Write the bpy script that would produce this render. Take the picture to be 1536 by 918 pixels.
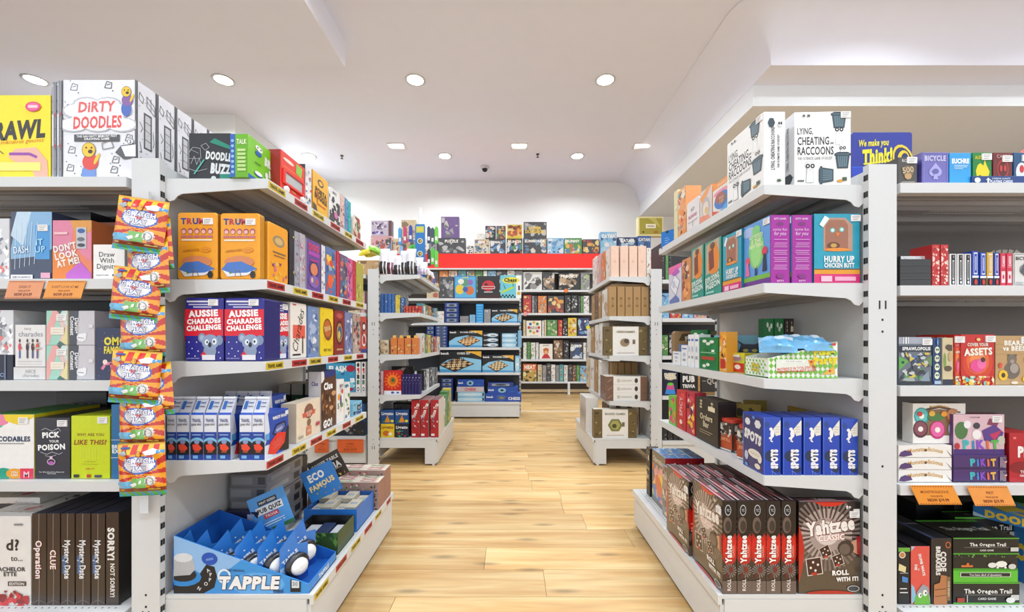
import bpy, math, random
from mathutils import Vector, Matrix
R = random.Random(7)
SC = bpy.context.scene
COL = SC.collection
for _o in list(bpy.data.objects): bpy.data.objects.remove(_o)
# ---------------------------------------------------------------- camera
F = 614.0; CX = 768.0; HY = 510.0; CH = 0.96          # focal length in px, vanishing point, eye height
cam = bpy.data.cameras.new('camera'); cam.sensor_width = 36; cam.lens = 36 * F / 1536
cam.shift_y = (HY - 459) / 1536; cam.clip_start = .05; cam.clip_end = 60
camo = bpy.data.objects.new('camera', cam); COL.objects.link(camo)
camo.location = (0, 0, CH); camo.rotation_euler = (math.pi / 2, 0, 0); SC.camera = camo
# ---------------------------------------------------------------- world, exposure
w = bpy.data.worlds.new('world'); SC.world = w; w.use_nodes = True
w.node_tree.nodes['Background'].inputs[0].default_value = (.92, .965, 1, 1)
w.node_tree.nodes['Background'].inputs[1].default_value = 1.45
SC.view_settings.view_transform = 'Standard'; SC.view_settings.look = 'None'
SC.view_settings.gamma = 1; SC.view_settings.exposure = 0.0; SC.view_settings.use_curve_mapping = False
LAMP_W = 41
# ---------------------------------------------------------------- helpers
def lin(h):
    if not isinstance(h, str): return h
    c = [int(h[i:i+2], 16) / 255 for i in (0, 2, 4)] if len(h) == 6 else [int(ch * 2, 16) / 255 for ch in h]
    return tuple((x / 12.92 if x < .04045 else ((x + .055) / 1.055) ** 2.4) for x in c) + (1.0,)
def material(name):
    m = bpy.data.materials.new(name); m.use_nodes = True
    return m, m.node_tree.nodes, m.node_tree.links, m.node_tree.nodes['Principled BSDF']
def plain(name, col, rough=.4, metal=0, var=.04, scale=30, bump=0, coat=0, spec=.5):
    m, N, L, P = material(name)
    c = lin(col)
    no = N.new('ShaderNodeTexNoise'); no.inputs['Scale'].default_value = scale; no.inputs['Detail'].default_value = 3
    tc = N.new('ShaderNodeTexCoord'); L.new(tc.outputs['Object'], no.inputs['Vector'])
    mx = N.new('ShaderNodeMix'); mx.data_type = 'RGBA'
    mx.inputs[6].default_value = tuple(x * (1 - var) for x in c[:3]) + (1,)
    mx.inputs[7].default_value = tuple(min(1, x * (1 + var)) for x in c[:3]) + (1,)
    L.new(no.outputs['Fac'], mx.inputs[0]); L.new(mx.outputs[2], P.inputs['Base Color'])
    P.inputs['Roughness'].default_value = rough; P.inputs['Metallic'].default_value = metal
    P.inputs['Coat Weight'].default_value = coat; P.inputs['Specular IOR Level'].default_value = spec
    if bump:
        b = N.new('ShaderNodeBump'); b.inputs['Strength'].default_value = bump; b.inputs['Distance'].default_value = .002
        L.new(no.outputs['Fac'], b.inputs['Height']); L.new(b.outputs[0], P.inputs['Normal'])
    return m
def printed(name, rough, coat, bump=0, bscale=60, metal=0):
    m, N, L, P = material(name)
    a = N.new('ShaderNodeAttribute'); a.attribute_name = 'Col'
    no = N.new('ShaderNodeTexNoise'); no.inputs['Scale'].default_value = bscale; no.inputs['Detail'].default_value = 2
    tc = N.new('ShaderNodeTexCoord'); L.new(tc.outputs['Object'], no.inputs['Vector'])
    mp = N.new('ShaderNodeMapRange'); mp.inputs[3].default_value = .80; mp.inputs[4].default_value = .92
    L.new(no.outputs['Fac'], mp.inputs[0])
    mu = N.new('ShaderNodeVectorMath'); mu.operation = 'SCALE'
    L.new(a.outputs['Color'], mu.inputs[0]); L.new(mp.outputs[0], mu.inputs['Scale'])
    L.new(mu.outputs[0], P.inputs['Base Color'])
    P.inputs['Roughness'].default_value = rough; P.inputs['Coat Weight'].default_value = coat
    P.inputs['Coat Roughness'].default_value = .12; P.inputs['Metallic'].default_value = metal
    if bump:
        b = N.new('ShaderNodeBump'); b.inputs['Strength'].default_value = bump; b.inputs['Distance'].default_value = .003
        L.new(no.outputs['Fac'], b.inputs['Height']); L.new(b.outputs[0], P.inputs['Normal'])
    return m
def emissive(name, col, s):
    m, N, L, P = material(name)
    P.inputs['Base Color'].default_value = lin(col); P.inputs['Emission Color'].default_value = lin(col)
    P.inputs['Emission Strength'].default_value = s
    return m
M = {}
M['print'] = printed('printed card', .45, .12)
M['wrap'] = printed('shrink wrapped card', .35, .5, .25, 35)
M['matte'] = printed('uncoated card', .6, 0)
M['metal'] = plain('white powder coated steel', 'cccdcd', .35, 0, .02)
M['dark'] = plain('black slot shadow steel', '141416', .6, 0, .1)
M['charcoal'] = plain('charcoal back panel', '3c3e45', .45, 0, .08)
M['greyp'] = plain('grey brown back panel', '5b5450', .5, 0, .08)
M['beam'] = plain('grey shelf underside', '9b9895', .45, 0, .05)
M['red'] = plain('red header panel', 'e61400', .6, 0, .02, coat=.2)
M['wall'] = plain('painted wall', 'e8e9e8', .8, 0, .015, 6, .03)
M['ceil'] = plain('painted ceiling', 'ebedf9', .85, 0, .015, 5, .03)
M['fascia'] = plain('painted fascia', 'e8ecf0', .8, 0, .015, 5, .03)
M['lamp'] = emissive('lit diffuser', 'fffaf0', 9)
M['plastic'] = plain('clear plastic', 'dfe6ee', .15, 0, .06, coat=.6)
M['bag'] = printed('glossy bag film', .22, .8, .5, 28)

def tag(o, label=None, cat=None, group=None, kind=None):
    if label: o['label'] = label
    if cat: o['category'] = cat
    if group: o['group'] = group
    if kind: o['kind'] = kind
    return o
def link(name, me, parent=None, loc=(0, 0, 0), rz=0):
    o = bpy.data.objects.new(name, me); COL.objects.link(o)
    o.location = loc; o.rotation_euler = (0, 0, rz)
    if parent is not None: o.parent = parent
    return o
def empty(name, loc=(0, 0, 0), rz=0): return link(name, None, None, loc, rz)
class MB:
    """collects faces with a colour each, builds one mesh"""
    def __init__(s): s.v = []; s.f = []; s.c = []; s.sm = []
    def face(s, pts, col='fff', sm=False):
        n = len(s.v); s.v += [tuple(p) for p in pts]; s.f.append(tuple(range(n, n + len(pts)))); s.c.append(col); s.sm.append(sm)
    def mesh(s, pts, faces, col, sm=False):
        n = len(s.v); s.v += [tuple(p) for p in pts]
        for i, f in enumerate(faces):
            s.f.append(tuple(n + k for k in f)); s.c.append(col[i] if isinstance(col, list) else col); s.sm.append(sm)
    def box(s, x0, y0, z0, x1, y1, z1, col='fff', mat=None):
        p = [(x, y, z) for z in (z0, z1) for y in (y0, y1) for x in (x0, x1)]
        if mat is not None: p = [tuple(mat @ Vector(q)) for q in p]
        s.mesh(p, [(0, 2, 3, 1), (4, 5, 7, 6), (0, 1, 5, 4), (2, 6, 7, 3), (0, 4, 6, 2), (1, 3, 7, 5)], col)
    def prism(s, prof, ax, a, b, col='fff'):
        """closed 2D profile extruded along axis ax (x: profile is y,z; y: profile is x,z; z: profile is x,y)"""
        mk = {'x': lambda p, t: (t, p[0], p[1]), 'y': lambda p, t: (p[0], t, p[1]), 'z': lambda p, t: (p[0], p[1], t)}[ax]
        n = len(prof); pts = [mk(p, a) for p in prof] + [mk(p, b) for p in prof]
        s.mesh(pts, [tuple(range(n - 1, -1, -1)), tuple(range(n, 2 * n))] + [(i, (i + 1) % n, n + (i + 1) % n, n + i) for i in range(n)], col)
    def lathe(s, prof, n=20, c=(0, 0, 0), col='fff', axis='z', cap=True):
        pts = []
        for r, z in prof:
            for k in range(n):
                a = 2 * math.pi * k / n; q = (r * math.cos(a), r * math.sin(a), z)
                if axis == 'y': q = (q[0], -q[2], q[1])
                pts.append((q[0] + c[0], q[1] + c[1], q[2] + c[2]))
        fs = [(i * n + k, i * n + (k + 1) % n, (i + 1) * n + (k + 1) % n, (i + 1) * n + k) for i in range(len(prof) - 1) for k in range(n)]
        s.mesh(pts, fs, col, True)
        if cap: s.f.append(tuple(len(s.v) - n + k for k in range(n))); s.c.append(col); s.sm.append(False)
    def build(s, name, mat):
        me = bpy.data.meshes.new(name); me.from_pydata(s.v, [], s.f)
        at = me.color_attributes.new('Col', 'FLOAT_COLOR', 'CORNER'); buf = []
        cc = {}
        for f, c in zip(s.f, s.c):
            if c not in cc: cc[c] = lin(c)
            buf += list(cc[c]) * len(f)
        at.data.foreach_set('color', buf)
        me.polygons.foreach_set('use_smooth', s.sm)
        for m in (mat if isinstance(mat, list) else [mat]): me.materials.append(M[m] if isinstance(m, str) else m)
        me.update(); return me
    def obj(s, name, mat, parent=None, loc=(0, 0, 0), rz=0): return link(name, s.build(name, mat), parent, loc, rz)
# ---------------------------------------------------------------- text as flat outlines
_tc = {}
def glyphs(txt, off):
    k = (txt, off)
    if k not in _tc:
        cu = bpy.data.curves.new('t', 'FONT'); cu.body = txt; cu.resolution_u = 1 if len(txt) > 14 else 2; cu.offset = off
        cu.space_character = 1.0 + off * 2.2; cu.fill_mode = 'FRONT'
        ob = bpy.data.objects.new('t', cu); me = ob.to_mesh()
        v = [(p.co.x, p.co.y) for p in me.vertices]; f = [tuple(p.vertices) for p in me.polygons]
        ob.to_mesh_clear(); bpy.data.objects.remove(ob); bpy.data.curves.remove(cu)
        if not v: v = [(0, 0), (1, 0), (1, 1)]; f = [(0, 1, 2)]
        _tc[k] = (v, f)
    return _tc[k]
def T(s, u, v, h, col, w=.9, r=0, o=None, b=.02, sh=0, oc=.06, arc=0): return ('t', s, u, v, h, col, w, r, o, b, sh, oc, arc)
def RC(u0, v0, u1, v1, col): return ('p', ((u0, v0), (u1, v0), (u1, v1), (u0, v1)), col)
def PG(pts, col): return ('p', tuple(pts), col)
def EL(u, v, a, b, col, n=14, r=0): return ('e', u, v, a, b, col, n, r)
def BZ(u0, v0, u1, v1, cols, n=14, seed=1, k=.25): return ('z', u0, v0, u1, v1, cols, n, seed, k)
def SB(u, v, n, rr, col): return ('s', u, v, n, rr, col)
def LN(pts, wd, col): return ('l', tuple(pts), wd, col)
def clip01(poly, lo=0., hi=1.):
    for ax, lim, sg in ((0, lo, 1), (0, hi, -1), (1, lo, 1), (1, hi, -1)):
        out = []
        for i in range(len(poly)):
            a, b = poly[i - 1], poly[i]; da, db = (a[ax] - lim) * sg, (b[ax] - lim) * sg
            if (da >= 0) != (db >= 0):
                t = da / (da - db); out.append((a[0] + (b[0] - a[0]) * t, a[1] + (b[1] - a[1]) * t))
            if db >= 0: out.append(b)
        poly = out
        if len(poly) < 3: return []
    return poly
def paint(mb, art, W, H, mp, lay=.00025):
    """draw the flat artwork list on a W x H face; mp(u,v,offset) gives the 3D point"""
    k = 1; lay = min(lay, .0026 / (len(art) + sum(1 for a in art if a[0] == 't') + 1))
    for a in art:
        off = lay * k; k += 1
        t = a[0]
        if t == 'p':
            q = clip01(list(a[1]))
            if q: mb.face([mp(u, v, off) for u, v in q], a[2])
        elif t == 'e':
            _, u, v, ru, rv, c, n, rt = a
            cr, sr = math.cos(math.radians(rt)), math.sin(math.radians(rt)); q = []
            for i in range(n):
                x = ru * math.cos(2 * math.pi * i / n) * W; y = rv * math.sin(2 * math.pi * i / n) * H
                q.append((u + (x * cr - y * sr) / W, v + (x * sr + y * cr) / H))
            q = clip01(q)
            if q: mb.face([mp(x, y, off) for x, y in q], c)
        elif t == 'l':
            pts, wd = a[1], a[2]
            for (x0, y0), (x1, y1) in zip(pts, pts[1:]):
                dx, dy = (x1 - x0) * W, (y1 - y0) * H; L = math.hypot(dx, dy) or 1; nx, ny = -dy / L * wd * W / 2, dx / L * wd * W / 2
                q = clip01([(x0 + nx / W, y0 + ny / H), (x1 + nx / W, y1 + ny / H), (x1 - nx / W, y1 - ny / H), (x0 - nx / W, y0 - ny / H)][::-1])
                if q: mb.face([mp(x, y, off) for x, y in q], a[3])
        elif t == 's':
            _, u, v, n, rr, c = a
            for i in range(n):
                a0 = 2 * math.pi * i / n; a1 = a0 + math.pi / n
                q = clip01([(u, v), (u + rr * math.cos(a0), v + rr * math.sin(a0) * W / H), (u + rr * math.cos(a1), v + rr * math.sin(a1) * W / H)])
                if q: mb.face([mp(x, y, off) for x, y in q], c)
        elif t == 'z':
            _, u0, v0, u1, v1, cols, n, seed, kk = a
            r = random.Random(seed)
            for i in range(n):
                cu, cv = r.uniform(u0, u1), r.uniform(v0, v1); s = r.uniform(.35, 1) * kk * min((u1 - u0) * W, (v1 - v0) * H)
                m = r.choice((3, 4, 5, 7, 9)); a0 = r.uniform(0, 6.28); el = r.uniform(.4, 1)
                q = []
                for j in range(m):
                    x = s * math.cos(6.283 * j / m) * r.uniform(.7, 1.1); y = s * el * math.sin(6.283 * j / m) * r.uniform(.7, 1.1)
                    q.append((cu + (x * math.cos(a0) - y * math.sin(a0)) / W, cv + (x * math.sin(a0) + y * math.cos(a0)) / H))
                q = clip01([(min(max(x, u0), u1), min(max(y, v0), v1)) for x, y in q])
                if q: mb.face([mp(x, y, off + lay * .8 * i / n) for x, y in q], r.choice(cols))
        elif t == 't':
            _, s, u, v, h, c, wmax, rot, o, b, sh, oc, arc = a
            lines = s.split('|')
            for li, s1 in enumerate(lines):
                base, _f = glyphs(s1, b)
                x0 = min(p[0] for p in base); x1 = max(p[0] for p in base)
                hh = h * H if rot % 180 == 0 or abs(rot) < 46 else h * W
                sc = hh / .70
                lim = wmax * (W if abs(rot) < 46 or rot % 180 == 0 else H)
                sx = min(sc, lim / (x1 - x0)) if x1 > x0 else sc
                if sx < sc * .55: sc = sx / .55
                ang = math.radians(rot); dy0 = -(li - (len(lines) - 1) / 2) * hh * 1.22
                for pas, (cc_, of) in enumerate(((o, oc), (c, b))):
                    if cc_ is None: continue
                    vv, ff = glyphs(s1, of)
                    ox0 = min(p[0] for p in vv); ox1 = max(p[0] for p in vv)
                    osx = sx * ((x1 - x0) / max(.01, ox1 - ox0)) * (1.0 + (.5 * (oc - b) / max(.3, (x1 - x0)) if pas == 0 else 0))
                    mid = (ox0 + ox1) / 2; pts = []
                    for px, py in vv:
                        x = (px - mid) * osx + sh * (py - .35) * sc; y = (py - .35) * sc + dy0
                        if arc: y += arc * H * (1 - (2 * (px - mid) / (ox1 - ox0 + .001)) ** 2)
                        xr = x * math.cos(ang) - y * math.sin(ang); yr = x * math.sin(ang) + y * math.cos(ang)
                        pts.append((u + xr / W, v + yr / H))
                    mb.mesh([mp(min(max(x, .002), .998), min(max(y, .002), .998), off + pas * lay) for x, y in pts], ff, cc_)
            k += 1
# ---------------------------------------------------------------- boxes with printed artwork
D = {}                                # designs: name -> dict(c=body colour or per-face, F/L/R/T/K = art)
_mc = {}
def rrect(w, h, r, n=4):
    if r <= 0: return [(-w / 2, 0), (w / 2, 0), (w / 2, h), (-w / 2, h)]
    P = []
    for cx, cz, a0 in ((w / 2 - r, r, -90), (w / 2 - r, h - r, 0), (-w / 2 + r, h - r, 90), (-w / 2 + r, r, 180)):
        for i in range(n + 1):
            a = math.radians(a0 + 90 * i / n); P.append((cx + r * math.cos(a), cz + r * math.sin(a)))
    return P
def facemap(fc, w, t, h):
    if fc == 'F': return w, h, lambda u, v, o: ((u - .5) * w, -t / 2 - o, v * h)
    if fc == 'K': return w, h, lambda u, v, o: ((.5 - u) * w, t / 2 + o, v * h)
    if fc == 'R': return t, h, lambda u, v, o: (w / 2 + o, (u - .5) * t, v * h)
    if fc == 'L': return t, h, lambda u, v, o: (-w / 2 - o, (.5 - u) * t, v * h)
    if fc == 'T': return w, t, lambda u, v, o: ((u - .5) * w, (v - .5) * t, h + o)
def box_meshes(dn, w, t, h):
    key = (dn, round(w, 3), round(t, 3), round(h, 3))
    if key in _mc: return _mc[key]
    w, t, h = key[1:]
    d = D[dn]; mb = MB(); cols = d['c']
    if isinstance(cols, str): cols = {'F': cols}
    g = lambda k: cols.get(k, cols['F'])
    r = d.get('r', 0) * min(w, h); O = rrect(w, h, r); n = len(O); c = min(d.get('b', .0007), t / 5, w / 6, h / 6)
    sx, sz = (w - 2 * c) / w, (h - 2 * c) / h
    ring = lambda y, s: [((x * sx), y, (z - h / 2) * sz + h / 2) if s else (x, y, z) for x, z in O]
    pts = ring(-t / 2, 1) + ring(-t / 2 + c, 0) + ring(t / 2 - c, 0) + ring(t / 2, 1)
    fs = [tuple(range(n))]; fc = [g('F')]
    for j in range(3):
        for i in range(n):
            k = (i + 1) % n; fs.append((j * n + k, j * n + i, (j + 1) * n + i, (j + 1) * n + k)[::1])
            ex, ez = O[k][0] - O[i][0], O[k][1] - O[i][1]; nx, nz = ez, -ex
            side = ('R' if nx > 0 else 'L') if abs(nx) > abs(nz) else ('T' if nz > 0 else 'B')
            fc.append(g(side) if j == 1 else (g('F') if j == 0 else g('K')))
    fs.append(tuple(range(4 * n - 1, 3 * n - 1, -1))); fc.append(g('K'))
    mb.mesh(pts, fs, fc)
    body = mb.build(d.get('n', 'box'), d.get('m', 'print'))
    am = MB()
    for k in 'FKRLT':
        if k in d:
            art = d[k]
            if isinstance(art, str): art = D[dn][art]
            W, H, mp = facemap(k, w, t, h); paint(am, art, W, H, mp)
    arts = am.build('printed_artwork', d.get('m', 'print')) if am.v else None
    _mc[key] = (body, arts); return _mc[key]
ORD = ['first', 'second', 'third', 'fourth', 'fifth', 'sixth', 'seventh', 'eighth', 'ninth', 'tenth', 'eleventh', 'twelfth', 'thirteenth',
       'fourteenth', 'fifteenth', 'sixteenth', 'seventeenth', 'eighteenth', 'nineteenth', 'twentieth']
EXTRA = {}
def put(dn, x, y, z, w, t, h, rz=0, label=None, group=None, tilt=None, name=None, cat=None):
    d = D[dn]; body, arts = box_meshes(dn, w, t, h)
    o = link(name or d.get('n', 'game_box'), body, None, (x, y, z + .0008), rz)
    if tilt: o.rotation_euler = (tilt[0], tilt[1], rz)
    tag(o, label or d.get('label'), cat or d.get('cat', 'game box'), group)
    if arts: link(d.get('an', 'printed_artwork'), arts, o)
    if dn in EXTRA: EXTRA[dn](o, w, t, h)
    if 'st' in d:
        u, v = d['st']; key = ('st', round(t, 3), round(w, 3), round(h, 3), u, v, o.location.y < 2.4)
        if key not in _mc:
            m = MB(); sw, sh = .0145, .0095; cx, cz, yy = (u - .5) * w, v * h, -t / 2 - .0029
            m.box(cx - sw, yy - .0001, cz - sh, cx + sw, -t / 2, cz + sh, 'f6f4f2')
            for i in range(3): m.box(cx - sw * .75, yy - .0004, cz - sh * .6 + i * .005, cx + sw * (.3 + .2 * i), yy, cz - sh * .6 + i * .005 + .0016, '9a9a9a')
            _mc[key] = m.build('price_sticker', 'print')
        link('price_sticker', _mc[key], o)
    return o
def px(x, d): return (x - CX) * d / F
def pz(y, d): return CH + (HY - y) * d / F
def cambox(dn, z, x0, x1, yt, d=1.238, t=.06, label=None, group=None, h=None, rz=0, **k):
    """box whose front faces the camera side; x0,x1,yt = edges of its front, d = its depth"""
    X0, X1 = px(x0, d), px(x1, d); h = h or pz(yt, d) - z
    return put(dn, (X0 + X1) / 2, d + t / 2, z, X1 - X0 - .0012, t, h, rz, label, group, **k)
def aislebox(dn, z, X, xn, xf, yt, t=.06, label=None, group=None, h=None, **k):
    """box whose front faces the aisle in the plane X; xn, xf = near and far edges"""
    dn_, df = X * F / (xn - CX), X * F / (xf - CX); s = -1 if X > 0 else 1
    h = h or pz(yt, dn_) - z
    return put(dn, X - s * t / 2, (dn_ + df) / 2, z, df - dn_ - .0015, t, h, s * math.pi / 2, label, group, **k)
# ================================================================ SETTING
def slab(name, x0, y0, z0, x1, y1, z1, mat, parent=None):
    m = MB(); m.box(x0, y0, z0, x1, y1, z1); o = m.obj(name, mat, parent)
    if parent is None: tag(o, kind='structure')
    return o
CZ = 4.43
def wood():
    m, N, L, P = material('oak floor boards')
    geo = N.new('ShaderNodeNewGeometry'); at = N.new('ShaderNodeAttribute'); at.attribute_name = 'Col'
    sep = N.new('ShaderNodeSeparateColor'); L.new(at.outputs['Color'], sep.inputs[0])
    mp = N.new('ShaderNodeMapping'); mp.inputs['Scale'].default_value = (1.1, 13, 1); L.new(geo.outputs['Position'], mp.inputs['Vector'])
    mu = N.new('ShaderNodeMath'); mu.operation = 'MULTIPLY'; mu.inputs[1].default_value = 40; L.new(sep.outputs[0], mu.inputs[0])
    n1 = N.new('ShaderNodeTexNoise'); n1.noise_dimensions = '4D'; n1.inputs['Scale'].default_value = 1.3; n1.inputs['Detail'].default_value = 6; n1.inputs['Distortion'].default_value = .6
    L.new(mp.outputs[0], n1.inputs['Vector']); L.new(mu.outputs[0], n1.inputs['W'])
    cr = N.new('ShaderNodeValToRGB'); e = cr.color_ramp.elements
    e[0].position = .27; e[0].color = lin('bd8d50'); e[1].position = .72; e[1].color = lin('e6c894')
    k = e.new(.44); k.color = lin('d2a86c'); k = e.new(.56); k.color = lin('dcb980')
    L.new(n1.outputs['Fac'], cr.inputs[0])
    mp2 = N.new('ShaderNodeMapping'); mp2.inputs['Scale'].default_value = (5, 90, 1); L.new(geo.outputs['Position'], mp2.inputs['Vector'])
    n2 = N.new('ShaderNodeTexNoise'); n2.noise_dimensions = '4D'; n2.inputs['Scale'].default_value = 1; n2.inputs['Detail'].default_value = 4
    L.new(mp2.outputs[0], n2.inputs['Vector']); L.new(mu.outputs[0], n2.inputs['W'])
    mr = N.new('ShaderNodeMapRange'); mr.inputs[1].default_value = .3; mr.inputs[2].default_value = .7; mr.inputs[3].default_value = .88; mr.inputs[4].default_value = 1.08
    L.new(n2.outputs['Fac'], mr.inputs[0])
    # knots
    mp3 = N.new('ShaderNodeMapping'); mp3.inputs['Scale'].default_value = (1.6, 6, 1); L.new(geo.outputs['Position'], mp3.inputs['Vector'])
    vo = N.new('ShaderNodeTexVoronoi'); vo.voronoi_dimensions = '2D'; vo.inputs['Scale'].default_value = 1.2; L.new(mp3.outputs[0], vo.inputs['Vector'])
    kn = N.new('ShaderNodeMapRange'); kn.inputs[1].default_value = .03; kn.inputs[2].default_value = .14; kn.inputs[3].default_value = .55; kn.inputs[4].default_value = 1
    L.new(vo.outputs['Distance'], kn.inputs[0])
    tn = N.new('ShaderNodeMapRange'); tn.inputs[3].default_value = .68; tn.inputs[4].default_value = .86; L.new(sep.outputs[1], tn.inputs[0])
    a = N.new('ShaderNodeMath'); a.operation = 'MULTIPLY'; L.new(mr.outputs[0], a.inputs[0]); L.new(kn.outputs[0], a.inputs[1])
    b = N.new('ShaderNodeMath'); b.operation = 'MULTIPLY'; L.new(a.outputs[0], b.inputs[0]); L.new(tn.outputs[0], b.inputs[1])
    sc = N.new('ShaderNodeVectorMath'); sc.operation = 'SCALE'; L.new(cr.outputs[0], sc.inputs[0]); L.new(b.outputs[0], sc.inputs['Scale'])
    L.new(sc.outputs[0], P.inputs['Base Color']); P.inputs['Roughness'].default_value = .42
    bp = N.new('ShaderNodeBump'); bp.inputs['Strength'].default_value = .12; bp.inputs['Distance'].default_value = .001
    L.new(n2.outputs['Fac'], bp.inputs['Height']); L.new(bp.outputs[0], P.inputs['Normal'])
    return m
M['wood'] = wood(); M['gap'] = plain('dark joint', '8a6236', .8)
floor = slab('floor', -9, -2.0, -.05, 7.5, 9.1, -.006, 'gap')
far = MB(); PW = .182; y = .62; ri = random.Random(4)
while y < 9.0:
    x = -2.6 - ri.uniform(0, 1.2) if y < 3.6 else -4.5 - ri.uniform(0, 1.2)
    xe = 2.8 if y < 3.6 else 5
    while x < xe:
        L_ = 1.22; r1, r2 = ri.random(), ri.random()
        c = (r1, r2, 0, 1)
        m = far if y > 3.9 else MB()
        g = .0008; m.prism([(x + g, y + g), (x + L_ - g, y + g), (x + L_ - g, y + PW - g), (x + g, y + PW - g)], 'z', -.008, 0 - ri.uniform(0, .0003), c)
        if m is not far:
            me = m.build('plank', 'wood')
            link('plank', me, floor)
        x += L_
    y += PW
tag(far.obj('plank_field', 'wood', floor), kind='stuff')
slab('wall_back', -9, 9.0, -.05, 7.5, 9.15, CZ, 'wall')
slab('wall_left', -9.15, -2.0, -.05, -9, 9.15, CZ, 'wall')
slab('wall_right', 7.5, -2.0, -.05, 7.65, 9.15, CZ, 'wall')
slab('ceiling', -9.15, -2.0, CZ, 7.65, 9.15, CZ + .1, 'ceil')
slab('ceiling_bulkhead_left', -9, -2.0, 4.135, -1.94, 4.755, CZ, 'ceil')
slab('ceiling_bulkhead_right', 2.79, 4.41, 3.92, 7.5, 9.0, CZ, 'ceil')
m = MB(); path = [((2.79, 9.0), (-1, 0)), ((2.79, 4.41), (-1, 0))] + [((2.79, 4.41), (-math.cos(i * math.pi / 16), -math.sin(i * math.pi / 16))) for i in range(1, 9)] + [((7.5, 4.41), (0, -1))]
NA = 10; pts = [(p[0] + n_[0] * .5 * (1 - math.cos(j * math.pi / 2 / NA)), p[1] + n_[1] * .5 * (1 - math.cos(j * math.pi / 2 / NA)), 3.925 + .5 * math.sin(j * math.pi / 2 / NA)) for p, n_ in path for j in range(NA + 1)]
m.mesh(pts, [(i * (NA + 1) + j, i * (NA + 1) + j + 1, (i + 1) * (NA + 1) + j + 1, (i + 1) * (NA + 1) + j) for i in range(len(path) - 1) for j in range(NA)], 'fff', True)
tag(m.obj('ceiling_cove', 'ceil'), kind='structure')
slab('ceiling_fascia_right', 2.795, 4.75, 3.675, 7.5, 9.0, 3.92, 'fascia')
slab('wall_corner_block', -9, 6.28, 0, -4.25, 9.0, CZ, 'wall')
slab('pale_strip_1', -.1, 5.52, -.001, 1.3, 5.545, .003, 'metal')      # thin pale strip lying across the far floor
# ---- lights
def downlight(x, y, seen, n):
    if not seen: seen = 'round lit ceiling downlight above the front of the shop, row %s column %s' % (ORD[int(abs(y - 3.2) / 2 + .6)], ORD[max(0, int((x + 1.4) / 2.5))])
    e = empty('ceiling_downlight', (x, y, CZ)); tag(e, seen, 'ceiling light', 'round ceiling downlights')
    m = MB(); m.lathe([(.105, -.0005), (.135, -.0005), (.135, -.006), (.118, -.012), (.105, -.006)], 28, cap=False); m.obj('trim_ring', 'metal', e)
    m = MB(); m.lathe([(.001, -.004), (.107, -.004)], 28)
    m.f = [f[::-1] for f in m.f]; m.obj('diffuser', 'lamp', e)
    l = bpy.data.lights.new('downlight_lamp', 'AREA'); l.shape = 'DISK'; l.size = .2; l.spread = math.radians(155); l.energy = LAMP_W; l.color = (.86, .94, 1)
    lo = bpy.data.objects.new('downlight_lamp', l); COL.objects.link(lo); lo.location = (0, 0, -.02); lo.parent = e
rows = [(5.46, [(-6.36, 'round lit downlight leftmost in nearer row, beside the lowered ceiling'), (-3.85, 'round lit downlight above the black and green boxes on the left gondola'), (-1.29, 'round lit downlight centre-left of the nearer row over the aisle'), (1.245, 'round lit downlight centre-right of the nearer row over the aisle'), (3.78, None)]),
        (7.72, [(-3.83, 'small far downlight just above red drawing toy on left gondola'), (-1.27, 'far round downlight above the red header, left one'), (1.23, 'far round downlight near the sloping right bulkhead')]),
        (3.2, [(-1.29, None), (1.245, None), (3.78, None), (6.3, None)]), (.94, [(-1.29, None), (1.245, None), (3.78, None), (6.3, None)]), (-1.3, [(-1.29, None), (1.245, None), (3.78, None)])]
for yy, xs in rows:
    for xx, lb in xs:
        if xx > 2.7 and yy > 4.4: continue
        downlight(xx, yy, lb, 0)
for i, xx in enumerate((-2.06, .13, 2.32)):
    e = empty('ceiling_panel_light', (xx, 7.32, CZ)); tag(e, 'small rectangular recessed light, %s from left in the far row' % ORD[i], 'ceiling light', 'rectangular recessed lights')
    m = MB()
    for a in ((-.15, -.11, .15, -.085), (-.15, .085, .15, .11), (-.15, -.085, -.125, .085), (.125, -.085, .15, .085)): m.box(a[0], a[1], -.014, a[2], a[3], .001)
    m.obj('frame', 'metal', e)
    m = MB(); m.box(-.12, -.08, -.03, .12, .0, -.006); m.obj('diffuser', 'lamp', e)
for xx, yy, lb in ((.48, 7.64, 'small metal fire sprinkler on ceiling near the centre panel light'), (-3.2, 7.7, 'small metal fire sprinkler on ceiling left of the aisle')):
    m = MB(); m.lathe([(.001, .0), (.03, 0), (.03, -.012), (.008, -.014), (.008, -.05), (.026, -.055), (.026, -.06)], 12)
    m2 = m.obj('fire_sprinkler', plain('sprinkler steel', '55504c', .4, .6), None, (xx, yy, CZ)); tag(m2, lb, 'sprinkler')
e = empty('dome_camera', (-.545, 8.2, CZ)); tag(e, 'small dark dome security camera on the ceiling', 'security camera')
m = MB(); m.lathe([(.001, 0), (.085, 0), (.085, -.02), (.06, -.045)], 20); m.obj('housing', 'metal', e)
m = MB(); m.lathe([(.055, -.045), (.05, -.075), (.03, -.095), (.001, -.1)], 20); m.obj('dome', 'dark', e)

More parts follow.
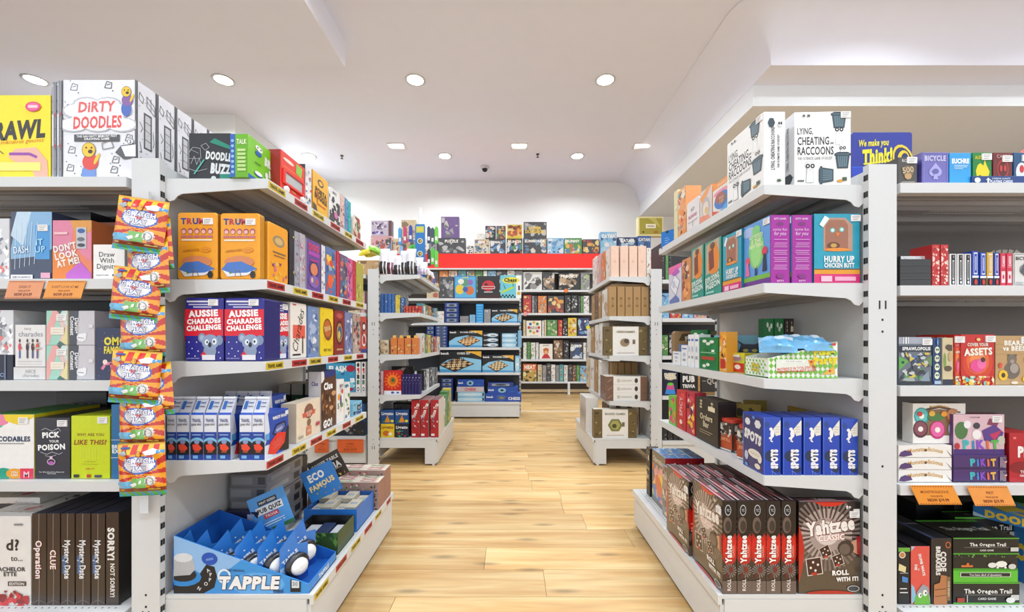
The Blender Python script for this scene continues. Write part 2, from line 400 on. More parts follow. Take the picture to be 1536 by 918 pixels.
# ================================================================ SHELVING
def shelf_mesh(L, dep, lip, back, ribs=True):
    m = MB()
    m.prism([(0, 0), (-dep, 0), (-dep, -lip), (-dep + .03, -lip), (-dep + .03, -lip + .003), (-dep + .014, -lip + .003), (-dep + .014, -.012), (0, -.012)], 'x', 0, L)
    return m
def bracket_prof(dep, lip):
    return [(0, -.0005), (-dep + .002, -.0005), (-dep + .002, -lip), (-.05, -lip - .017), (-.036, -lip - .024), (-.026, -lip - .036), (-.012, -lip - .04), (0, -lip - .028)]
def shelving(name, label, loc, rz, L, zs, dep, basedep, H, panel, lip=.029, basez=.19, posts=(0, 1), kick=True, postd=.083, group=None, nslots=True, basegap=True, lipdecor=None):
    e = empty(name, loc, rz); tag(e, label, 'shelving unit', group)
    pm = MB(); pm.box(.0, .012, .05, L, .03, H - .01)
    pm.obj('back_panel', panel, e)
    for k, px_ in enumerate((-.02, L)):
        if k not in posts: continue
        m = MB(); m.box(px_, 0, 0.012, px_ + .02, postd, H); m.box(px_ + .004, .006, 0, px_ + .016, postd - .006, .013)
        p = m.obj('upright', 'metal', e)
        if nslots:
            m = MB(); z = .05; xo = px_ - .0 if k == 0 else px_ + .02
            while z < H - .03:
                m.box(px_ + .003, -.0012, z, px_ + .010, .001, z + .017); m.box(px_ + .012, -.0012, z, px_ + .017, .001, z + .017)
                z += .0495
            s = -1 if k == 0 else 1; xf = px_ if k == 0 else px_ + .02
            a, b = (xf - .0008, xf + .0002) if k == 0 else (xf - .0002, xf + .0008)
            for zz in (H - .43, .13): m.box(a, .030, zz, b, .034, zz + .025); m.box(a, .048, zz, b, .052, zz + .025)
            for zz in (H - .465, H - .50, .20, .165, H - .9): m.box(a, .038, zz, b, .043, zz + .006)
            tag(m.obj('slot_row', 'dark', p), kind='stuff')
    for i, z in enumerate(zs):
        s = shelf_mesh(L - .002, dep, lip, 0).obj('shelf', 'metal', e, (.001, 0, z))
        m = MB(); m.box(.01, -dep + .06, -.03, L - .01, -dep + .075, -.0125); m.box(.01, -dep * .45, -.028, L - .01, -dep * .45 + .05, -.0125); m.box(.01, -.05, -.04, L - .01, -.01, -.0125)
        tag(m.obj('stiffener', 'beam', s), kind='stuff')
        m = MB()
        for j in range(26): m.box(L * .3 + j * .012, -dep * .45 + .005, -.0288, L * .3 + j * .012 + .006, -dep * .45 + .012, -.0279); m.box(L * .3 + j * .012 + .004, -dep * .45 + .03, -.0288, L * .3 + j * .012 + .01, -dep * .45 + .037, -.0279)
        tag(m.obj('perforation_row', 'metal', s), kind='stuff')
        for xx in (-.0006, L - .0044):
            m = MB(); m.prism(bracket_prof(dep, lip), 'x', xx, xx + .0035); m.obj('bracket', 'metal', s)
    b = MB(); b.prism([(0, basez), (-basedep, basez), (-basedep, basez - .03), (-basedep + .012, basez - .03), (-basedep + .012, basez - .012), (0, basez - .012)], 'x', .001, L - .001)
    s = b.obj('base_shelf', 'metal', e)
    m = MB()
    if basedep < .4 or dep < .4:
        for j in range(int(L / .02) - 2):
            m.box(.02 + j * .02, -basedep + .03, basez, .024 + j * .02, -basedep + .034, basez + .0004); m.box(.02 + j * .02, -basedep + .045, basez, .024 + j * .02, -basedep + .049, basez + .0004)
        tag(m.obj('perforation_row', 'dark', s), kind='stuff')
    if kick:
        m = MB(); m.box(.004, -basedep + .008, .02, L - .004, -basedep + .02, basez - .031); m.obj('kick_panel', 'metal', e)
    for xx in (0.0, L - .012):
        m = MB(); pr = [(-.001, basez - .013), (-basedep + .02, basez - .013), (-basedep + .02, .012), (-basedep + .105, .012), (-basedep + .105, basez - .075), (-.001, basez - .075)]
        m.prism(pr, 'x', xx, xx + .012); m.box(xx + .001, -basedep + .03, 0, xx + .011, -basedep + .05, .013)
        m.obj('base_foot', 'metal', e)
    return e
XL, XR = -1.046, 1.059
ZL = (1.4475, 1.143, .895, .596); ZR = (1.429, 1.132, .843, .550)
ZBL = (1.445, 1.142, .839, .540); ZBR = (1.427, 1.122, .823, .529)
GL = shelving('gondola_shelving', 'white steel gondola shelves nearest on left, facing the aisle, with travel game labels', (XL, 1.235, 0), math.pi / 2, .84, ZL, .308, .446, 1.5, 'metal', posts=(0, 1))
GR = shelving('gondola_shelving', 'white steel gondola shelves nearest on right, holding dice and raccoon games', (XR, 2.115, 0), -math.pi / 2, .88, ZR, .300, .437, 1.482, 'metal', posts=(0, 1))
BL = shelving('gondola_shelving', 'white steel bay at the left edge facing the front, dark back panel', (-2.05, 1.525, 0), 0, .905, ZBL, .31, .33, 1.43, 'charcoal', lip=.03, basez=.157, nslots=False, posts=(0,))
BR = shelving('gondola_shelving', 'white steel bay at the right edge facing the front, playing cards on top', (1.152, 1.525, 0), 0, .905, ZBR, .31, .33, 1.41, 'greyp', lip=.03, basez=.160, nslots=False, posts=(1,))
Z2L = (1.46, 1.168, .849, .54); Z2R = (1.444, 1.142, .839, .49)
G2L = shelving('gondola_shelving', 'white gondola shelves beyond the left cross aisle, red tall boxes on its base', (-1.013, 3.13, 0), math.pi / 2, .85, Z2L, .31, .452, 1.5, 'metal', basez=.21)
G2R = shelving('gondola_shelving', 'white gondola shelves beyond the right cross aisle, kraft boxes on its shelves', (1.056, 3.98, 0), -math.pi / 2, .85, Z2R, .31, .44, 1.5, 'metal', basez=.205)
Z3L = (1.46, 1.168, .851, .559); Z3R = (1.42, 1.127, .840, .534)
B2L = shelving('gondola_shelving', 'far white bay left of the second left gondola with orange ticket', (-2.01, 3.43, 0), 0, .895, Z3L, .31, .31, 1.48, 'charcoal', basez=.225, nslots=False, posts=(0,))
B2R = shelving('gondola_shelving', 'far white bay right of the second right gondola holding pub quiz boxes', (1.145, 3.43, 0), 0, .905, Z3R, .31, .31, 1.48, 'charcoal', basez=.19, nslots=False, posts=(1,))
ZC = (1.470, 1.171, .870, .563)
CU = shelving('gondola_shelving', 'wide central unit stocked with boxed chess sets under the red header', (-1.78, 5.31, 0), 0, 1.875, ZC, .31, .31, 1.49, 'charcoal', basez=.204, lip=.03, basegap=False)
ZW = (1.84, 1.434, 1.03, .62)
WU = shelving('wall_shelving', 'tall wall unit at the back holding rows of upright games, red header', (-2.2, 7.55, 0), 0, 4.75, ZW, .35, .35, 2.2, 'greyp', basez=.227, lip=.035, kick=False, nslots=False)
m = MB(); m.prism([(-.37, 2.222), (-.35, 2.222), (-.35, 2.45), (0, 2.45), (0, 2.475), (-.37, 2.475)], 'x', 0, 4.75); m.obj('header_panel', 'red', WU)
m = MB(); m.box(0, -.38, 2.195, 4.75, -.02, 2.221); m.obj('header_ledge', 'metal', WU)
m = MB()
for xx in (3.2,):
    m.box(xx - .02, -.36, 0, xx + .02, -.3, .2)
m.obj('upright', 'metal', WU)
# ================================================================ DESIGNS (flat print on real boxes)
W_, K_, Y_, R_ = 'f6f5f2', '151517', 'f7dd10', 'd8202a'
doodle = [RC(0, 0, 1, 1, 'eeeef4')] + [a for i, (u, v) in enumerate([(.15, .93), (.08, .72), (.06, .55), (.12, .3), (.1, .12), (.9, .42), (.88, .3), (.72, .2), (.62, .95), (.3, .07), (.7, .1)]) for a in
    (LN([(u - .05, v - .03), (u + .04, v - .035), (u + .05, v + .02), (u - .02, v + .035), (u - .05, v - .03)], .009, '3a3a40'), LN([(u - .02, v), (u + .03, v + .01)], .008, '3a3a40'), EL(u + .06, v - .06, .01, .007, '3a3a40', 6), EL(u - .05, v + .06, .008, .006, '3a3a40', 6))]
def toon(u, v, s, shirt, trousers):
    return [EL(u, v - .17 * s, .09 * s, .10 * s, trousers), EL(u + .02 * s, v - .06 * s, .1 * s, .075 * s, shirt), EL(u, v + .05 * s, .085 * s, .07 * s, '2a2520'), EL(u, v + .05 * s, .08 * s, .065 * s, 'f7c92a'),
            EL(u + .02 * s, v + .035 * s, .03 * s, .018 * s, '40201a'), EL(u - .03 * s, v + .07 * s, .012 * s, .009 * s, K_), EL(u + .035 * s, v + .07 * s, .012 * s, .009 * s, K_), EL(u + .1 * s, v - .03 * s, .022 * s, .06 * s, 'f7c92a', 8, -25)]
blob = lambda u, v, a, b, c: [EL(u + i * a * .5, v + (b * .28 if i % 2 else -b * .28), a * .62, b * .62, c, 12) for i in (-2, -1, 0, 1, 2)]
D['dirty'] = dict(c={'F': 'eeeef4', 'R': 'e4e4ea', 'L': '2a2a2e', 'T': 'dcdce0', 'E': '222'}, m='wrap', F=doodle + [RC(0, 0, .006, 1, '3a3a3e'), RC(.985, 0, 1, 1, '55555a')]
    + blob(.47, .72, .3, .12, 'c2c3cc') + blob(.48, .58, .34, .12, 'c2c3cc') + blob(.47, .72, .28, .105, 'f6f6fa') + blob(.48, .58, .32, .105, 'f6f6fa')
    + [T('DiRTY', .47, .73, .10, 'e8605c', .5, 2, 'f6f6fa', .035, .12), T('DOODLES', .48, .575, .115, 'e8504c', .66, 2, 'f6f6fa', .035, .08), RC(.16, .38, .78, .45, '4a4a52'),
       T("THE NAUGHTY MEMORY FAST|DRAWING GAME", .47, .42, .022, 'ffffff', .55, 1)] + toon(.87, .84, .78, '8a5fa0', '4b6cc0') + toon(.36, .24, 1.1, 'e2453c', '6f93d8')
    + [PG([(.84, .2), (.72, .27), (.8, .34), (1, .36), (1, .22)], '55555c'), PG([(.86, .23), (.8, .33), (1, .35), (1, .23)], 'f4f4f8'), LN([(.55, .3), (.7, .32), (.66, .4), (.54, .36), (.55, .3)], .01, '666'), EL(.93, .38, .045, .03, '55555c'), EL(.93, .38, .037, .024, 'f4f4f8'), T('$', .93, .38, .03, '444', .1)],
    R=[RC(0, 0, .07, 1, '3a3a40'), RC(.93, 0, 1, 1, '3a3a40'), RC(.35, .35, .75, .72, '4a4a50'), RC(.42, .37, .68, .7, 'c8c8cc'), LN([(.42, .45), (.68, .44)], .03, '444'), LN([(.42, .55), (.68, .53)], .03, '444'), LN([(.42, .63), (.68, .62)], .03, '444'),
       LN([(.15, .9), (.35, .86), (.3, .8), (.12, .83), (.15, .9)], .03, '555'), LN([(.15, .6), (.3, .55), (.2, .5)], .03, '555'), LN([(.5, .9), (.9, .84), (.9, .74), (.5, .8), (.5, .9)], .03, '555'), LN([(.5, .85), (.9, .79)], .02, '555'), LN([(.7, .9), (.7, .77)], .02, '555'),
       LN([(.15, .4), (.25, .3), (.15, .3)], .03, '555'), T('D', .35, .14, .25, 'e0504c', .4, 90), T('D', .65, .14, .25, 'e0504c', .4, 90), LN([(.8, .55), (.85, .45), (.8, .4)], .03, '555')] + [EL(.12 + .76 * ((i * 37) % 11) / 11, .05 + .9 * i / 14, .02, .006, '444', 5) for i in range(14)])
D['scrawl'] = dict(c={'F': 'ffe500', 'R': 'd9c200', 'T': 'e8d000'}, m='wrap', F=[T('SCRAWL', .55, .58, .2, '17150f', .8, 4, None, .05, .15), T('rude drawings, ridiculous guesses', .5, .44, .05, 'e07818', .86, 4, None, .0, .25),
    PG([(.55, .26), (.62, .36), (.85, .38), (.97, .22), (.98, 0), (.84, 0), (.8, .14), (.66, .18)], 'f3b9a0'), LN([(.56, .3), (.78, .3), (.86, .26)], .03, '9a3fae'), LN([(.05, .28), (.3, .4), (.38, .4), (.5, .3)], .008, '333'), RC(0, .1, .9, .2, 'fff27a'),
    EL(.82, .86, .085, .06, 'e83a78', 12), EL(.82, .86, .065, .045, 'f06a98', 12), RC(.77, .845, .87, .875, 'fbd6e2')])
D['silver'] = dict(c={'F': '8a8c92', 'L': '6a6c72'}, m='wrap', F=[RC(.3, 0, .45, 1, 'c4c6cc'), BZ(0, 0, 1, 1, ['55575c', 'aab', '33353a', 'd0d0d4'], 20, 3), EL(.85, .66, .12, .02, 'd8303a'), EL(.85, .34, .12, .02, 'd8303a'), RC(.25, .34, .6, .66, 'e6e6ea')])
D['glitter'] = dict(c={'F': 'd9dade'}, m='bag', F=[BZ(0, 0, 1, 1, ['f6f6fa', 'a6a8b0', '70727a', 'e86a60', 'ffffff'], 70, 5, .16)])
D['mash'] = dict(c={'F': '30405e', 'T': '222a3c', 'R': '2c3854'}, m='wrap', F=[PG([(0, .45), (.2, 1), (1, 1), (1, .45), (.6, .34), (0, .3)], '86b6de'), PG([(0, .65), (.15, 1), (.5, 1), (.3, .5)], 'c6dff2'), RC(.6, .3, .95, .8, '3c98dc')] +
    [LN([(.1 + i * .12, .15 + .02 * i), (.14 + i * .13, .85)], .012, 'dfeefa') for i in range(5)] + [T('DASH', .26, .44, .1, 'eaf4fc', .36, 4, '2a86cc'), T('IT|UP', .72, .5, .09, 'a6dcf8', .3, 4, '2a86cc'), RC(.02, 0, .55, .07, 'f4f2f6'), T('GAMES FOR GROWN UPS', .28, .035, .025, '666', .45), RC(.75, .02, .98, .1, 'e8a8c0')])
D['darkbox'] = dict(c={'F': '23242c', 'T': '2c2e36', 'L': '1c1d24', 'R': '1c1d24'}, m='wrap', F=[RC(.1, .4, .9, .6, '34363f'), LN([(.05, .9), (.95, .85)], .01, '555862')])
D['dontlook'] = dict(c={'F': 'f08a6a', 'T': 'c9702c', 'R': 'b8602c'}, F=[PG([(0, 1), (.55, 1), (.45, .4), (0, .5)], 'e58aa8'), PG([(.45, 1), (1, 1), (1, .85), (.65, .65)], 'e5a04c'), PG([(.6, .7), (1, .82), (1, .3), (.7, .45)], 'e88aa6'), PG([(0, .5), (.5, .35), (.6, 0), (0, 0)], 'f08a3c'), PG([(.35, .1), (.72, .3), (1, .1), (1, 0), (.35, 0)], 'c86ad0'),
    T("DON'T|LOOK|AT ME!", .36, .42, .105, 'fdf1ea', .6, 12, 'b86a5a', .045), RC(.62, .52, .88, .88, 'c8ccd4'), EL(.75, .82, .1, .04, '3f63a6'), EL(.74, .68, .1, .035, '6f747c'), EL(.75, .58, .1, .03, '4a4c52'), RC(.05, .76, .4, .8, 'f6c8cc')])
D['orangeside'] = dict(c={'F': 'c8762c', 'T': 'a86020'}, F=[PG([(.3, 1), (1, 1), (1, .5), (.6, .3)], '9a4a1c'), T('DUEL', .7, .7, .16, 'b9bcc4', .5, 50, '444')])
D['dignity'] = dict(c={'F': 'fbf9f6', 'T': 'e8e4e0', 'R': 'ccc'}, F=[T('Draw|With|Dignity', .44, .55, .14, '232326', .72, 0, None, .0), T('A game for adults', .3, .13, .04, '777', .4), RC(.62, .1, .9, .15, '333')])
D['ie'] = dict(c={'F': '22283c', 'T': '2a2f40'}, F=[T('IE', .35, .6, .5, 'dfe6f4', .5, 0, None, .04), T('COMICS', .5, .2, .14, '8fa6d0', .6), RC(.75, 0, .8, 1, '6a7690')])
D['blacky'] = dict(c={'F': '0e0e10', 'R': '0a0a0c'}, F=[T('Y', .55, .6, .4, 'e6e6e6', .5, 90)])
people = lambda v0, s: [a for i, (u, c1, c2) in enumerate([(.16, 'e04a5a', '3f6fb8'), (.42, '40303a', '33333a'), (.6, '4a2a2a', '4a4a8a'), (.76, 'e2604c', '55558a')]) for a in
    (RC(u - .028, v0, u - .004, v0 + .2 * s, c2), RC(u + .006, v0, u + .03, v0 + .2 * s, c2), EL(u, v0 + .3 * s, .05, .11 * s, c1, 10), EL(u, v0 + .47 * s, .03, .05 * s, '5a3526', 8), LN([(u, v0 + .35 * s), (u + .09, v0 + (.42 if i % 2 else .25) * s)], .02, 'b5785a'))]
D['charades1'] = dict(c={'F': 'ecebea', 'T': 'd8d6d4', 'R': 'd4d2d0'}, F=[T('NICE', .42, .9, .05, '9a9a9e', .4), T('charades', .52, .78, .12, '8d8e94', .8, 0, None, .0), RC(.1, .11, .9, .14, 'd6d4d2'), LN([(.1, .06), (.9, .06)], .01, 'bbb')] + people(.2, .9) + [RC(.72, .42, .9, .46, 'c8c8c8')])
D['charades2'] = dict(c={'F': 'e6e4e2', 'T': 'f0eeec'}, F=[T('NICE|charades', .55, .5, .26, 'a2a2a8', .7, 0, None, .0)])
D['pastel'] = dict(c={'F': 'e9c9c4', 'R': 'e8e0a8', 'L': 'a8d8c8'}, m='wrap', F=[PG([(0, 0), (0, 1), (.35, 1), (.75, .45), (.55, 0)], 'a4d8c4'), PG([(0, .5), (.3, 1), (.6, 1), (.1, 0), (0, 0)], 'f0a8a4'), PG([(.55, 1), (1, 1), (1, .5)], 'd2e6dc'), PG([(1, .6), (.7, .1), (1, 0)], 'e8dc9a'), PG([(.5, 1), (.65, .9), (.75, 1)], '2c5f58'), PG([(.5, .02), (.65, .12), (.9, 0)], '2c6f68'),
    RC(.22, .3, .85, .52, 'f2e8d6'), LN([(.3, .45), (.76, .45)], .01, 'b09a6a'), LN([(.3, .37), (.7, .37)], .01, 'b09a6a')])
D['daring'] = dict(c={'F': 'cfccd2', 'T': 'aaa', 'R': 'b8b4bc'}, m='wrap', F=[PG([(.0, 1), (.38, 1), (.34, .5), (.3, 0), (0, 0)], '3a3d4c'), T('Daring|Contest', .22, .56, .15, 'f4f4f6', .72, -90, '23242c', .03), EL(.5, .22, .2, .12, 'f6f6f8', 9), EL(.62, .3, .1, .06, 'f6f6f8', 7), LN([(.36, .22), (.6, .2)], .02, '555'), RC(.8, .5, .96, .6, 'e6e4e8')])
D['daringback'] = dict(c={'F': '4a4c54', 'T': '5a5c64'}, F=[T('Daring', .42, .8, .1, '14141a', .6, 0, None, .02)])
D['omg'] = dict(c={'F': '333a5c', 'T': '454c6c', 'L': '2a304c'}, F=[T('OMG|FAMOUS', .62, .66, .14, 'f2e23a', .72, 0, None, .05), LN([(.2, .2), (.3, .3), (.5, .32), (.55, .12), (.75, .02)], .09, 'f088a8'), EL(.3, .34, .08, .05, 'fbe6da')] + [EL(.1 + (i * 29 % 83) / 100, .08 + (i * 47 % 89) / 100, .012, .006, 'c8cce0', 5) for i in range(16)])
D['decod'] = dict(c={'F': 'f7f6f4', 'R': 'd9c81c', 'T': '3a8a3c', 'L': 'e8e6e4'}, F=[PG([(0, .72), (.45, .86), (.5, 1), (0, 1)], 'f28ab0'), PG([(.35, 1), (.4, .9), (.65, .84), (1, .95), (1, 1)], 'f4d628'), PG([(0, .72), (.2, .76), (.35, .82), (.1, .86), (0, .84)], '2cc49a'), T('DECODABLES', .5, .62, .075, '16365c', .86, 0, None, .035), RC(.05, .54, .8, .555, '999'),
    EL(.36, .08, .2, .09, '17a284', 12), EL(.6, .08, .18, .08, 'f0a41c', 12), RC(.72, 0, 1, .16, 'e83a5c'), T('YOU|CAN', .6, .08, .035, 'fff', .2), T('M', .86, .07, .09, 'ffd6dc', .2), RC(.68, .86, .9, .95, 'ccc')])
D['poison'] = dict(c={'F': '31333e', 'T': '22242c', 'R': '25272f'}, F=[T('PICK', .46, .72, .085, 'fff', .6, 3, None, .05), T('YOUR', .55, .615, .04, 'fff', .3), T('POISON', .48, .52, .085, 'fff', .78, 3, None, .05), LN([(.2, .8), (.3, .83), (.5, .78), (.68, .83), (.75, .78)], .014, 'c9cbd6'), LN([(.16, .44), (.35, .4), (.5, .44), (.7, .4), (.8, .43)], .014, 'c9cbd6'), LN([(.3, .38), (.45, .36), (.62, .39)], .012, 'c9cbd6'),
    EL(.48, .28, .12, .055, 'e8c8e0'), EL(.48, .28, .1, .043, '31333e'), RC(.44, .32, .52, .37, 'e8c8e0'), EL(.48, .26, .08, .028, 'c060c0'), T('The What Would You Rather Be?|Party Game', .5, .1, .02, 'ddd', .8), RC(.7, .88, .9, .94, 'f2eef0')])
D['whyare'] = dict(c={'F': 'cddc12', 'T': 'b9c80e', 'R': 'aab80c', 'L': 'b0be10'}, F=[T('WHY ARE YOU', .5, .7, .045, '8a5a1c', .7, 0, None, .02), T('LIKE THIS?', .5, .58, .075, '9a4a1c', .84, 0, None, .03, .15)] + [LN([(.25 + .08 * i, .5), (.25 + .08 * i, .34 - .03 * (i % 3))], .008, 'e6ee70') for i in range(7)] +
    [RC(.35, .27, .65, .275, '9a9a20'), RC(.3, .23, .7, .235, '9a9a20'), T('AGE 17+', .5, .16, .025, 'd0502c', .3), RC(.08, .02, .22, .07, '333'), RC(.42, .02, .52, .07, 'c23a2a'), RC(.62, .02, .8, .06, '446'), RC(.75, .9, .9, .96, 'eef0c0')])
D['bluebro'] = dict(c={'F': '1f6fa6', 'T': '185a88', 'L': '164f78'}, F=[T('BRO IC|EX PO', .5, .4, .05, 'eaf4fa', .9, 0, None, .04), RC(0, .52, 1, .525, 'fff'), RC(0, .28, 1, .285, 'fff')])
D['myfriends'] = dict(c={'F': '16161a', 'T': '222226'}, F=[T('MY', .5, .68, .26, 'a8a4ac', .4, 0, None, .05), T('FRIENDS', .5, .36, .12, 'a8a4ac', .4)])
D['bachelor'] = dict(c={'F': 'ece9e6', 'T': 'f4f2ef', 'R': 'cfccc8', 'L': 'ccc'}, m='wrap', F=[T('d?', .66, .68, .12, '2c2a2c', .3, 0, None, .03), T('to...', .74, .53, .06, '2c2a2c', .4, 0, None, .01), T('BACHELOR|ETTE', .62, .38, .045, '3c3a3c', .6, 0, None, .03), RC(.58, .22, .92, .27, '4a2a28'), T('EDITION', .75, .245, .03, 'fff', .28), BZ(.02, .0, .98, .17, ['b81c22', 'd83038', '8f1218', 'e8484c'], 40, 8, .4), RC(.7, .9, .86, .92, '888')], T=[BZ(.2, .1, .9, .8, ['d8d4d0', 'd02c34', '40404a', 'f6f4f2'], 22, 2)])
br = lambda txt, c, o=None, sub=None: dict(c={'F': '3b2c24', 'T': '262c40', 'R': '1d1a18', 'L': '2c221e'}, m='wrap', F=[LN([(.5, 0), (.53, .3), (.48, .6), (.5, 1)], .05, '8a8078'), LN([(0, .02), (.5, .06), (1, .02)], .05, '6a625c')] + ([T(txt, .5, .5, .42, c, .42, -90, o, .03)] if txt else []) + ([T(sub, .3, .45, .26, '5f8fd0', .2, -90)] if sub else []), T=[LN([(.2, 0), (.3, 1)], .03, '5a668c'), LN([(.7, 0), (.8, 1)], .03, '485478')])
D['operation'] = br('Operation', 'f4f2f0', 'c02c3c'); D['cluep'] = br('CLUE', 'f4f0e8', 'd8301c'); D['mdate'] = br('Mystery Date', 'f4f4f4', None, 'Catfished')
D['sorry'] = dict(br('', ''), F=[T('SORRY!', .42, .66, .5, 'f4f2ee', .38, -90, '16120f', .05), T('NOT SORRY!', .55, .27, .34, 'f4f2ee', .36, -90, None, .03)], R=[T('A PARODY OF A CLASSIC', .35, .5, .09, 'f0eee8', .62, 90), EL(.8, .12, .2, .13, '2c9a3c')])
# --- left aisle shelves
D['buzz'] = dict(c={'F': '26282e', 'R': '22242a', 'T': '33363c'}, F=[RC(0, 0, 1, .07, '12a08c'), T('DOODLE', .72, .55, .17, 'e4e6e4', .62, -6, '14161a', .06), T('BUZZ', .78, .3, .2, 'e4e6e4', .5, -6, '14161a', .07), PG([(.5, .82), (.62, .9), (1, .75), (1, .68)], '1a8a72'), EL(.6, .12, .06, .045, 'c8dcd4'), RC(.75, .08, 1, .2, '178a76')] +
    [LN([(.02, .62), (.1, .72), (.28, .7), (.3, .5)], .01, 'b8bcc0'), LN([(.06, .4), (.14, .55), (.2, .38), (.26, .52), (.3, .36)], .01, 'b8bcc0'), LN([(.3, .75), (.42, .8), (.5, .72), (.4, .66), (.3, .75)], .01, 'b8bcc0'), LN([(.02, .3), (.2, .25), (.45, .3)], .01, 'b8bcc0'), LN([(.14, .2), (.38, .48)], .035, '4fb0a0'), LN([(.02, .5), (.3, .5)], .008, 'b8bcc0'), LN([(.05, .68), (.25, .6)], .008, 'b8bcc0')])
D['bubble'] = dict(c={'F': '7ec828', 'L': '6ab41c', 'T': '2a2a28', 'K': '2b5fb4'}, F=[PG([(0, 0), (0, .1), (.5, .06), (1, .12), (1, 0)], '1f63b8'), T('BRAIN', .75, .62, .19, 'eef6ec', .48, -5, '2a3a4c', .07), T('IF', .72, .38, .16, 'eef6ec', .2, -5, '2a3a4c', .06), EL(.35, .82, .09, .06, 'eef6ec'), EL(.28, .84, .07, .05, 'f6f6f6'), EL(.28, .84, .02, .02, K_), EL(.38, .83, .02, .02, K_), EL(.3, .7, .1, .06, '1f63b8'), EL(.3, .2, .13, .055, '1f63b8'), EL(.3, .22, .12, .045, 'f4f4f4'), T('WHAT?', .28, .45, .05, '1c4a30', .3), EL(.55, .3, .05, .08, 'eee', 7)],
    L=[RC(0, 0, .28, 1, '2a62bc')] + [EL(.14, .12 + .12 * i, .09, .035, '9cc4ee', 8) for i in range(7)] + [T('TALK', .65, .82, .11, 'e9f4d0', .55, 0, None, .04)] + [RC(.42, .14 + .09 * i, .88, .2 + .09 * i, 'c2e090') for i in range(6)])
D['etch'] = dict(c={'F': 'e02618', 'T': 'b81c10', 'L': '9c1a10'}, m='print', b=.002, F=[RC(0, .58, 1, 1, 'e8321c'), RC(.12, .64, .9, .68, 'f06a20'), EL(.3, .84, .22, .045, 'f6dcd0'), PG([(.62, .95), (.88, .92), (.84, .66), (.6, .7)], '8fc83c'), T('SKETCH', .5, .155, .035, 'f6d070', .4)])
def etch_x(o, w, t, h):
    m = MB(); y = -t / 2
    for a in ((.06, .22, .94, .27), (.06, .53, .94, .58), (.06, .27, .13, .53), (.87, .27, .94, .53)): m.box((a[0] - .5) * w, y - .006, a[1] * h, (a[2] - .5) * w, y, a[3] * h, 'f03224')
    m.box(-.37 * w, y - .002, .27 * h, .37 * w, y - .0008, .53 * h, 'b9bdc0'); m.obj('toy_frame', 'print', o)
    for sx in (-.34, .34):
        m = MB(); m.lathe([(.011, 0), (.011, .009), (.008, .011)], 14, (sx * w, y - .001, .1 * h), 'f4f2ee', 'y'); m.obj('white_knob', 'print', o)
EXTRA['etch'] = etch_x
D['whitepk'] = dict(c={'F': 'e6e4e6', 'L': '2a2c30'}, F=[BZ(0, .1, 1, .9, ['9aa6c0', 'd0506a', 'ffffff', '667'], 26, 6)], n='card_pack')
D['boggle'] = dict(c={'F': 'f7b80c', 'L': 'c88a08', 'T': '3a8a3c'}, m='wrap', F=[EL(.5, .8, .2, .09, '33302a', 10), EL(.5, .8, .13, .055, 'f7b80c', 8), T('PORTA|BOGGLE', .52, .5, .12, '3a2618', .8, -4, None, .05), RC(.28, .24, .82, .27, 'd84a10'), RC(.25, .28, .3, .6, 'd84a10'), PG([(0, 0), (.3, 0), (.2, .2), (0, .24)], '4a3c28')])
D['cow'] = dict(c={'F': 'f0f0f0', 'L': 'd8d8dc', 'T': 'ccc'}, r=.2, m='wrap', F=[BZ(.02, .05, .98, .8, ['19191c', '222226', '101012'], 20, 9, .32), T('MAD', .5, .9, .08, '888', .6), EL(.6, .3, .16, .1, 'd86ab0', 8)], n='game_tin')
def gen(nm, base, pal, title=None, tcol='fff', n=26, seed=1, k=.3, th=.16, tv=.8, band=None, m='print', o=None, side=None, r=0, top=None, rot=0, nm2='game_box', lo=.05, hi=.95):
    A = [BZ(.03, lo, .97, hi, pal, n, seed, k)]
    if band: A.append(RC(0, tv - th * .85, 1, min(1, tv + th * .85), band))
    if title: A.append(T(title, .5, tv if not rot else .5, th if not rot else .45, tcol, .86, rot, o, .04))
    D[nm] = dict(c={'F': base, 'L': side or base, 'R': side or base, 'T': top or side or base}, m=m, F=A, r=r, n=nm2)
    return nm
gen('pinktin', 'd8b8b4', ['c87a7a', 'eee0dc', '8a5a60', 'f0c8b0'], None, seed=4, r=.12, nm2='game_tin'); gen('bluetin', '4a90c4', ['2a6aa0', '8ac8e8', 'd04a5a', '20b0a8'], None, seed=5, r=.12, nm2='game_tin'); gen('tealtin', '19b0b4', ['0f8a94', '5ad0d0', '3a6ac0'], None, seed=6, r=.1, nm2='game_tin')
gen('pizzatin', 'e8d8cc', ['d8b08a', 'b04a3a', '3c7a3c', 'f4ece4', '4a3a30'], 'PIZZA', '9a2c2c', seed=7, r=.22, th=.08, tv=.88, top='3a78c0', nm2='game_tin')
tr = [(c, x) for c, x in zip(('2a3a8c', 'c03040', '2a3a8c', 'c03040', '2a3a8c'), 'TRUMP')]
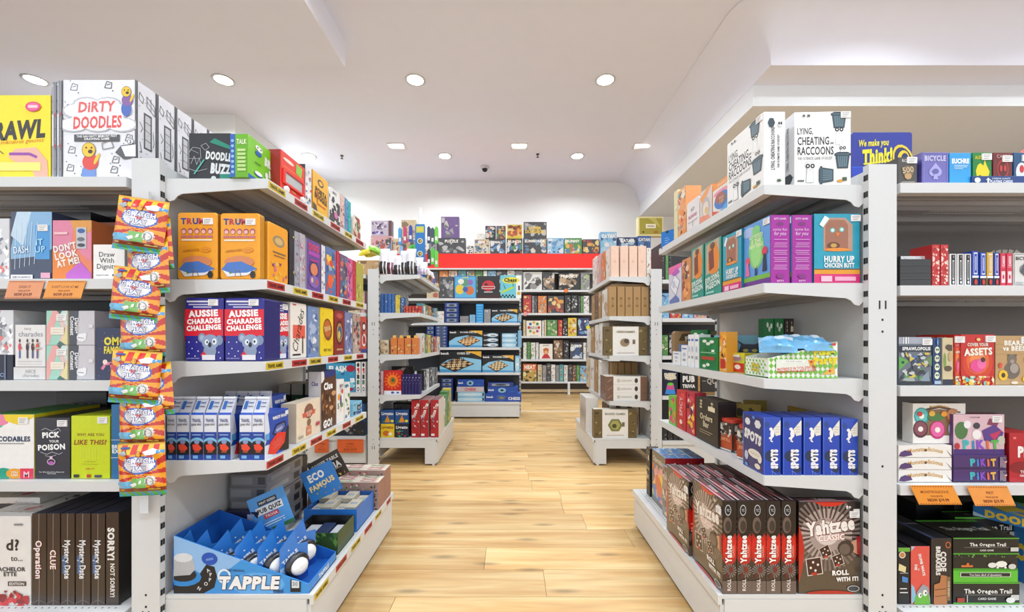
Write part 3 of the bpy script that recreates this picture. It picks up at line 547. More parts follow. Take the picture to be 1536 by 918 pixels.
D['tins'] = dict(c={'F': 'f5a51c', 'R': 'c98a20', 'L': 'c98a20', 'T': 'e09a1c'}, r=.07, b=.003, n='game_tin', F=[T(x, .16 + .15 * i, .87, .085, c, .14, 0, 'f8e8e0', .05) for i, (c, x) in enumerate(tr)] + [RC(.68, .82, .88, .91, 'f8f2ea')] +
    [EL(.17 + .165 * i, .72, .068, .045, 'b0526a') for i in range(5)] + [EL(.17 + .165 * i, .71, .05, .03, 'f0b8b0') for i in range(5)] + [RC(.1 + .165 * i, .62, .24 + .165 * i, .655, 'c8707a') for i in range(5)] + [RC(.12, .575, .88, .6, 'f4ead0'), T('APPROVED', .36, .43, .035, 'b87410', .42, 6), EL(.72, .44, .13, .04, 'e0821c'), EL(.72, .44, .115, .03, 'f2a428'), T('100%', .72, .44, .035, 'd07018', .18),
     EL(.5, .26, .38, .09, 'd8895a'), PG([(.05, .15), (.2, .25), (.55, .27), (.95, .16), (.7, .08), (.25, .06)], '4a7ac8'), PG([(.08, .14), (.3, .09), (.7, .1), (.93, .15), (.7, .06), (.2, .04)], 'e8eaf0'), LN([(.4, .05), (.42, .15)], .02, '8a6a3c'), LN([(.55, .04), (.5, .14)], .02, '8a6a3c'), EL(.84, .07, .07, .06, '24282e', 8), EL(.28, .1, .03, .02, '5f8a3c')])
D['tins2'] = dict(D['tins'], F=[EL(.5, .72, .3, .1, 'a08a68'), EL(.5, .72, .2, .06, 'd8b878'), RC(.2, .5, .85, .53, '8a6a40'), RC(.25, .45, .8, .47, '8a6a40'), BZ(.15, .05, .9, .35, ['d86a9a', 'f0a8c8', '8a3a6a', 'e8c040'], 14, 3)])
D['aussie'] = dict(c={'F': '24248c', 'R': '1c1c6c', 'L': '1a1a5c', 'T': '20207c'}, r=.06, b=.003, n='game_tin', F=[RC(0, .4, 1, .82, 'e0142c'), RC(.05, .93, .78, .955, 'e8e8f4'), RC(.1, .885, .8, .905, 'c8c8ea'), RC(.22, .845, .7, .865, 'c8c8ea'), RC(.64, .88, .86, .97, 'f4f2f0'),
    T('AUSSIE', .48, .755, .095, 'fff', .86, 3, None, .055), T('CHARADES', .5, .635, .075, 'fff', .88, 3, None, .055), T('CHALLENGE', .5, .53, .075, 'fff', .9, 3, None, .055),
    EL(.45, .37, .1, .075, '7f93b4'), EL(.9, .33, .1, .08, '7f93b4'), EL(.45, .37, .06, .045, 'aab8d0'), EL(.66, .16, .17, .1, '8a9ab8'), EL(.67, .3, .22, .125, '8fa0c2'), EL(.58, .3, .055, .045, 'e8f0fa'), EL(.78, .31, .06, .05, 'e8f0fa'), EL(.59, .3, .022, .02, K_), EL(.77, .31, .024, .022, K_), EL(.66, .26, .045, .04, '23232a'), PG([(.42, .1), (.5, .16), (.6, .08), (.5, .02)], 'd8202a'), RC(.46, .02, .8, .1, 'e6e8f0')] +
    [EL(u, v, .018, .012, 'dfe2f4', 6) for u, v in ((.12, .3), (.2, .2), (.32, .3), (.36, .16), (.12, .12), (.9, .14), (.28, .08), (.94, .05), (.55, .05))] + [T('A GREAT GAME FOR PARTIES', .22, .045, .014, 'c8c8ea', .34)],
    L=[RC(.15, .66, .85, .92, 'e8e8ee'), RC(.25, .7, .75, .88, '24248c'), RC(0, .32, 1, .64, 'e0142c'), T('AUSSIE CHARADES', .5, .48, .28, 'fff', .28, 90), EL(.5, .2, .3, .06, 'aab')])
D['charw'] = dict(c={'F': 'efe9e2', 'L': 'd8d0c8'}, r=.05, b=.002, n='game_tin', F=[RC(.12, .36, .9, .6, 'e8604c'), T('Charades', .45, .52, .34, '26221f', .8, 72, None, -.005, .2), RC(.1, .05, .6, .08, '333'), RC(.7, .08, .76, .4, '3a3028'), RC(.1, .95, .3, .97, 'c03040')])
gen('tin_blue', '7890c0', ['4a6aa8', 'b0c0dc', 'e6eaf2', '8a94a8'], None, seed=11, r=.08, band=None, nm2='game_tin', th=.07, tv=.87); gen('tin_yel', 'f2d21c', ['f2d21c', 'e8c010', 'a87818'], None, seed=12, r=.08, nm2='game_tin', n=6)
D['tin_yel']['F'] += [EL(.55, .55, .34, .24, '8a4a1c', 14, 20), EL(.52, .57, .27, .18, 'c86a28', 14, 20), T('TRIVIA', .5, .57, .1, 'f0e0a0', .5, 12), T('TEST YOU', .5, .12, .05, '5a4010', .6)]
D['tin_red'] = dict(c='8c2420', r=.08, n='game_tin', F=[EL(.5, .88, .3, .06, 'c05a50'), EL(.5, .5, .38, .28, '5a1410'), EL(.5, .5, .3, .22, 'b08a4a'), EL(.52, .5, .2, .15, '3a5a8c'), EL(.45, .45, .12, .09, 'e0c060'), RC(.2, .1, .8, .14, 'd0a070')])
gen('tin_bg', '7f88b4', ['6a74a4', 'a8b0d0', 'e0e4f0', '5a5a7a'], None, seed=13, r=.08, nm2='game_tin'); gen('tin_pat', 'b8a49a', ['e0d0c0', '8a3a3a', '3a6a6a', '4a3a3a', 'c87a5a'], None, seed=14, r=.06, n=34, k=.22, nm2='game_tin')
D['tin_pat2'] = dict(c='c84a3a', r=.03, n='game_box', F=[EL(.5, .72, .34, .14, '222'), EL(.5, .72, .22, .08, 'eee'), EL(.5, .35, .38, .18, 'ddd'), EL(.5, .35, .26, .12, 'c83030'), LN([(.1, .6), (.9, .2)], .08, '222'), RC(0, 0, 1, .1, '2c3a8c')])
gen('book_dk', '23242c', ['f0e020', '3a3c44', '2c2c34'], None, seed=15, n=8); gen('slv', 'a4a4b0', ['8a8a98', 'c8c4d4', '7a5a8a', 'a03a5a'], None, seed=16); gen('slv2', 'b8b4bc', ['9a96a4', 'd8d4dc', 'c05a7a'], None, seed=17)
D['dog'] = dict(c={'F': '6a4a9a', 'L': 'c8b8c8'}, F=[T('DOG', .5, .87, .12, 'e02c4c', .8, 0, 'f4dce0', .05), RC(.1, .7, .9, .78, 'b04ab0'), EL(.5, .45, .36, .17, '3a3a7c'), EL(.5, .44, .26, .12, 'e0885a'), EL(.5, .2, .36, .12, '8a6ab8'), EL(.35, .22, .08, .05, 'e8c8a0'), EL(.68, .2, .08, .05, 'd0604a'), LN([(.2, .6), (.8, .62)], .05, 'c83a8a')])
gen('multi1', '5a7ab0', ['e88a3c', '2c5f9a', 'e04a2c', 'f0c83c', '8ac0d0'], None, seed=18); D['multi1']['F'] += [EL(.4, .3, .25, .15, 'f0642c')]
gen('redbk', 'c42c44', ['a01c34', 'e86a80'], None, n=6, seed=19); gen('pat', '6a5a7a', ['3a8ac0', 'e06a4a', 'a8b890', 'd8c8a0', '2c3a6a'], None, n=36, seed=20); gen('pink', 'd86a9a', ['f0a8c4', 'a83a6a', '7a3a8a'], None, seed=21); gen('olive', 'b4b04a', ['8a8a34', 'd8d48a'], None, seed=22, n=8)
# travel guess who style pack
gh = [RC(0, .0, 1, .62, '1f45a0'), EL(.5, .36, .6, .14, '7fc0e4'), EL(.5, .3, .6, .14, '14161c'), RC(0, .12, 1, .24, '14161c'), EL(.5, .4, .22, .05, '8a9ac8', 8), PG([(.2, .24), (.15, .34), (.6, .36), (.9, .26), (.7, .2), (.35, .2)], 'e8482c'), RC(.2, .03, .6, .1, '7ab4e8'), RC(.3, .17, .7, .185, 'e07050')]
D['guess'] = dict(c={'F': '1e4cb4', 'L': 'e9ebf2', 'T': '2a52c0', 'K': '16368c'}, n='travel_game', L=gh + [T('TRAVEL', .5, .88, .2, '2c3c7c', .7), T('guess who?', .5, .8, .16, '556', .8), RC(.15, .55, .85, .57, 'a8c0ee')],
    F=[RC(0, .0, .45, .3, 'dfe6f4'), PG([(0, 1), (0, .3), (.2, .6), (.12, 1)], 'dfe6f4'), T("WHO'S WHO?", .62, .86, .07, 'fff', .62, 0, None, .05), PG([(.3, .5), (.45, .7), (.85, .72), (.9, .56), (.6, .4)], '14203c'), PG([(.35, .52), (.48, .66), (.8, .68), (.84, .58), (.58, .45)], '5a6ab4'), T('WHO', .58, .57, .07, 'dfe4f8', .3, 10), PG([(.85, 0), (1, 0), (1, .6), (.5, .1)], '15161c'),
       PG([(.12, .1), (.2, .34), (.5, .5), (.86, .44), (.8, .2), (.4, .02)], 'e8301c'), T('GUESS|WHO?', .5, .26, .09, 'f0706a', .5, 14, 'b81c10'), RC(.02, .42, .16, .56, '5aa8e8'), RC(.82, .86, .96, .96, 'e8ecf6')])
def guess_x(o, w, t, h):
    # raised header tab on the near narrow face
    if 'ght' not in _mc:
        m = MB(); hh = .052
        m.prism([(-w / 2 + .002, h - .004), (-w / 2 + .002, h + .0), (-w / 2 + .03, h + hh), (-w / 2 + .032, h + hh), (-w / 2 + .02, h - .004)], 'y', -t / 2 + .001, t / 2 - .001, 'd7dbe8')
        q = lambda u, v, o_: (-w / 2 + .002 + v * .028 - o_ * 1.6, (.5 - u) * (t - .002), h + v * hh + o_)
        paint(m, [RC(.0, .0, 1, .12, '2450b8'), RC(.12, .3, .4, .75, '2a6ac0'), T('travel', .68, .66, .12, '2c3a7c', .4), RC(.48, .42, .92, .46, '667'), RC(0, .85, 1, .97, 'eef0f8')], t, hh, q, .0006)
        _mc['ght'] = m.build('header_tab', 'print')
    link('header_tab', _mc['ght'], o)
EXTRA['guess'] = guess_x
D['cream'] = dict(c={'F': 'ecdcc6', 'L': 'd8c8b0', 'T': 'e8dcc8'}, F=[EL(.5, .72, .2, .2, '8a5a4c'), PG([(.25, .58), (.75, .6), (.8, .72), (.22, .7)], 'd8604a'), T('AUSSIE|PUB', .5, .65, .07, 'f4dcc8', .42), EL(.5, .42, .08, .1, '8a6a50'), RC(.38, .08, .6, .32, 'd88a6a'), T('CARD', .48, .2, .05, 'f4e4d4', .16), RC(.06, .08, .25, .14, 'b0a890'), RC(.8, .24, .96, .34, 'c04050')])
D['clue'] = dict(c={'F': '5a3420', 'L': 'd9d6dc', 'T': '23286c'}, F=[PG([(0, .8), (.2, .86), (.2, 1), (0, 1)], 'f0eee8'), PG([(.15, 1), (.3, .88), (.9, .9), (1, 1)], '23307c'), RC(.0, .82, .12, 1, 'f4f2ee'), BZ(.02, .2, .98, .72, ['8a5430', '3a2014', 'b07848', '6a3c24', 'd0a070'], 26, 9), T('Clue', .45, .74, .11, 'fff', .8, 0, '20140c', .06), T('GO!', .4, .1, .12, 'fff', .6, 0, '2c307c', .06)], L=[T('Clue', .5, .8, .2, '2a3a8c', .5)])
D['five'] = dict(c={'F': 'f4f2f0', 'L': 'e6e4e2'}, F=[EL(.3, .6, .18, .08, 'f0a81c'), EL(.55, .5, .12, .14, '3a5ab8'), EL(.75, .72, .12, .06, 'd8303a'), EL(.7, .4, .16, .06, '5aa848'), T('5', .2, .4, .12, '222', .2), LN([(.5, .9), (.5, .25)], .03, 'c03040'), T('SPOT', .6, .85, .07, '333', .5)])
D['colorbk'] = dict(c={'F': 'f0eee8', 'L': 'c8c4c0'}, F=[BZ(.05, .05, .95, .95, ['222', 'e04a3a', 'fff', '3a7ac0', '50a050'], 20, 3)])
D['eight'] = dict(c={'F': '2c3038', 'T': 'c0b098'}, F=[RC(0, .72, 1, 1, 'd8d0c4'), EL(.5, .55, .2, .075, 'e8e0d0'), EL(.5, .55, .11, .04, '2c3038'), EL(.5, .42, .22, .085, 'e8e0d0'), EL(.5, .42, .12, .045, '2c3038'), BZ(.05, .02, .95, .3, ['3a6a3c', '2a5aa0', 'c09a3c'], 10, 4), RC(.7, .4, .78, .6, 'c08a3c')])
D['eight2'] = dict(D['eight'], c={'F': '2c5f3c', 'T': 'c0b098'}); D['eight3'] = dict(D['eight'], c={'F': '2450a0', 'T': 'c0b098'})
D['greyflat'] = dict(c={'F': '77787e', 'T': '606268', 'L': '5c5e64', 'R': '8a8b90'}, m='wrap', F=[RC(.05, .2, .6, .8, '8e9096'), RC(.75, .2, .95, .8, '4a4c52')], R=[RC(.1, .3, .6, .7, 'a8aab0'), RC(.75, .2, .92, .8, '33353a')])
D['tapplebk'] = dict(c={'F': '20244c'}, F=[T('TAPPLE', .5, .55, .3, '6a6ea8', .7), RC(.7, .8, .9, .95, 'a8b0d8'), RC(.1, .1, .9, .2, '3a3f7c')])
wood_ = ['5a6a54', '8a9a80', 'b8a890', '46543c']
D['ecob'] = dict(c={'F': 'b8b09c', 'T': 'c8c0ae', 'L': 'a8a08c'}, F=[RC(.1, .2, .5, .8, '3a8ac8'), T('ECO', .3, .5, .4, 'f0ece0', .38), BZ(.5, .1, 1, .9, wood_, 8, 2)], T=[T('ECO', .5, .5, .4, '3a8ac8', .6)])
D['pattn'] = dict(c={'F': 'a88a80', 'T': 'd8cfc0', 'L': '7a4a48', 'R': '9a6a60'}, F=[BZ(.0, .0, 1, 1, ['c04a54', '6a9a6a', 'e8dcd0', 'b87a8a', '3a3030'], 40, 5, .2)], T=[EL(.17 + .33 * (i % 3), .2 + .3 * (i // 3), .12, .1, ('c04a5a', '7a9a5a', 'b03a4a')[(i + i // 3) % 3]) for i in range(9)] + [EL(.17 + .33 * (i % 3), .2 + .3 * (i // 3), .07, .05, 'ece0d4') for i in range(9)], L=[BZ(.0, .0, 1, 1, ['c04a54', '6a9a6a', 'e8dcd0', '3a3030'], 20, 6, .3)])
# --- right aisle shelves
def rac(u, v, s): return [PG([(u - .055 * s, v - .13 * s), (u + .055 * s, v - .13 * s), (u + .04 * s, v + .02 * s), (u - .04 * s, v + .02 * s)], 'b8b8b8'), PG([(u - .05 * s, v - .125 * s), (u + .05 * s, v - .125 * s), (u + .035 * s, v + .02 * s), (u - .035 * s, v + .02 * s)], 'f8f8f8'), PG([(u - .07 * s, v + .05 * s), (u - .05 * s, v + .1 * s), (u + .05 * s, v + .1 * s), (u + .07 * s, v + .05 * s), (u, v - .02 * s)], 'e4e4e4'),
    EL(u - .03 * s, v + .045 * s, .03 * s, .024 * s, '111'), EL(u + .035 * s, v + .045 * s, .03 * s, .024 * s, '111'), EL(u - .03 * s, v + .045 * s, .012 * s, .01 * s, 'fff', 8), EL(u + .035 * s, v + .045 * s, .012 * s, .01 * s, 'fff', 8)] + [LN([(u - .1 * s - .03 * i, v - .12 * s), (u - .085 * s - .03 * i, v - .1 * s)], .014 * s, '111') for i in range(4 if s > 1.25 else 2)]
def bin_(u, v, s, r=0):
    cr, sr = math.cos(math.radians(r)), math.sin(math.radians(r)); k = .86
    q = lambda pts: [(u + (x * cr - y * sr) * s, v + (x * sr + y * cr) * s * k) for x, y in pts]
    A = [PG(q([(-.075, -.1), (.075, -.1), (.1, .07), (-.1, .07)]), '1c262c'), PG(q([(-.067, -.09), (.067, -.09), (.09, .065), (-.09, .065)]), '3f5966')]
    A += [LN(q([(x * .75, -.08), (x, .055)]), .009, '86a2ae') for x in (-.06, -.03, 0, .03, .06)]
    return A + [PG(q([(-.115, .06), (.115, .06), (.115, .085), (.07, .105), (-.07, .105), (-.115, .085)]), '1c262c'), PG(q([(-.1, .068), (.1, .068), (.09, .088), (-.09, .088)]), '4c6a78')]
D['raccoon'] = dict(c={'F': 'f5f5f4', 'R': 'ececec', 'L': 'e0e0e2', 'T': 'e8e8e8'}, F=[T('LYING,', .19, .74, .12, '19191b', .28, 0, None, .02), T('CHEATING', .335, .605, .12, '19191b', .56, 0, None, .02), T('RACCOONS', .375, .47, .12, '19191b', .64, 0, None, .02), T('THE ULTIMATE GAME OF DECEIT', .365, .365, .04, '3c3c3e', .62, 0, None, .0)]
    + rac(.79, .7, 1.2) + bin_(.79, .88, 1.25, 0) + rac(.85, .46, .9) + bin_(.85, .33, 1.25) + rac(.27, .2, 1.3) + bin_(.56, .13, 1.25, 90) + [EL(.8, .05, .06, .02, 'd8a030', 7), RC(.14, .93, .18, .96, '555'), RC(.22, .93, .27, .96, '555'), RC(.84, .05, .92, .1, '4a5a3c'), RC(.84, .92, .95, .98, 'f4f4f4')],
    R=[T('LYING, CHEATING RACCOONS', .42, .5, .19, '1b1b1d', .58, 90, None, .02), T('THE ULTIMATE GAME OF DECEIT', .68, .46, .09, '444', .45, 90), EL(.35, .85, .17, .07, '30434e', 6), EL(.75, .83, .12, .04, 'e8e8e8'), EL(.7, .84, .04, .02, '111'), EL(.8, .84, .04, .02, '111'), EL(.7, .06, .1, .02, '45603c')], L=[T('LYING, CHEATING RACCOONS', .5, .55, .22, '55575c', .6, 90, None, .02), EL(.5, .12, .4, .08, '222c33', 6)])
D['cats'] = dict(c={'F': 'ece6d8', 'R': 'e0dccf'}, F=[EL(.5, .6, .25, .2, 'c8a850'), T('THESE|CATS', .5, .3, .12, '222', .8), EL(.4, .85, .2, .12, '44403c')], R=[T('CATS', .5, .2, .3, '222', .8)])
D['mice'] = dict(c={'F': 'e8e2dc', 'R': 'e0dad4', 'T': 'e88a2c'}, F=[RC(0, .82, 1, 1, 'f0942c'), T('SEQUENCE', .5, .9, .07, 'fae0c0', .8), EL(.45, .66, .4, .08, 'e890a8'), EL(.5, .4, .4, .26, '3a7ac8'), EL(.4, .5, .25, .16, 'a85a50'), EL(.55, .4, .22, .13, '8a6a60'), T('FISH|DIP', .5, .4, .1, 'e8b090', .5, 0, '7a3a34'), PG([(0, 0), (0, .2), (.6, 0)], 'd8502c'), PG([(.4, .05), (1, .35), (1, .1), (.6, 0)], '4aa0e0')])
D['egg'] = dict(c={'F': 'd8ccc4', 'T': 'e8942c', 'R': 'e88a3c'}, m='wrap', F=[PG([(0, .8), (.6, 1), (1, 1), (.2, .6)], 'f0962c'), EL(.5, .45, .34, .3, 'b8b0b0'), EL(.5, .4, .25, .22, 'e8d8c8'), EL(.55, .35, .12, .1, 'd8b45a'), PG([(0, 0), (1, 0), (.7, .2), (0, .25)], 'e8845a')], n='blister_pack')
D['doll'] = dict(c={'F': 'e6dfe0', 'T': 'd04030'}, m='wrap', r=.12, F=[T('0.27', .5, .7, .1, '6a6a70', .5), T('BLENDER', .5, .48, .1, 'c86a8a', .7), T('J', .5, .25, .12, '6a6a70', .3), RC(.1, .3, .9, .32, 'b8b0b8')], n='blister_pack')
gen('redcard', 'e03a1c', ['f04a24', 'c02c14', 'f8e0d0'], None, seed=31, n=8); gen('dogs', 'e8a060', ['f08a30', '3a2a20', 'e8d8c0', 'd04a3c', '4a90b0'], None, seed=32, n=34, k=.35); gen('yelbk', 'e0d8a8', ['c8c088', 'f0e8c8'], None, n=6, seed=33)
D['purple'] = dict(c={'F': 'a81fa0', 'L': '7a1674', 'T': '8a2a84', 'R': '8a1a82'}, F=[RC(0, 0, .04, 1, '6a1266'), RC(.96, 0, 1, 1, '6a1266'), T('KITTY GAMES', .5, .945, .026, 'f0dcf0', .6), EL(.5, .87, .2, .03, '7c2a78', 9), T('some fun', .5, .79, .04, 'e8c8e8', .7, 0, None, 0, .2), T('for you', .5, .73, .055, 'f0d8f0', .6, 0, None, 0, .2)] + [RC(.15 + .03 * (i % 3), .2 + .027 * i, .85 - .04 * (i % 2), .212 + .027 * i, 'd890d4') for i in range(17) if i % 4 != 3] + [EL(.5, .1, .2, .035, '8a2a84'), T('KITTY', .5, .03, .025, 'f0dcf0', .5)])
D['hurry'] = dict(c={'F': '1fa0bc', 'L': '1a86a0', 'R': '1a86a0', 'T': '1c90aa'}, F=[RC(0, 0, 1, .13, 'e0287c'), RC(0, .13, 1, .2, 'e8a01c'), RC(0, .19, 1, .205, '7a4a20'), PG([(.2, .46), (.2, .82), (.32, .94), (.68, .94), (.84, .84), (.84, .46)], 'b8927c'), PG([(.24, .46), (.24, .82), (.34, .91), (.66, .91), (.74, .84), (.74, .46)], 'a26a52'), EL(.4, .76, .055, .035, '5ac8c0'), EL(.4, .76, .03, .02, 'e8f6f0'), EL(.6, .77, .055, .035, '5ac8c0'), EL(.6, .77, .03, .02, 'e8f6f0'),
    PG([(.47, .73), (.5, .66), (.56, .72)], 'e8782c'), EL(.42, .54, .14, .05, '6a3c28'), EL(.5, .48, .3, .025, 'e8902c'), EL(.42, .54, .07, .03, 'c8a04a'), T('HURRY UP', .54, .345, .085, 'f6f6f4', .66, 0, None, .04), T('CHICKEN BUTT', .54, .255, .062, 'f6f6f4', .66, 0, None, .04), PG([(.1, .84), (.22, .97), (.32, .93), (.18, .8)], 'e8f4f6'), RC(.14, .02, .38, .1, 'f4c8dc'), RC(.44, .03, .9, .09, 'f2b0cc'), RC(.84, .9, .96, .97, 'eef4f4')])
D['potato'] = dict(c={'F': '5a9ae0', 'R': '7a2a84', 'L': '7a2a84', 'T': '5a8ad0'}, F=[RC(0, 0, 1, .09, '6a2c8c'), RC(0, .09, 1, .16, '7ab83c'), EL(.2, .88, .25, .08, 'a8c0ec'), EL(.5, .56, .3, .3, '7fcf7c'), EL(.5, .86, .16, .08, '7fcf7c'), EL(.5, .5, .2, .2, '9ade86'), T('HOT POTATO|IS THE|NEW THING', .5, .7, .06, 'e2f6c0', .5, 0, None, .04), EL(.82, .5, .1, .07, 'd82c50'), EL(.18, .42, .09, .06, 'e84a6a'), PG([(.74, .2), (.9, .2), (.86, .46), (.78, .46)], '1c2240'), PG([(.1, .18), (.26, .18), (.2, .4), (.12, .4)], 'e86aa0'), PG([(.45, .17), (.55, .17), (.53, .28), (.47, .28)], '22366c'), EL(.5, .3, .03, .02, 'f0c8a0'), RC(.85, .9, .96, .96, 'e6e6f0')])
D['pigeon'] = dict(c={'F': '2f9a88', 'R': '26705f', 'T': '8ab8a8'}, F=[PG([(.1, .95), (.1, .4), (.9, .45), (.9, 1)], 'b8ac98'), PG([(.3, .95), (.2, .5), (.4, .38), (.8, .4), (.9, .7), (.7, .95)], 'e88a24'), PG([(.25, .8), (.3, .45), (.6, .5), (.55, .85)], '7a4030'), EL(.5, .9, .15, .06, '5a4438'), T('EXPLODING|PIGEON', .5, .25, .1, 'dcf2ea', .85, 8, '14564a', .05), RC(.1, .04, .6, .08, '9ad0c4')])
gen('orangebk', 'd88a4c', ['a04a28', 'e8c8a8', 'f0a050', '5a4a4a'], None, seed=41); 
D['unob'] = dict(c={'F': 'd4d4e2', 'R': 'b0b0c4'}, b=.001, F=[PG([(0, .8), (0, 1), (1, 1), (1, .9)], 'e86aa8'), PG([(.2, .8), (.7, .92), (.9, .78), (.5, .7)], 'c060c0'), PG([(.5, .75), (.9, .55), (.6, .2), (.15, .45)], 'eef0f6'), LN([(.15, .45), (.5, .75), (.9, .55), (.6, .2), (.15, .45)], .02, '7a7a94'), LN([(.3, .6), (.75, .36)], .02, '8a8aa4'), PG([(.1, .1), (.6, .22), (.85, .1), (.85, .02), (.1, .02)], '6a78b4'), EL(.45, .5, .12, .1, 'c8cce0')])
chk = [PG([(.0 + .0714 * i + (.0357 if j % 2 else 0), .085 * j), (.0357 + .0714 * i + (.0357 if j % 2 else 0), .085 * j + .085), (.0714 + .0714 * i + (.0357 if j % 2 else 0), .085 * j), (.0357 + .0714 * i + (.0357 if j % 2 else 0), .085 * j - .085)], '7ac23c') for i in range(14) for j in range(0, 13, 1) if j % 2 == 0 or i < 13][::1]
chk = [c for k_, c in enumerate(chk) if k_ % 13 % 2 == 0]
D['kitty'] = dict(c={'F': '7fc4e2', 'R': '5aa0c4', 'T': '6ab0d0'}, F=[T('KITTY', .2, .84, .09, '1c2c50', .3, 0, None, .05), PG([(.38, .9), (.5, .72), (.45, .5), (.55, .3), (.8, .3), (.84, .6), (.98, .92), (.75, .74), (.55, .74)], '1c2440'), EL(.64, .5, .13, .1, '2c4a8c'), EL(.58, .56, .05, .045, 'e8e05a'), EL(.74, .56, .05, .045, 'e8e05a'), EL(.64, .45, .06, .05, 'e8e4dc'), EL(.86, .4, .12, .14, '4a7ac8'), EL(.15, .22, .1, .14, '16203c'), EL(.45, .2, .14, .1, '3a5aa8'), EL(.7, .12, .2, .1, '2c3c78')])
gen('green', '177a3c', ['1f8a48', '146a32'], None, n=4, seed=44); D['green']['F'] += [EL(.3, .88, .12, .05, 'e8f0e0'), EL(.5, .8, .12, .05, 'dfe8d8'), EL(.7, .86, .12, .05, 'e8f0e0'), RC(.1, .5, .9, .54, '7ab88a'), RC(.15, .3, .85, .4, 'b8442c'), EL(.5, .15, .1, .05, 'e8f0e0'), EL(.3, .1, .1, .05, 'e8f0e0'), RC(.7, .55, .85, .62, 'f4f4f0')]
gen('orangecard', 'e8a02c', ['f0b83c', '3a3028', 'e8e0c8', 'd86a20'], None, seed=45); D['orangecard']['F'] += [RC(.15, .08, .85, .32, 'c02c1c')]
D['yellowred'] = dict(c={'F': 'd8cc20', 'R': 'c0b41c', 'T': 'e0d430'}, F=[EL(.6, .7, .35, .2, 'b8b45a'), EL(.6, .72, .25, .13, 'a07a90'), RC(.0, 0, .35, .6, '20409c'), EL(.2, .35, .14, .2, '16307c'), RC(.42, .05, .98, .5, 'd0281c'), EL(.7, .3, .14, .12, 'f4e8d8'), RC(.5, .8, .8, .92, 'f0ece0')])
D['farkle'] = dict(c={'F': 'a8885a', 'L': '8a6a48', 'R': '8a6a48'}, r=.08, b=.003, F=[PG([(.12, .7), (.2, .92), (.85, .95), (.92, .72)], '5a4420'), T('Farkle!', .5, .8, .13, 'f2ead8', .62, 8, '2a3a6c', .06), T('MINI', .5, .66, .04, 'e0d0a0', .2), RC(.12, .1, .88, .6, '8a9ac8'), EL(.45, .35, .25, .16, 'b0bce0'), RC(.2, .06, .6, .4, '2a6ad0'), EL(.85, .82, .1, .06, '1a1a1c')])
D['tube'] = dict(c={'F': 'eef0f2', 'T': '2a60b8'}, F=[RC(.15, .8, .85, .86, '3a6ac0'), EL(.5, .55, .25, .1, 'b8c4dc'), T('DICE', .5, .3, .1, '556', .6)])
gen('redpk', 'c8282c', ['a81c24', 'e0484c'], None, n=5, seed=51); D['redpk']['F'] += [T('SPICY', .5, .6, .3, 'f0c8c8', .5, 90), EL(.5, .2, .15, .06, 'f4dcd8')]
gen('redw', 'b8283c', ['f0e8e8', 'd04050', '302830', 'e8c030'], None, n=30, seed=52); gen('greenpk', '6ac03c', ['d8e040', 'e04080', '2a8a3c', 'e89030'], None, n=22, seed=53)
D['brew'] = dict(c={'F': '2e2620', 'R': '221c18', 'T': '3a302a'}, r=.04, F=[EL(.25 + .5 * (i % 2), .92 - .07 * (i // 2), .06, .03, 'c0b090', 8) for i in range(6)] + [T('Orders|Bar', .5, .5, .13, 'ccbfa0', .8, 0, None, .04), RC(.2, .25, .8, .27, 'a09478'), RC(.2, .2, .7, .22, 'a09478'), RC(.6, .75, .9, .85, 'e8dcb8')])
D['spots'] = dict(c={'F': '1f3fb0', 'R': '1244b8', 'L': '1244b8', 'T': '2a52c8'}, m='wrap', F=[RC(.04, .03, .96, .97, '2a2f74'), RC(0, .0, .03, 1, '4a8ae0')] + [T('SPOTS', .5, .6, .16, 'f4f4f2', .84, -8, '1a1d50', .07), EL(.25, .85, .14, .07, 'e8e8ee', 7), EL(.75, .85, .16, .08, 'e8e8ee', 6), EL(.55, .95, .06, .025, '5a9ae8'), EL(.6, .3, .32, .08, 'efe9dc'), EL(.85, .25, .1, .08, 'efe9dc'), EL(.2, .22, .1, .09, 'c8ccdc', 7), EL(.75, .1, .14, .05, 'efe9dc', 8), EL(.2, .05, .08, .03, '5a9ae8')] +
    [EL(.45 + i * .07, .31 - .02 * (i % 2), .014, .012, '333', 6) for i in range(6)], R=[EL(.42, .33, .34, .1, '143058'), EL(.75, .1, .22, .06, '143058'), EL(.2, .88, .15, .05, '123a90'), T('SPOTS', .62, .28, .36, 'f4f4f4', .34, 90, None, .08), PG([(.55, .8), (.98, .96), (.98, .7), (.7, .68)], 'ece8dc'), EL(.5, .72, .12, .075, 'f4f4f4', 8), EL(.42, .8, .1, .03, 'f4f4f4', 8), EL(.4, .65, .12, .02, 'f4f4f4', 8, 30), LN([(.5, .68), (.4, .6), (.52, .58)], .08, 'f4f4f4')] + [EL(.7 + .06 * (i % 4), .75 + .045 * (i // 4), .014, .006, '222', 6) for i in range(12)] + [RC(0, 0, .02, 1, '5a90f0'), LN([(.5, .0), (.45, .08), (.7, .02)], .02, '7aa4f4')])
def dice(u, v, s, r): return [PG([(u + s * math.cos(math.radians(r + 90 * i + 45)) * 1.0, v + s * .75 * math.sin(math.radians(r + 90 * i + 45))) for i in range(4)], 'e8d8d0'), PG([(u + s * .9 * math.cos(math.radians(r + 90 * i + 45)), v + s * .68 * math.sin(math.radians(r + 90 * i + 45))) for i in range(4)], '3a1510')] + [EL(u + s * .35 * math.cos(a), v + s * .26 * math.sin(a), s * .11, s * .08, 'f0e4dc', 7) for a in (0.4, 1.9, 3.5, 5)] + [EL(u, v - s * .45, s * .3, s * .1, 'b82818', 8)]
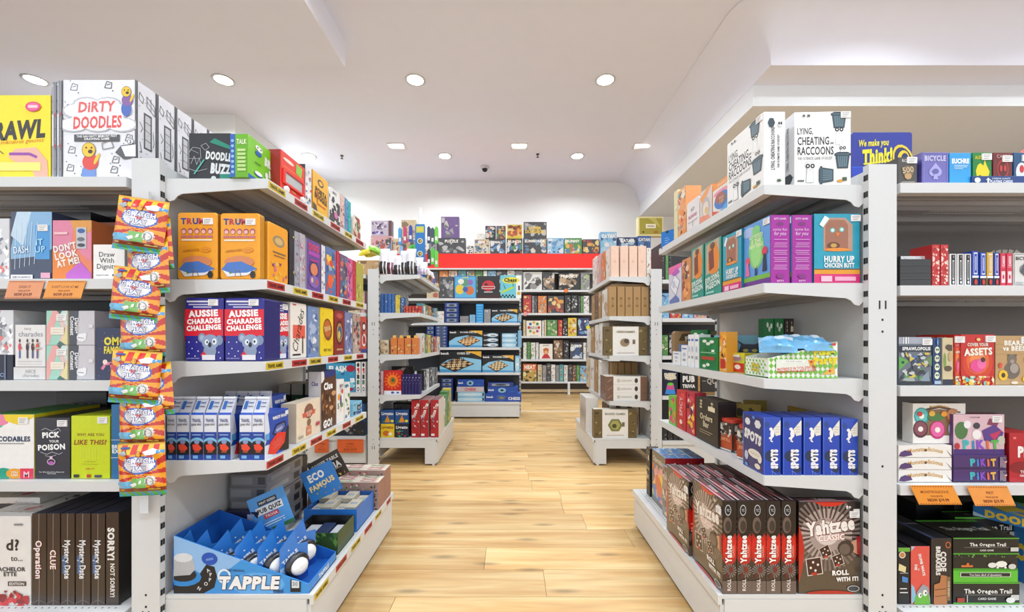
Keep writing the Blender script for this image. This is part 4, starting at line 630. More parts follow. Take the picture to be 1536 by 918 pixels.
D['yahtzee'] = dict(c={'F': '57493a', 'R': '3a2a24', 'L': '3a2a24', 'T': '2a1c1e', 'K': '2a2220'}, m='wrap', F=[PG([(0, .6), (0, 1), (1, 1), (1, .55)], '1f1819'), PG([(0, .6), (1, .55), (1, .4), (0, .5)], '3c3029'), SB(.45, .65, 46, .6, '7d6c66'), SB(.45, .65, 31, .42, 'b3a19a'), EL(.45, .64, .27, .19, 'a89790', 20), EL(.46, .66, .2, .13, 'dccfca', 20), PG([(.25, 1), (.4, .955), (.6, .955), (.78, 1)], 'd42c18'),
    PG([(0, .1), (0, .75), (.06, .62), (.09, .48), (.06, .3)], 'c0200f'), PG([(.25, 0), (.4, .03), (.6, .03), (.75, 0)], 'c0301c'), T('Yahtzee', .51, .74, .14, 'f6f0ea', .8, 9, '5a1a18', .05, .08, .095), T('CLASSIC', .53, .615, .06, 'fbeee6', .42, 5, 'a8281c', .05, .08, .09)] + dice(.25, .3, .18, 8) + dice(.43, .46, .12, 25) + dice(.63, .37, .12, 20) +
    [PG([(.78, .55), (1, .62), (1, .42), (.86, .46)], 'c89878'), EL(.76, .5, .13, .085, '3a2e28'), EL(.74, .49, .09, .06, '6a5a50'), PG([(.93, .62), (1, .64), (1, .4), (.94, .45)], 'a01c28'), T('ROLL', .67, .235, .048, 'fcf8f4', .3, 3, '4a3a30', .06), T('WITH IT!', .78, .165, .042, 'fcf8f4', .36, 3, '4a3a30', .06), EL(.88, .06, .1, .035, 'c8c8cc'), EL(.88, .06, .085, .027, '38404c'), EL(.5, 0, .4, .04, 'b8281c'), T('8+', .8, .95, .035, 'fff', .1), RC(.88, .84, .98, .93, 'e8e6e4')],
    R=[EL(.5, .5, .62, .2, 'b81410'), EL(.5, .5, .5, .14, 'd42014'), PG([(0, .68), (0, 1), (1, 1), (1, .68), (.7, .6), (.3, .6)], '1c1614'), EL(.4, .9, .22, .06, 'c8ccd0', 12), EL(.4, .9, .18, .05, '15171c', 12), T('YC', .4, .9, .22, 'c8ccd0', .2), EL(.35, .74, .3, .09, '6a5a50'), EL(.4, .73, .2, .06, '3a302c'), SB(.5, .25, 16, .5, '8a7e78'), PG([(0, 0), (0, .14), (1, .14), (1, 0)], '6a5a54'), T('Yahtzee', .42, .48, .42, 'fcf8f4', .3, 90, '4a120c', .04), T('CLASSIC', .74, .46, .16, 'f0a090', .18, 90), EL(.6, .26, .16, .04, '7a1c14', 5), EL(.3, .2, .14, .035, '5a1812', 5), T('ROLL', .45, .1, .24, 'f4ece6', .13, 90)],
    T=[EL(.5, .2, .4, .25, 'b03038'), RC(.02, .4, .98, .62, '6a4a50'), T('Yahtzee', .5, .52, .3, 'e8dcdc', .6, 0, None, .03), LN([(.02, .9), (.98, .85)], .03, '9a8a90'), LN([(.02, .1), (.98, .15)], .03, 'c8b8bc')])
D['yahtzee']['L'] = 'R'
D['monop'] = dict(c={'F': '6a6458', 'R': '1c3c94', 'T': '4a8ac8', 'L': '1c3c94'}, m='wrap', F=[T('Operation', .5, .85, .1, 'e8dcc8', .8), BZ(.02, .1, .98, .75, ['e8c040', 'd85a2c', 'b8a890', '3a9a5a', 'e89a9a', '4a78c0'], 36, 4, .3), LN([(0, .32), (1, .1)], .03, '2c6ac8')], R=[RC(0, .62, 1, 1, 'a81c24'), EL(.75, .8, .16, .12, 'e8e8ec'), EL(.75, .8, .09, .07, 'a81c24'), T('Connect 4', .5, .35, .3, 'e8ecf8', .8)], T=[BZ(0, 0, 1, 1, ['8ac0e8', 'e8d8a0', '4a7ab8', 'd86a5a', 'dfe6ee'], 24, 8), RC(0, 0, 1, .12, '90b8e0')])
D['monop2'] = dict(D['monop'], c={'F': '8c8684', 'R': '2a2a30', 'T': '8a4a4c', 'L': '2a2a30'}, F=[BZ(.02, .6, .98, .98, ['b82c2c', '3a3030', '8a2020'], 12, 5), T('MONOPOLY', .5, .78, .1, 'f0e8e0', .86), BZ(.05, .05, .95, .55, ['d8d4cc', 'b0aaa4', '6a625c', 'e8c85a', 'fff'], 30, 6)])
# --- right bay
D['think'] = dict(c={'F': '1c2c94', 'T': '1a2680', 'K': '1c2c94'}, r=.04, n='display_header', cat='display sign', F=[RC(0, 0, 1, .5, '1440c0'), LN([(0, .5), (1, .52)], .012, '2a6ae8'), T('We make you', .36, .85, .11, 'f0e020', .5, 3, None, .03, .15), T('Think!', .42, .66, .19, 'f4e21c', .5, 5, '14205c', .06, .1), PG([(.18, .55), (.6, .6), (.6, .585), (.2, .53)], 'f4e21c'), EL(.85, .6, .17, .23, 'e8c81c', 16, 20), EL(.85, .6, .14, .19, '14205c', 16, 20), EL(.85, .61, .1, .13, 'e8c81c'), EL(.87, .62, .06, .08, '14205c'), EL(.3, .16, .14, .2, 'b8d0f0'), EL(.3, .14, .12, .16, '2c58c8'), LN([(.2, .2), (.4, .22)], .012, 'b8d0f0'), LN([(.3, .02), (.32, .32)], .012, 'b8d0f0')])
D['royal'] = dict(c={'F': '4c4846', 'L': '3c3836', 'T': '55504e'}, F=[T('ROYAL', .5, .88, .1, 'd8d4cc', .6), EL(.5, .5, .3, .2, '8a7250'), T('500', .5, .55, .2, 'd8c09a', .6, 8, '3a3028'), EL(.5, .32, .2, .12, 'c09a6a', 7), RC(.15, .1, .85, .13, 'a8a090'), RC(.62, .8, .95, .95, 'e8e4e0')])
D['bicycle'] = dict(c={'F': '6a64b4', 'T': '8a86c8', 'L': '5a54a4'}, m='wrap', n='card_deck', F=[T('BICYCLE', .5, .82, .15, 'd0ccf0', .8, 0, '3a3488', .04), EL(.42, .4, .16, .13, 'a8a4e0'), EL(.58, .4, .16, .13, 'a8a4e0'), PG([(.26, .44), (.5, .68), (.74, .44)], 'a8a4e0'), PG([(.46, .35), (.54, .35), (.6, .18), (.4, .18)], 'a8a4e0'), EL(.5, .42, .12, .08, '5a54a4'), RC(.1, .05, .9, .08, 'a8a4e0'), LN([(.05, .03), (.95, .03), (.95, .97), (.05, .97), (.05, .03)], .015, '8a86c8')])
D['euchre'] = dict(c={'F': '2aa0e4', 'T': 'c0d8e8'}, n='card_deck', F=[T('EUCHRE', .5, .75, .14, 'fff', .8, 0, None, .05), RC(.2, .6, .85, .62, 'c8e6f8'), RC(.2, .55, .8, .57, 'c8e6f8'), RC(.2, .5, .6, .52, 'c8e6f8')])
D['ausdeck'] = dict(c='148238', n='card_deck', F=[PG([(.15, .45), (.25, .62), (.4, .68), (.55, .6), (.62, .78), (.72, .62), (.88, .42), (.8, .22), (.6, .2), (.4, .32), (.2, .28)], 'f0dc14'), T('AUSTRALIA', .5, .85, .1, 'f0dc14', .8, 0), EL(.72, .1, .06, .05, 'f0dc14'), RC(.6, .78, .95, .95, 'f2f0ee')])
D['reddeck'] = dict(c='701c1e', n='card_deck', F=[EL(.5, .5, .3, .3, 'b82c28'), EL(.5, .5, .24, .23, '5a1416'), EL(.4, .52, .07, .1, 'c83a34'), EL(.6, .52, .07, .1, 'c83a34'), T('CARDS', .5, .88, .1, 'c8a8a0', .7), RC(.6, .72, .95, .9, 'f2f0ee'), RC(.1, .05, .9, .1, 'a83030')])
D['suitdeck'] = dict(c='17507c', n='card_deck', F=[EL(.4, .4, .3, .3, 'e8eef4'), EL(.4, .5, .12, .12, 'd02c34'), EL(.7, .3, .16, .14, 'e8eef4'), RC(.5, .72, .95, .92, 'f2f0ee')])
D['trayblue'] = dict(c={'F': '103c80'}, n='card_tray')
D['blackflat'] = dict(c={'F': '0c0c0e', 'T': '1a1a1e'}, n='black_box', m='wrap', F=[LN([(0, .03), (1, .03)], .004, '8a8a8c'), LN([(.2, .9), (.9, .8)], .003, '55555a')])
D['redpat'] = dict(c={'F': 'c8282a', 'T': 'd8504c'}, n='card_deck', F=[BZ(.05, .05, .95, .95, ['f0c8b8', 'e04040', 'f4e0d4', 'a81418'], 50, 3, .35)])
D['bwdeck'] = dict(c={'F': 'eceae8', 'T': 'd8d6d4'}, n='card_deck', F=[RC(.2, .05, .8, .97, '1a1a1c'), RC(.38, .2, .62, .8, 'e8e8e8'), RC(.44, .24, .56, .76, '1a1a1c'), EL(.5, .12, .15, .05, 'f0f0f0', 10), EL(.5, .9, .12, .04, '888')])
deckart = lambda c, c2: [RC(0, 0, 1, .24, c2), RC(0, .24, 1, .3, 'f0f0f0'), RC(.2, .34, .8, .96, 'e8e8f0'), RC(.28, .38, .72, .92, c), RC(.44, .45, .56, .85, 'e8e8f0'), EL(.5, .12, .25, .08, 'c83028')]
for nm_, c1 in (('dkblue', '1a46b8'), ('dkyel', 'e8b81c')): D[nm_] = dict(c={'F': c1, 'T': 'd0d4e4'}, n='card_deck', F=deckart(c1, '16161a'))
D['pinkdeck'] = dict(c={'F': 'd82848', 'T': 'e87888'}, n='card_deck', F=[RC(.15, .55, .85, .92, 'e86a80'), RC(.15, .1, .85, .45, 'f4dce0'), EL(.5, .28, .18, .07, 'd82848'), T('CARDS', .5, .75, .4, 'fff', .3, 90)])
D['bicwhite'] = dict(c={'F': 'dfdcd8', 'T': 'ccc'}, n='card_deck', F=[LN([(.04, .04), (.96, .04), (.96, .96), (.04, .96), (.04, .04)], .02, '333'), T('BICYCLE', .5, .84, .1, '222', .8), EL(.5, .5, .22, .16, '888'), PG([(.3, .45), (.5, .72), (.7, .45), (.5, .3)], '55555a'), T('CARD GAMES', .5, .1, .06, 'eee', .8, 0, '222', .02)])
D['sprawl'] = dict(c={'F': '6c7480', 'T': '5c2a34', 'R': '4a5058'}, F=[RC(0, .86, 1, 1, 'a8aebc'), LN([(0, .1), (1, .75)], .1, '3c4450'), LN([(0, .75), (1, .1)], .1, '3c4450'), PG([(.0, .3), (.3, .5), (0, .6)], '5fae4c'), PG([(.1, .1), (.4, .3), (.5, .05)], 'a8b0a8'), PG([(.6, .1), (.9, .3), (.95, .05)], '8a9aa8'), PG([(.7, .5), (1, .62), (1, .4)], '6a8a5c'), PG([(.4, .6), (.6, .6), (.5, .45)], '4a78c0'), BZ(.05, .12, .95, .68, ['c8ccd0', '4a4f58', '5a9a50', 'd8c050', '30363e'], 36, 4, .16), RC(0, .7, 1, .82, '1b2634'), T('SPRAWLOPOLIS', .52, .76, .065, 'f0f2f4', .86, 0, None, .05), RC(0, 0, 1, .08, '23282e'), RC(.12, .86, .14, 1, 'fff'), RC(.18, .86, .22, 1, 'fff'), RC(.26, .86, .28, 1, 'fff')])
D['skulls'] = dict(c={'F': '1a3c6c', 'T': '8a2a34'}, F=[EL(.5, .2 + .18 * i, .3, .075, 'e6ecc8') for i in range(4)] + [EL(.4 + .2 * j, .21 + .18 * i, .07, .025, '1a3c6c', 7) for i in range(4) for j in (0, 1)] + [PG([(.5, 1), (.62, .9), (.5, .82), (.38, .9)], '6a9ad0'), RC(.1, .02, .9, .09, 'a8b8d0')])
D['cactus'] = dict(c={'F': 'd4c49c', 'T': '9a4a34'}, F=[RC(0, 0, 1, .12, '22283a'), EL(.2, .5, .14, .18, '7fa04c'), RC(.5, .72, .9, .85, '5a4a34'), EL(.55, .8, .3, .06, '5a4436'), EL(.5, .35, .35, .06, '5f4a3c'), EL(.7, .6, .2, .1, 'c8a878')])
D['assets'] = dict(c={'F': 'c8201c', 'L': 'd8301c', 'T': '7a1420'}, F=[EL(.5, .45, .45, .36, 'd83c18'), EL(.5, .48, .34, .27, 'e8642c'), EL(.5, .46, .24, .2, 'f08a48'), T('COVER YOUR', .5, .8, .06, 'f6ead8', .62, 0, '6a1010', .04), T('ASSETS', .5, .66, .13, 'f8f0e0', .84, 3, '6a1010', .05), EL(.48, .38, .22, .13, 'e84a90'), EL(.6, .42, .14, .1, 'f06aa8'), EL(.64, .5, .07, .05, '4a2418'), BZ(.02, .0, .98, .18, ['e8c040', 'd8a028', 'e06a5a', '5ac0c0', 'f0e0b0', 'b0402c'], 40, 3, .4), RC(.8, .86, .98, .97, 'f4f2f0'), EL(.5, .9, .06, .03, 'f0d080')], L=[RC(0, 0, 1, .75, 'e0641c'), BZ(0, 0, 1, .7, ['f0a030', 'c83a14', 'f8d060'], 16, 3), T('COVER', .5, .86, .2, 'f6ead8', .8)])
D['bears'] = dict(c={'F': 'c09a66', 'T': 'a88454', 'L': '8a6a40'}, F=[RC(0, .62 + .1 * i, 1, .63 + .1 * i, 'a88452') for i in range(3)] + [T('BEARS|vs BEES', .5, .8, .09, 'f8f2e4', .72, 0, '8a6a40', .05), EL(.45, .3, .22, .18, '6e6256'), EL(.45, .52, .13, .1, '7a6e60'), EL(.36, .6, .04, .03, '6e6256'), EL(.54, .6, .04, .03, '6e6256'), EL(.45, .48, .06, .04, 'a8988a'), EL(.5, .34, .12, .1, 'a89c90')] + [a for u, v, s in ((.2, .2, .13), (.85, .52, .08), (.8, .12, .08)) for a in (EL(u, v, s, s * .85, 'f0c01c', 9), EL(u, v, s * .45, s * .4, '4a3014', 8))] + [EL(.12, .4, .05, .06, 'e04a3a', 7), RC(.75, .86, .98, .96, 'f4f2f0'), EL(.5, .05, .1, .03, 'e8d8c0')])
donut = lambda u, v, s, c, c2: [EL(u, v, .13 * s, .2 * s, c), EL(u, v + .01, .11 * s, .165 * s, c2), EL(u, v, .045 * s, .06 * s, 'f6f2ec')]
D['donuts'] = dict(c={'F': 'f6f2ec', 'T': '8a7f70', 'R': 'd8d2cc'}, F=[PG([(.15, .84), (.5, .95), (.85, .84), (.8, .8), (.5, .88), (.2, .8)], '5a3a2c'), PG([(.05, .2), (.1, .8), (.5, .86), (.9, .8), (.92, .2)], '8a6a48'), T('Monstrolicious', .5, .91, .055, 'd8a83c', .6, 0, None, .02, 0, .06, .03)] + donut(.16, .68, 1.1, '2c9a9c', '5fc0bc') + donut(.14, .36, 1.1, '4a2c34', '8a4a5a') + donut(.46, .34, 1.15, 'c02c78', 'e868a8') + donut(.74, .7, .9, 'a8683c', 'c88a58') + donut(.78, .36, 1, '8a9ab8', 'd8c0c8') + [EL(.42, .66, .16, .1, '4a7a3c', 9), EL(.35, .75, .06, .07, 'e8b040'), EL(.58, .74, .06, .07, 'e89a30'), EL(.12, .74, .05, .06, 'd03a3a'), RC(.84, .1, .95, .24, '9ac83c'), RC(.8, .6, .96, .76, 'f0eeec')])
D['donutflat'] = dict(c={'F': 'f4f1ec', 'T': 'faf8f4'}, F=[T('Monstrolicious', .5, .5, .34, 'd8a640', .66, 0, None, .02, 0, .06, .2), PG([(0, .1), (.04, .45), (.12, .6), (.22, .5), (.26, .2), (.1, .05)], '5a3f74'), PG([(.88, .7), (1, .1), (1, 0)], '3a3050'), EL(.5, .6, .025, .1, '6a4a20')])
D['pikit'] = dict(c={'F': 'dcb8c2', 'T': '7a4a54', 'R': '4a3a60', 'L': '6a4a80'}, F=[RC(0, 0, 1, .14, '4a2c78'), EL(.15, .6, .13, .22, '4c7a44'), EL(.27, .75, .07, .1, 'f0eeee'), PG([(.7, .9), (.9, .85), (.85, .7), (.65, .75)], '8a3a5a'), EL(.45, .72, .07, .08, '3a3c44'), PG([(.55, .6), (.8, .75), (.98, .55), (.9, .3), (.6, .35)], '5a3a8a'), PG([(.7, .5), (.95, .62), (.8, .35)], 'c02c5a'), EL(.45, .5, .09, .12, 'f4f0f0'), EL(.93, .35, .08, .12, 'c8c8b8')] + [T(ch, .24 + .14 * i, .26, .2, c, .16, 4, 'f4f0ee', .06) for i, (ch, c) in enumerate(zip('PiKiT', ('3ab8c0', '3a8ad0', '8a4ac8', 'e86a3c', '5ab850')))] + [T('A VICIOUS GAME', .4, .93, .03, '4a2c3c', .2), RC(.78, .84, .92, .92, 'f4f0ee'), EL(.06, .22, .05, .08, 'c02c3a')])
D['pikitflat'] = dict(c={'F': '4a2c6a', 'T': '6a4a8a'}, F=[RC(0, .0, 1, .1, '2c1a48')] + [T(ch, .36 + .095 * i, .5, .5, c, .1, 4, 'f4f0ee', .06) for i, (ch, c) in enumerate(zip('PiKiT', ('3ab8c0', '3a8ad0', '8a4ac8', 'e86a3c', 'e8b84c')))] + [RC(.86, .1, .98, .9, '8a7a8c'), BZ(.84, .1, 1, .9, ['d8c8c8', '5a4a6a', 'a86a7a'], 8, 2)])
D['pass'] = dict(c={'F': 'b81420', 'T': 'd02c34', 'L': '90101a'}, r=.05, F=[T('Phase', .72, .62, .2, 'f8f4f0', .9, 0, None, .06), EL(.4, .3, .4, .12, '8a0c18'), T('The all-in|card game', .6, .18, .055, 'f4dcdc', .6, 0, None, .03), RC(.1, .88, .2, .92, 'f08080')])
D['dumb'] = dict(c={'F': '141418', 'R': 'e8605c', 'T': '1c1c22', 'L': '141418'}, F=[EL(.35, .87, .28, .06, 'f0e8dc'), EL(.35, .87, .22, .045, 'c88a4a'), RC(0, .93, 1, 1, '6ab03c'), PG([(0, .6), (.6, .56), (.66, .66), (.05, .72)], 'e8d8a0'), PG([(.3, .4), (.8, .38), (.8, .47), (.3, .5)], '4a8ad0'), RC(.1, .2, .8, .22, 'ddd'), RC(.1, .27, .7, .29, 'ddd'), RC(.1, .55, .8, .56, 'ccc')])
D['dumbf'] = dict(c={'F': 'e2584c', 'T': '1c1c22', 'R': '22242c', 'L': '141418'}, F=[T('DUMB WAYS', .58, .68, .13, 'f4f0ec', .5, -78, None, .05), T('to', .42, .6, .09, 'f4f0ec', .1, -90), T('DIE', .25, .64, .13, 'f4f0ec', .2, -90, None, .05), PG([(0, .92), (.2, 1), (0, 1)], 'a8c8e8'), PG([(0, .0), (0, .35), (.15, .3), (.3, .1)], '8ac0d8'), PG([(.2, 0), (.3, .22), (.6, .35), (.9, .3), (1, .1), (1, 0)], '9c9ea4'), PG([(.15, 0), (.2, .14), (.5, .2), (.9, .18), (1, 0)], '6ab838'), EL(.72, .2, .12, .055, 'f6f6f4'), EL(.45, .16, .1, .045, 'f6f6f4'), EL(.75, .2, .04, .02, K_), EL(.48, .16, .035, .018, K_)])
D['codeb'] = dict(c={'F': '2a2220', 'T': '1c1e28', 'R': '1a1614', 'L': '14141a'}, F=[EL(.82, .9, .13, .05, 'c86a2c'), EL(.82, .9, .09, .035, '2a2220'), T('CODE', .58, .65, .26, 'ece8e2', .3, -90, None, .05), T('BREAKERS', .32, .66, .2, 'ece8e2', .44, -90, None, .05), PG([(.1, 0), (.12, .3), (.4, .33), (.45, .45), (.75, .43), (.75, 0)], 'b87848'), RC(.72, .06, .9, .42, '8a6a44'), LN([(.15, .12), (.7, .14)], .03, '6a4428'), LN([(.15, .22), (.7, .24)], .03, '6a4428'), T('CIPHER BOX', .81, .24, .09, 'e8d8b8', .3, 90)], T=[T('CODE BREAKERS', .45, .5, .3, '9aa4b8', .86, 0, None, .03), RC(.0, 0, .2, 1, '3c4a6a')])
D['oregon'] = dict(c={'F': '121210', 'T': '16160f', 'R': '2c4a1c'}, F=[RC(0, .0, 1, .07, '4fae2c'), RC(0, .94, 1, 1, '4fae2c'), T('The Oregon Trail', .52, .6, .2, 'f0f0ea', .76, 0, None, .03), RC(.16, .42, .85, .45, '7a7a74'), T('CARD GAME', .5, .26, .1, 'e8e8e2', .28), RC(.86, .2, .98, .44, 'd0d0cc')], T=[T('The Oregon Trail', .5, .5, .2, 'c8ccc4', .7), RC(0, .9, 1, 1, '4fae2c')])
D['oregon2'] = dict(c={'F': '121210', 'R': '2c4a1c', 'T': '1c1c14'}, F=[RC(0, .42, 1, .5, '3f9a24'), RC(0, .0, 1, .42, '5cc030'), BZ(0, .9, 1, 1, ['5ab030', '8ac860', '121210'], 24, 3, .5)] + [RC(.1, .04, .88, .0, '5cc030'), RC(.12, .55, .3, .62, 'd8742c'), RC(.2, .62, .24, .7, 'd8742c'), EL(.6, .62, .07, .1, 'e8e8e4', 8), EL(.74, .66, .09, .12, 'f0f0ea', 9), EL(.68, .54, .02, .04, 'eee'), EL(.8, .54, .02, .04, 'eee'), RC(.1, .2, .88, .36, 'f4f4ee'), RC(.11, .215, .87, .345, '16160f'), T('You have died of dysentery.', .49, .28, .07, 'f4f4ee', .7), EL(.9, .58, .06, .1, 'd8d8d4')])
D['oregon3'] = dict(D['oregon'], F=D['oregon']['F'] + [RC(.05, .1, .16, .3, 'b03a24'), LN([(.2, .1), (.2, .42)], .01, 'ddd'), EL(.85, .2, .07, .14, 'e8e8e4', 8)])
D['doodleflat'] = dict(c={'F': '8ab8dc', 'T': '4a9ad4', 'L': '2a78c0'}, F=[BZ(0, .1, 1, .9, ['d8b83c', 'c83a4a', '4a9a4c', 'e8e8e0', '2c60a8'], 24, 3)], L=[T('DOODLE', .5, .5, .6, 'e8c83c', .86, 0, '2c3c4c', .07), PG([(0, 0), (0, .4), (.2, .1)], 'c8e4f4')], T=[BZ(0, 0, 1, 1, ['e8c83c', '8ac8e8', '3c88c0', 'd86a4a', '60a860'], 40, 5, .3)])
D['greenflat'] = dict(c={'F': '2c6a34', 'T': 'b83a2c', 'L': '2c5f30'}, F=[EL(.3, .5, .1, .3, 'd05030'), BZ(.5, .1, 1, .9, ['e8903c', '3c7a3c', 'f0d050'], 10, 3)])
D['blackbig'] = dict(c={'F': '0c0d14', 'T': '15161e', 'R': '0a0b10'}, F=[RC(.75, .3, .95, .7, 'a8acb4'), RC(.78, .35, .85, .65, '1c1e28')])

D['spots_s'] = dict(D['spots'], F=D['spots']['R'], c={'F': '1244b8', 'T': '2a52c8', 'R': '1244b8', 'L': '1f3fb0'}); D['spots_s'].pop('R')

D['potato']['R'] = D['purple']['F']; D['potato']['c'] = {'F': '5a9ae0', 'R': 'a81fa0', 'L': '7a2a84', 'T': '8a2a84'}

for k_, uv in dict(poison=(.8, .91), whyare=(.83, .93), decod=(.79, .905), mash=(.8, .76), aussie=(.75, .925), tins=(.78, .865), raccoon=(.9, .95), hurry=(.9, .935), potato=(.88, .93), assets=(.86, .91), bears=(.82, .91), sprawl=(.85, .9), donuts=(.88, .68), pikit=(.84, .88), yahtzee=(.9, .87), pastel=(.74, .8), royal=(.7, .88), ausdeck=(.7, .86), reddeck=(.7, .8), suitdeck=(.65, .82)).items(): D[k_]['st'] = uv
# ================================================================ NEAR STOCK
def row(items, fn, z, **k):
    for it in items: fn(it[0], z, *it[1:], **k)
# ---- left bay, facing the front
z = ZBL[0]
cambox('scrawl', z, -64, 76, 143, t=.06, label='yellow drawing game box with a hand holding a purple pen, top left')
cambox('silver', z, 77, 84, 123, t=.19, label='thin silver wrapped box edge beside yellow box, the left of two')
cambox('silver', z, 84.6, 92, 121, t=.19, label='thin silver wrapped box edge touching the white doodle box')
for i in range(5):
    d = 1.24 + i * .0735
    put('dirty', px(204.5, 1.24) - .111, d + .0355, z, .222, .071, .302, 0, 'white doodle-covered game box, %s of the five standing one behind another' % ('front' if i == 0 else ORD[i]), 'white doodle boxes on the top shelf')
z = ZBL[1]
cambox('glitter', z, -34, 14, 328, t=.1, label='glittering clear-wrapped pack at the left edge, second shelf', name='wrapped_pack')
cambox('mash', z, 16, 78, 318, t=.1, label='blue shrink-wrapped box with white streaks, second shelf left bay')
cambox('darkbox', z, 80, 136, 318, d=1.36, t=.12, label='dark box standing behind the pink and orange box')
cambox('dontlook', z, 79, 137.5, 331, t=.1, label='pink and orange box asking not to look')
cambox('orangeside', z, 138, 182, 334, d=1.36, t=.1, label='orange box behind the plain white drawing game box')
cambox('dignity', z, 139.5, 187, 367, t=.09, label='plain white drawing game box beside the hanging snack packs')
z = ZBL[2]
h_ie = pz(533, 1.238) - z
cambox('ie', z, -30, 19.5, 533, t=.13, label='navy box with big white letters at the left edge, under glitter box')
cambox('glitter', z + h_ie + .001, -30, 20, 466, t=.13, h=pz(466, 1.238) - z - h_ie, label='dark glitter box on top of the navy lettered box', name='game_box')
cambox('blacky', z, 24, 74, 468, d=1.40, t=.08, label='black box with one white letter behind the white charades box')
h1 = pz(551, 1.238) - z
cambox('charades2', z, 19.8, 68, 551, t=.13, label='flat white charades box lying under the standing one')
cambox('charades1', z + h1 + .001, 22.5, 68, 488, t=.09, h=pz(488, 1.238) - z - h1, label='white charades box with four drawn people')
h2 = pz(518.5, 1.238) - z
for k, (zz, w1) in enumerate(((z, 'lower'), (z + h2 + .001, 'upper'))):
    cambox('pastel', zz, 69.5 , 102, 0, t=.09, h=h2, label='pink and mint pastel box, %s of a stack of two' % w1, group='pastel boxes')
    cambox('daring', zz, 103.5, 142, 0, t=.09, h=h2, label='grey contest box with white ink hand, %s of a stack of two' % w1, group='grey contest boxes')
cambox('daringback', z, 142, 186, 468, d=1.37, t=.1, label='dark grey box standing behind the navy yellow-lettered box')
cambox('omg', z, 144, 190, 492, t=.09, label='navy box with yellow letters and a pink arm')
z = ZBL[3]
cambox('decod', z, -20, 51, 622, t=.2, label='white box with pink and yellow corners, left bay fourth shelf')
cambox('poison', z, 52.5, 105, 627, t=.2, label='black box with white lettering and a round potion bottle')
cambox('whyare', z, 106.5, 165, 624, t=.2, label='lime yellow box with brown lettering')
cambox('bluebro', z, 166.5, 194, 607, t=.2, label='blue box half hidden behind the snack packs')
cambox('myfriends', z, 84, 160, 588, d=1.455, t=.05, label='black box standing behind the black and lime boxes')
z = .157
cambox('bachelor', z, -34, 46.5, 775, t=.25, label='white party game box with strawberries at lower left corner')
for i, (dn_, a, b, lb) in enumerate((('operation', 47.5, 69.5, 'dark brown spine with white and red title, first of six'), ('cluep', 70, 90, 'dark brown spine with cream title, second of six'),
    ('mdate', 91, 112, 'dark brown date game spine, third of six'), ('mdate', 113, 135.5, 'dark brown date game spine, fourth of six'), ('mdate', 136.5, 157.5, 'dark brown date game spine, fifth of six'), ('sorry', 158.5, 178, 'dark spine with bold white apology lettering, last of six'))):
    cambox(dn_, z, a, b, 771 if i < 5 else 769, t=.255, label=lb, group='shrink-wrapped dark brown game boxes')
cambox('bachelor', pz(775, 1.238) + .002, -30, 60, 0, d=1.33, t=.14, h=.02, label='flat white party box lying behind on the strawberry box')
# ---- hanging snack packs
def pack_colour(u, v):
    if v > .965: return 'e8b020'
    if v > .8: return 'd8281c' if int(u * 9) % 2 else 'f6c028'
    if v < .1: return '4fb03c' if int(u * 12 + v * 8) % 2 else '3aa0c8'
    if v < .16: return '8a3a20'
    du, dv = u - .5, (v - .42) * 1.25
    if (du / .36) ** 2 + ((v - .6) / .17) ** 2 < 1: return 'f2f2f6' if (du / .32) ** 2 + ((v - .6) / .14) ** 2 < 1 else '4a6ac0'
    if (u - .72) ** 2 + ((v - .3) * 1.2) ** 2 < .014: return 'f4f4f0'
    if v < .36 and .32 < u < .62: return '7fc46a'
    if v < .3 and u <= .34: return '6ab8e0'
    a = math.atan2(dv, du)
    return 'c8281c' if int((a + 3.1416) / 6.2832 * 26) % 2 else 'f7a41c'
def pouch(w, h, th, colf, nu=40, nv=54, wob=.0):
    m = MB(); r = random.Random(3)
    def P(u, v, o=0):
        e = min(1, max(0, (min(v, 1 - v) - .035) / .2)); s = (1 - abs(2 * u - 1) ** 2.4) ** .6 * math.sin(e * math.pi / 2)
        return ((u - .5) * w, -th * s - o + .002 * math.sin(u * 19 + v * 7) * s, -h * (1 - v))
    for s in (1, -1):
        for j in range(nv):
            for i in range(nu):
                q = [P(u, v) for u, v in ((i / nu, j / nv), ((i + 1) / nu, j / nv), ((i + 1) / nu, (j + 1) / nv), (i / nu, (j + 1) / nv))]
                if s < 0: q = [(x, -y * .6, z_) for x, y, z_ in q][::-1]
                m.face(q, colf((i + .5) / nu, (j + .5) / nv), True)
    return m, P
pk, PP = pouch(.128, .150, .012, pack_colour)
pk_me = pk.build('snack_pouch', 'bag'); m = MB()
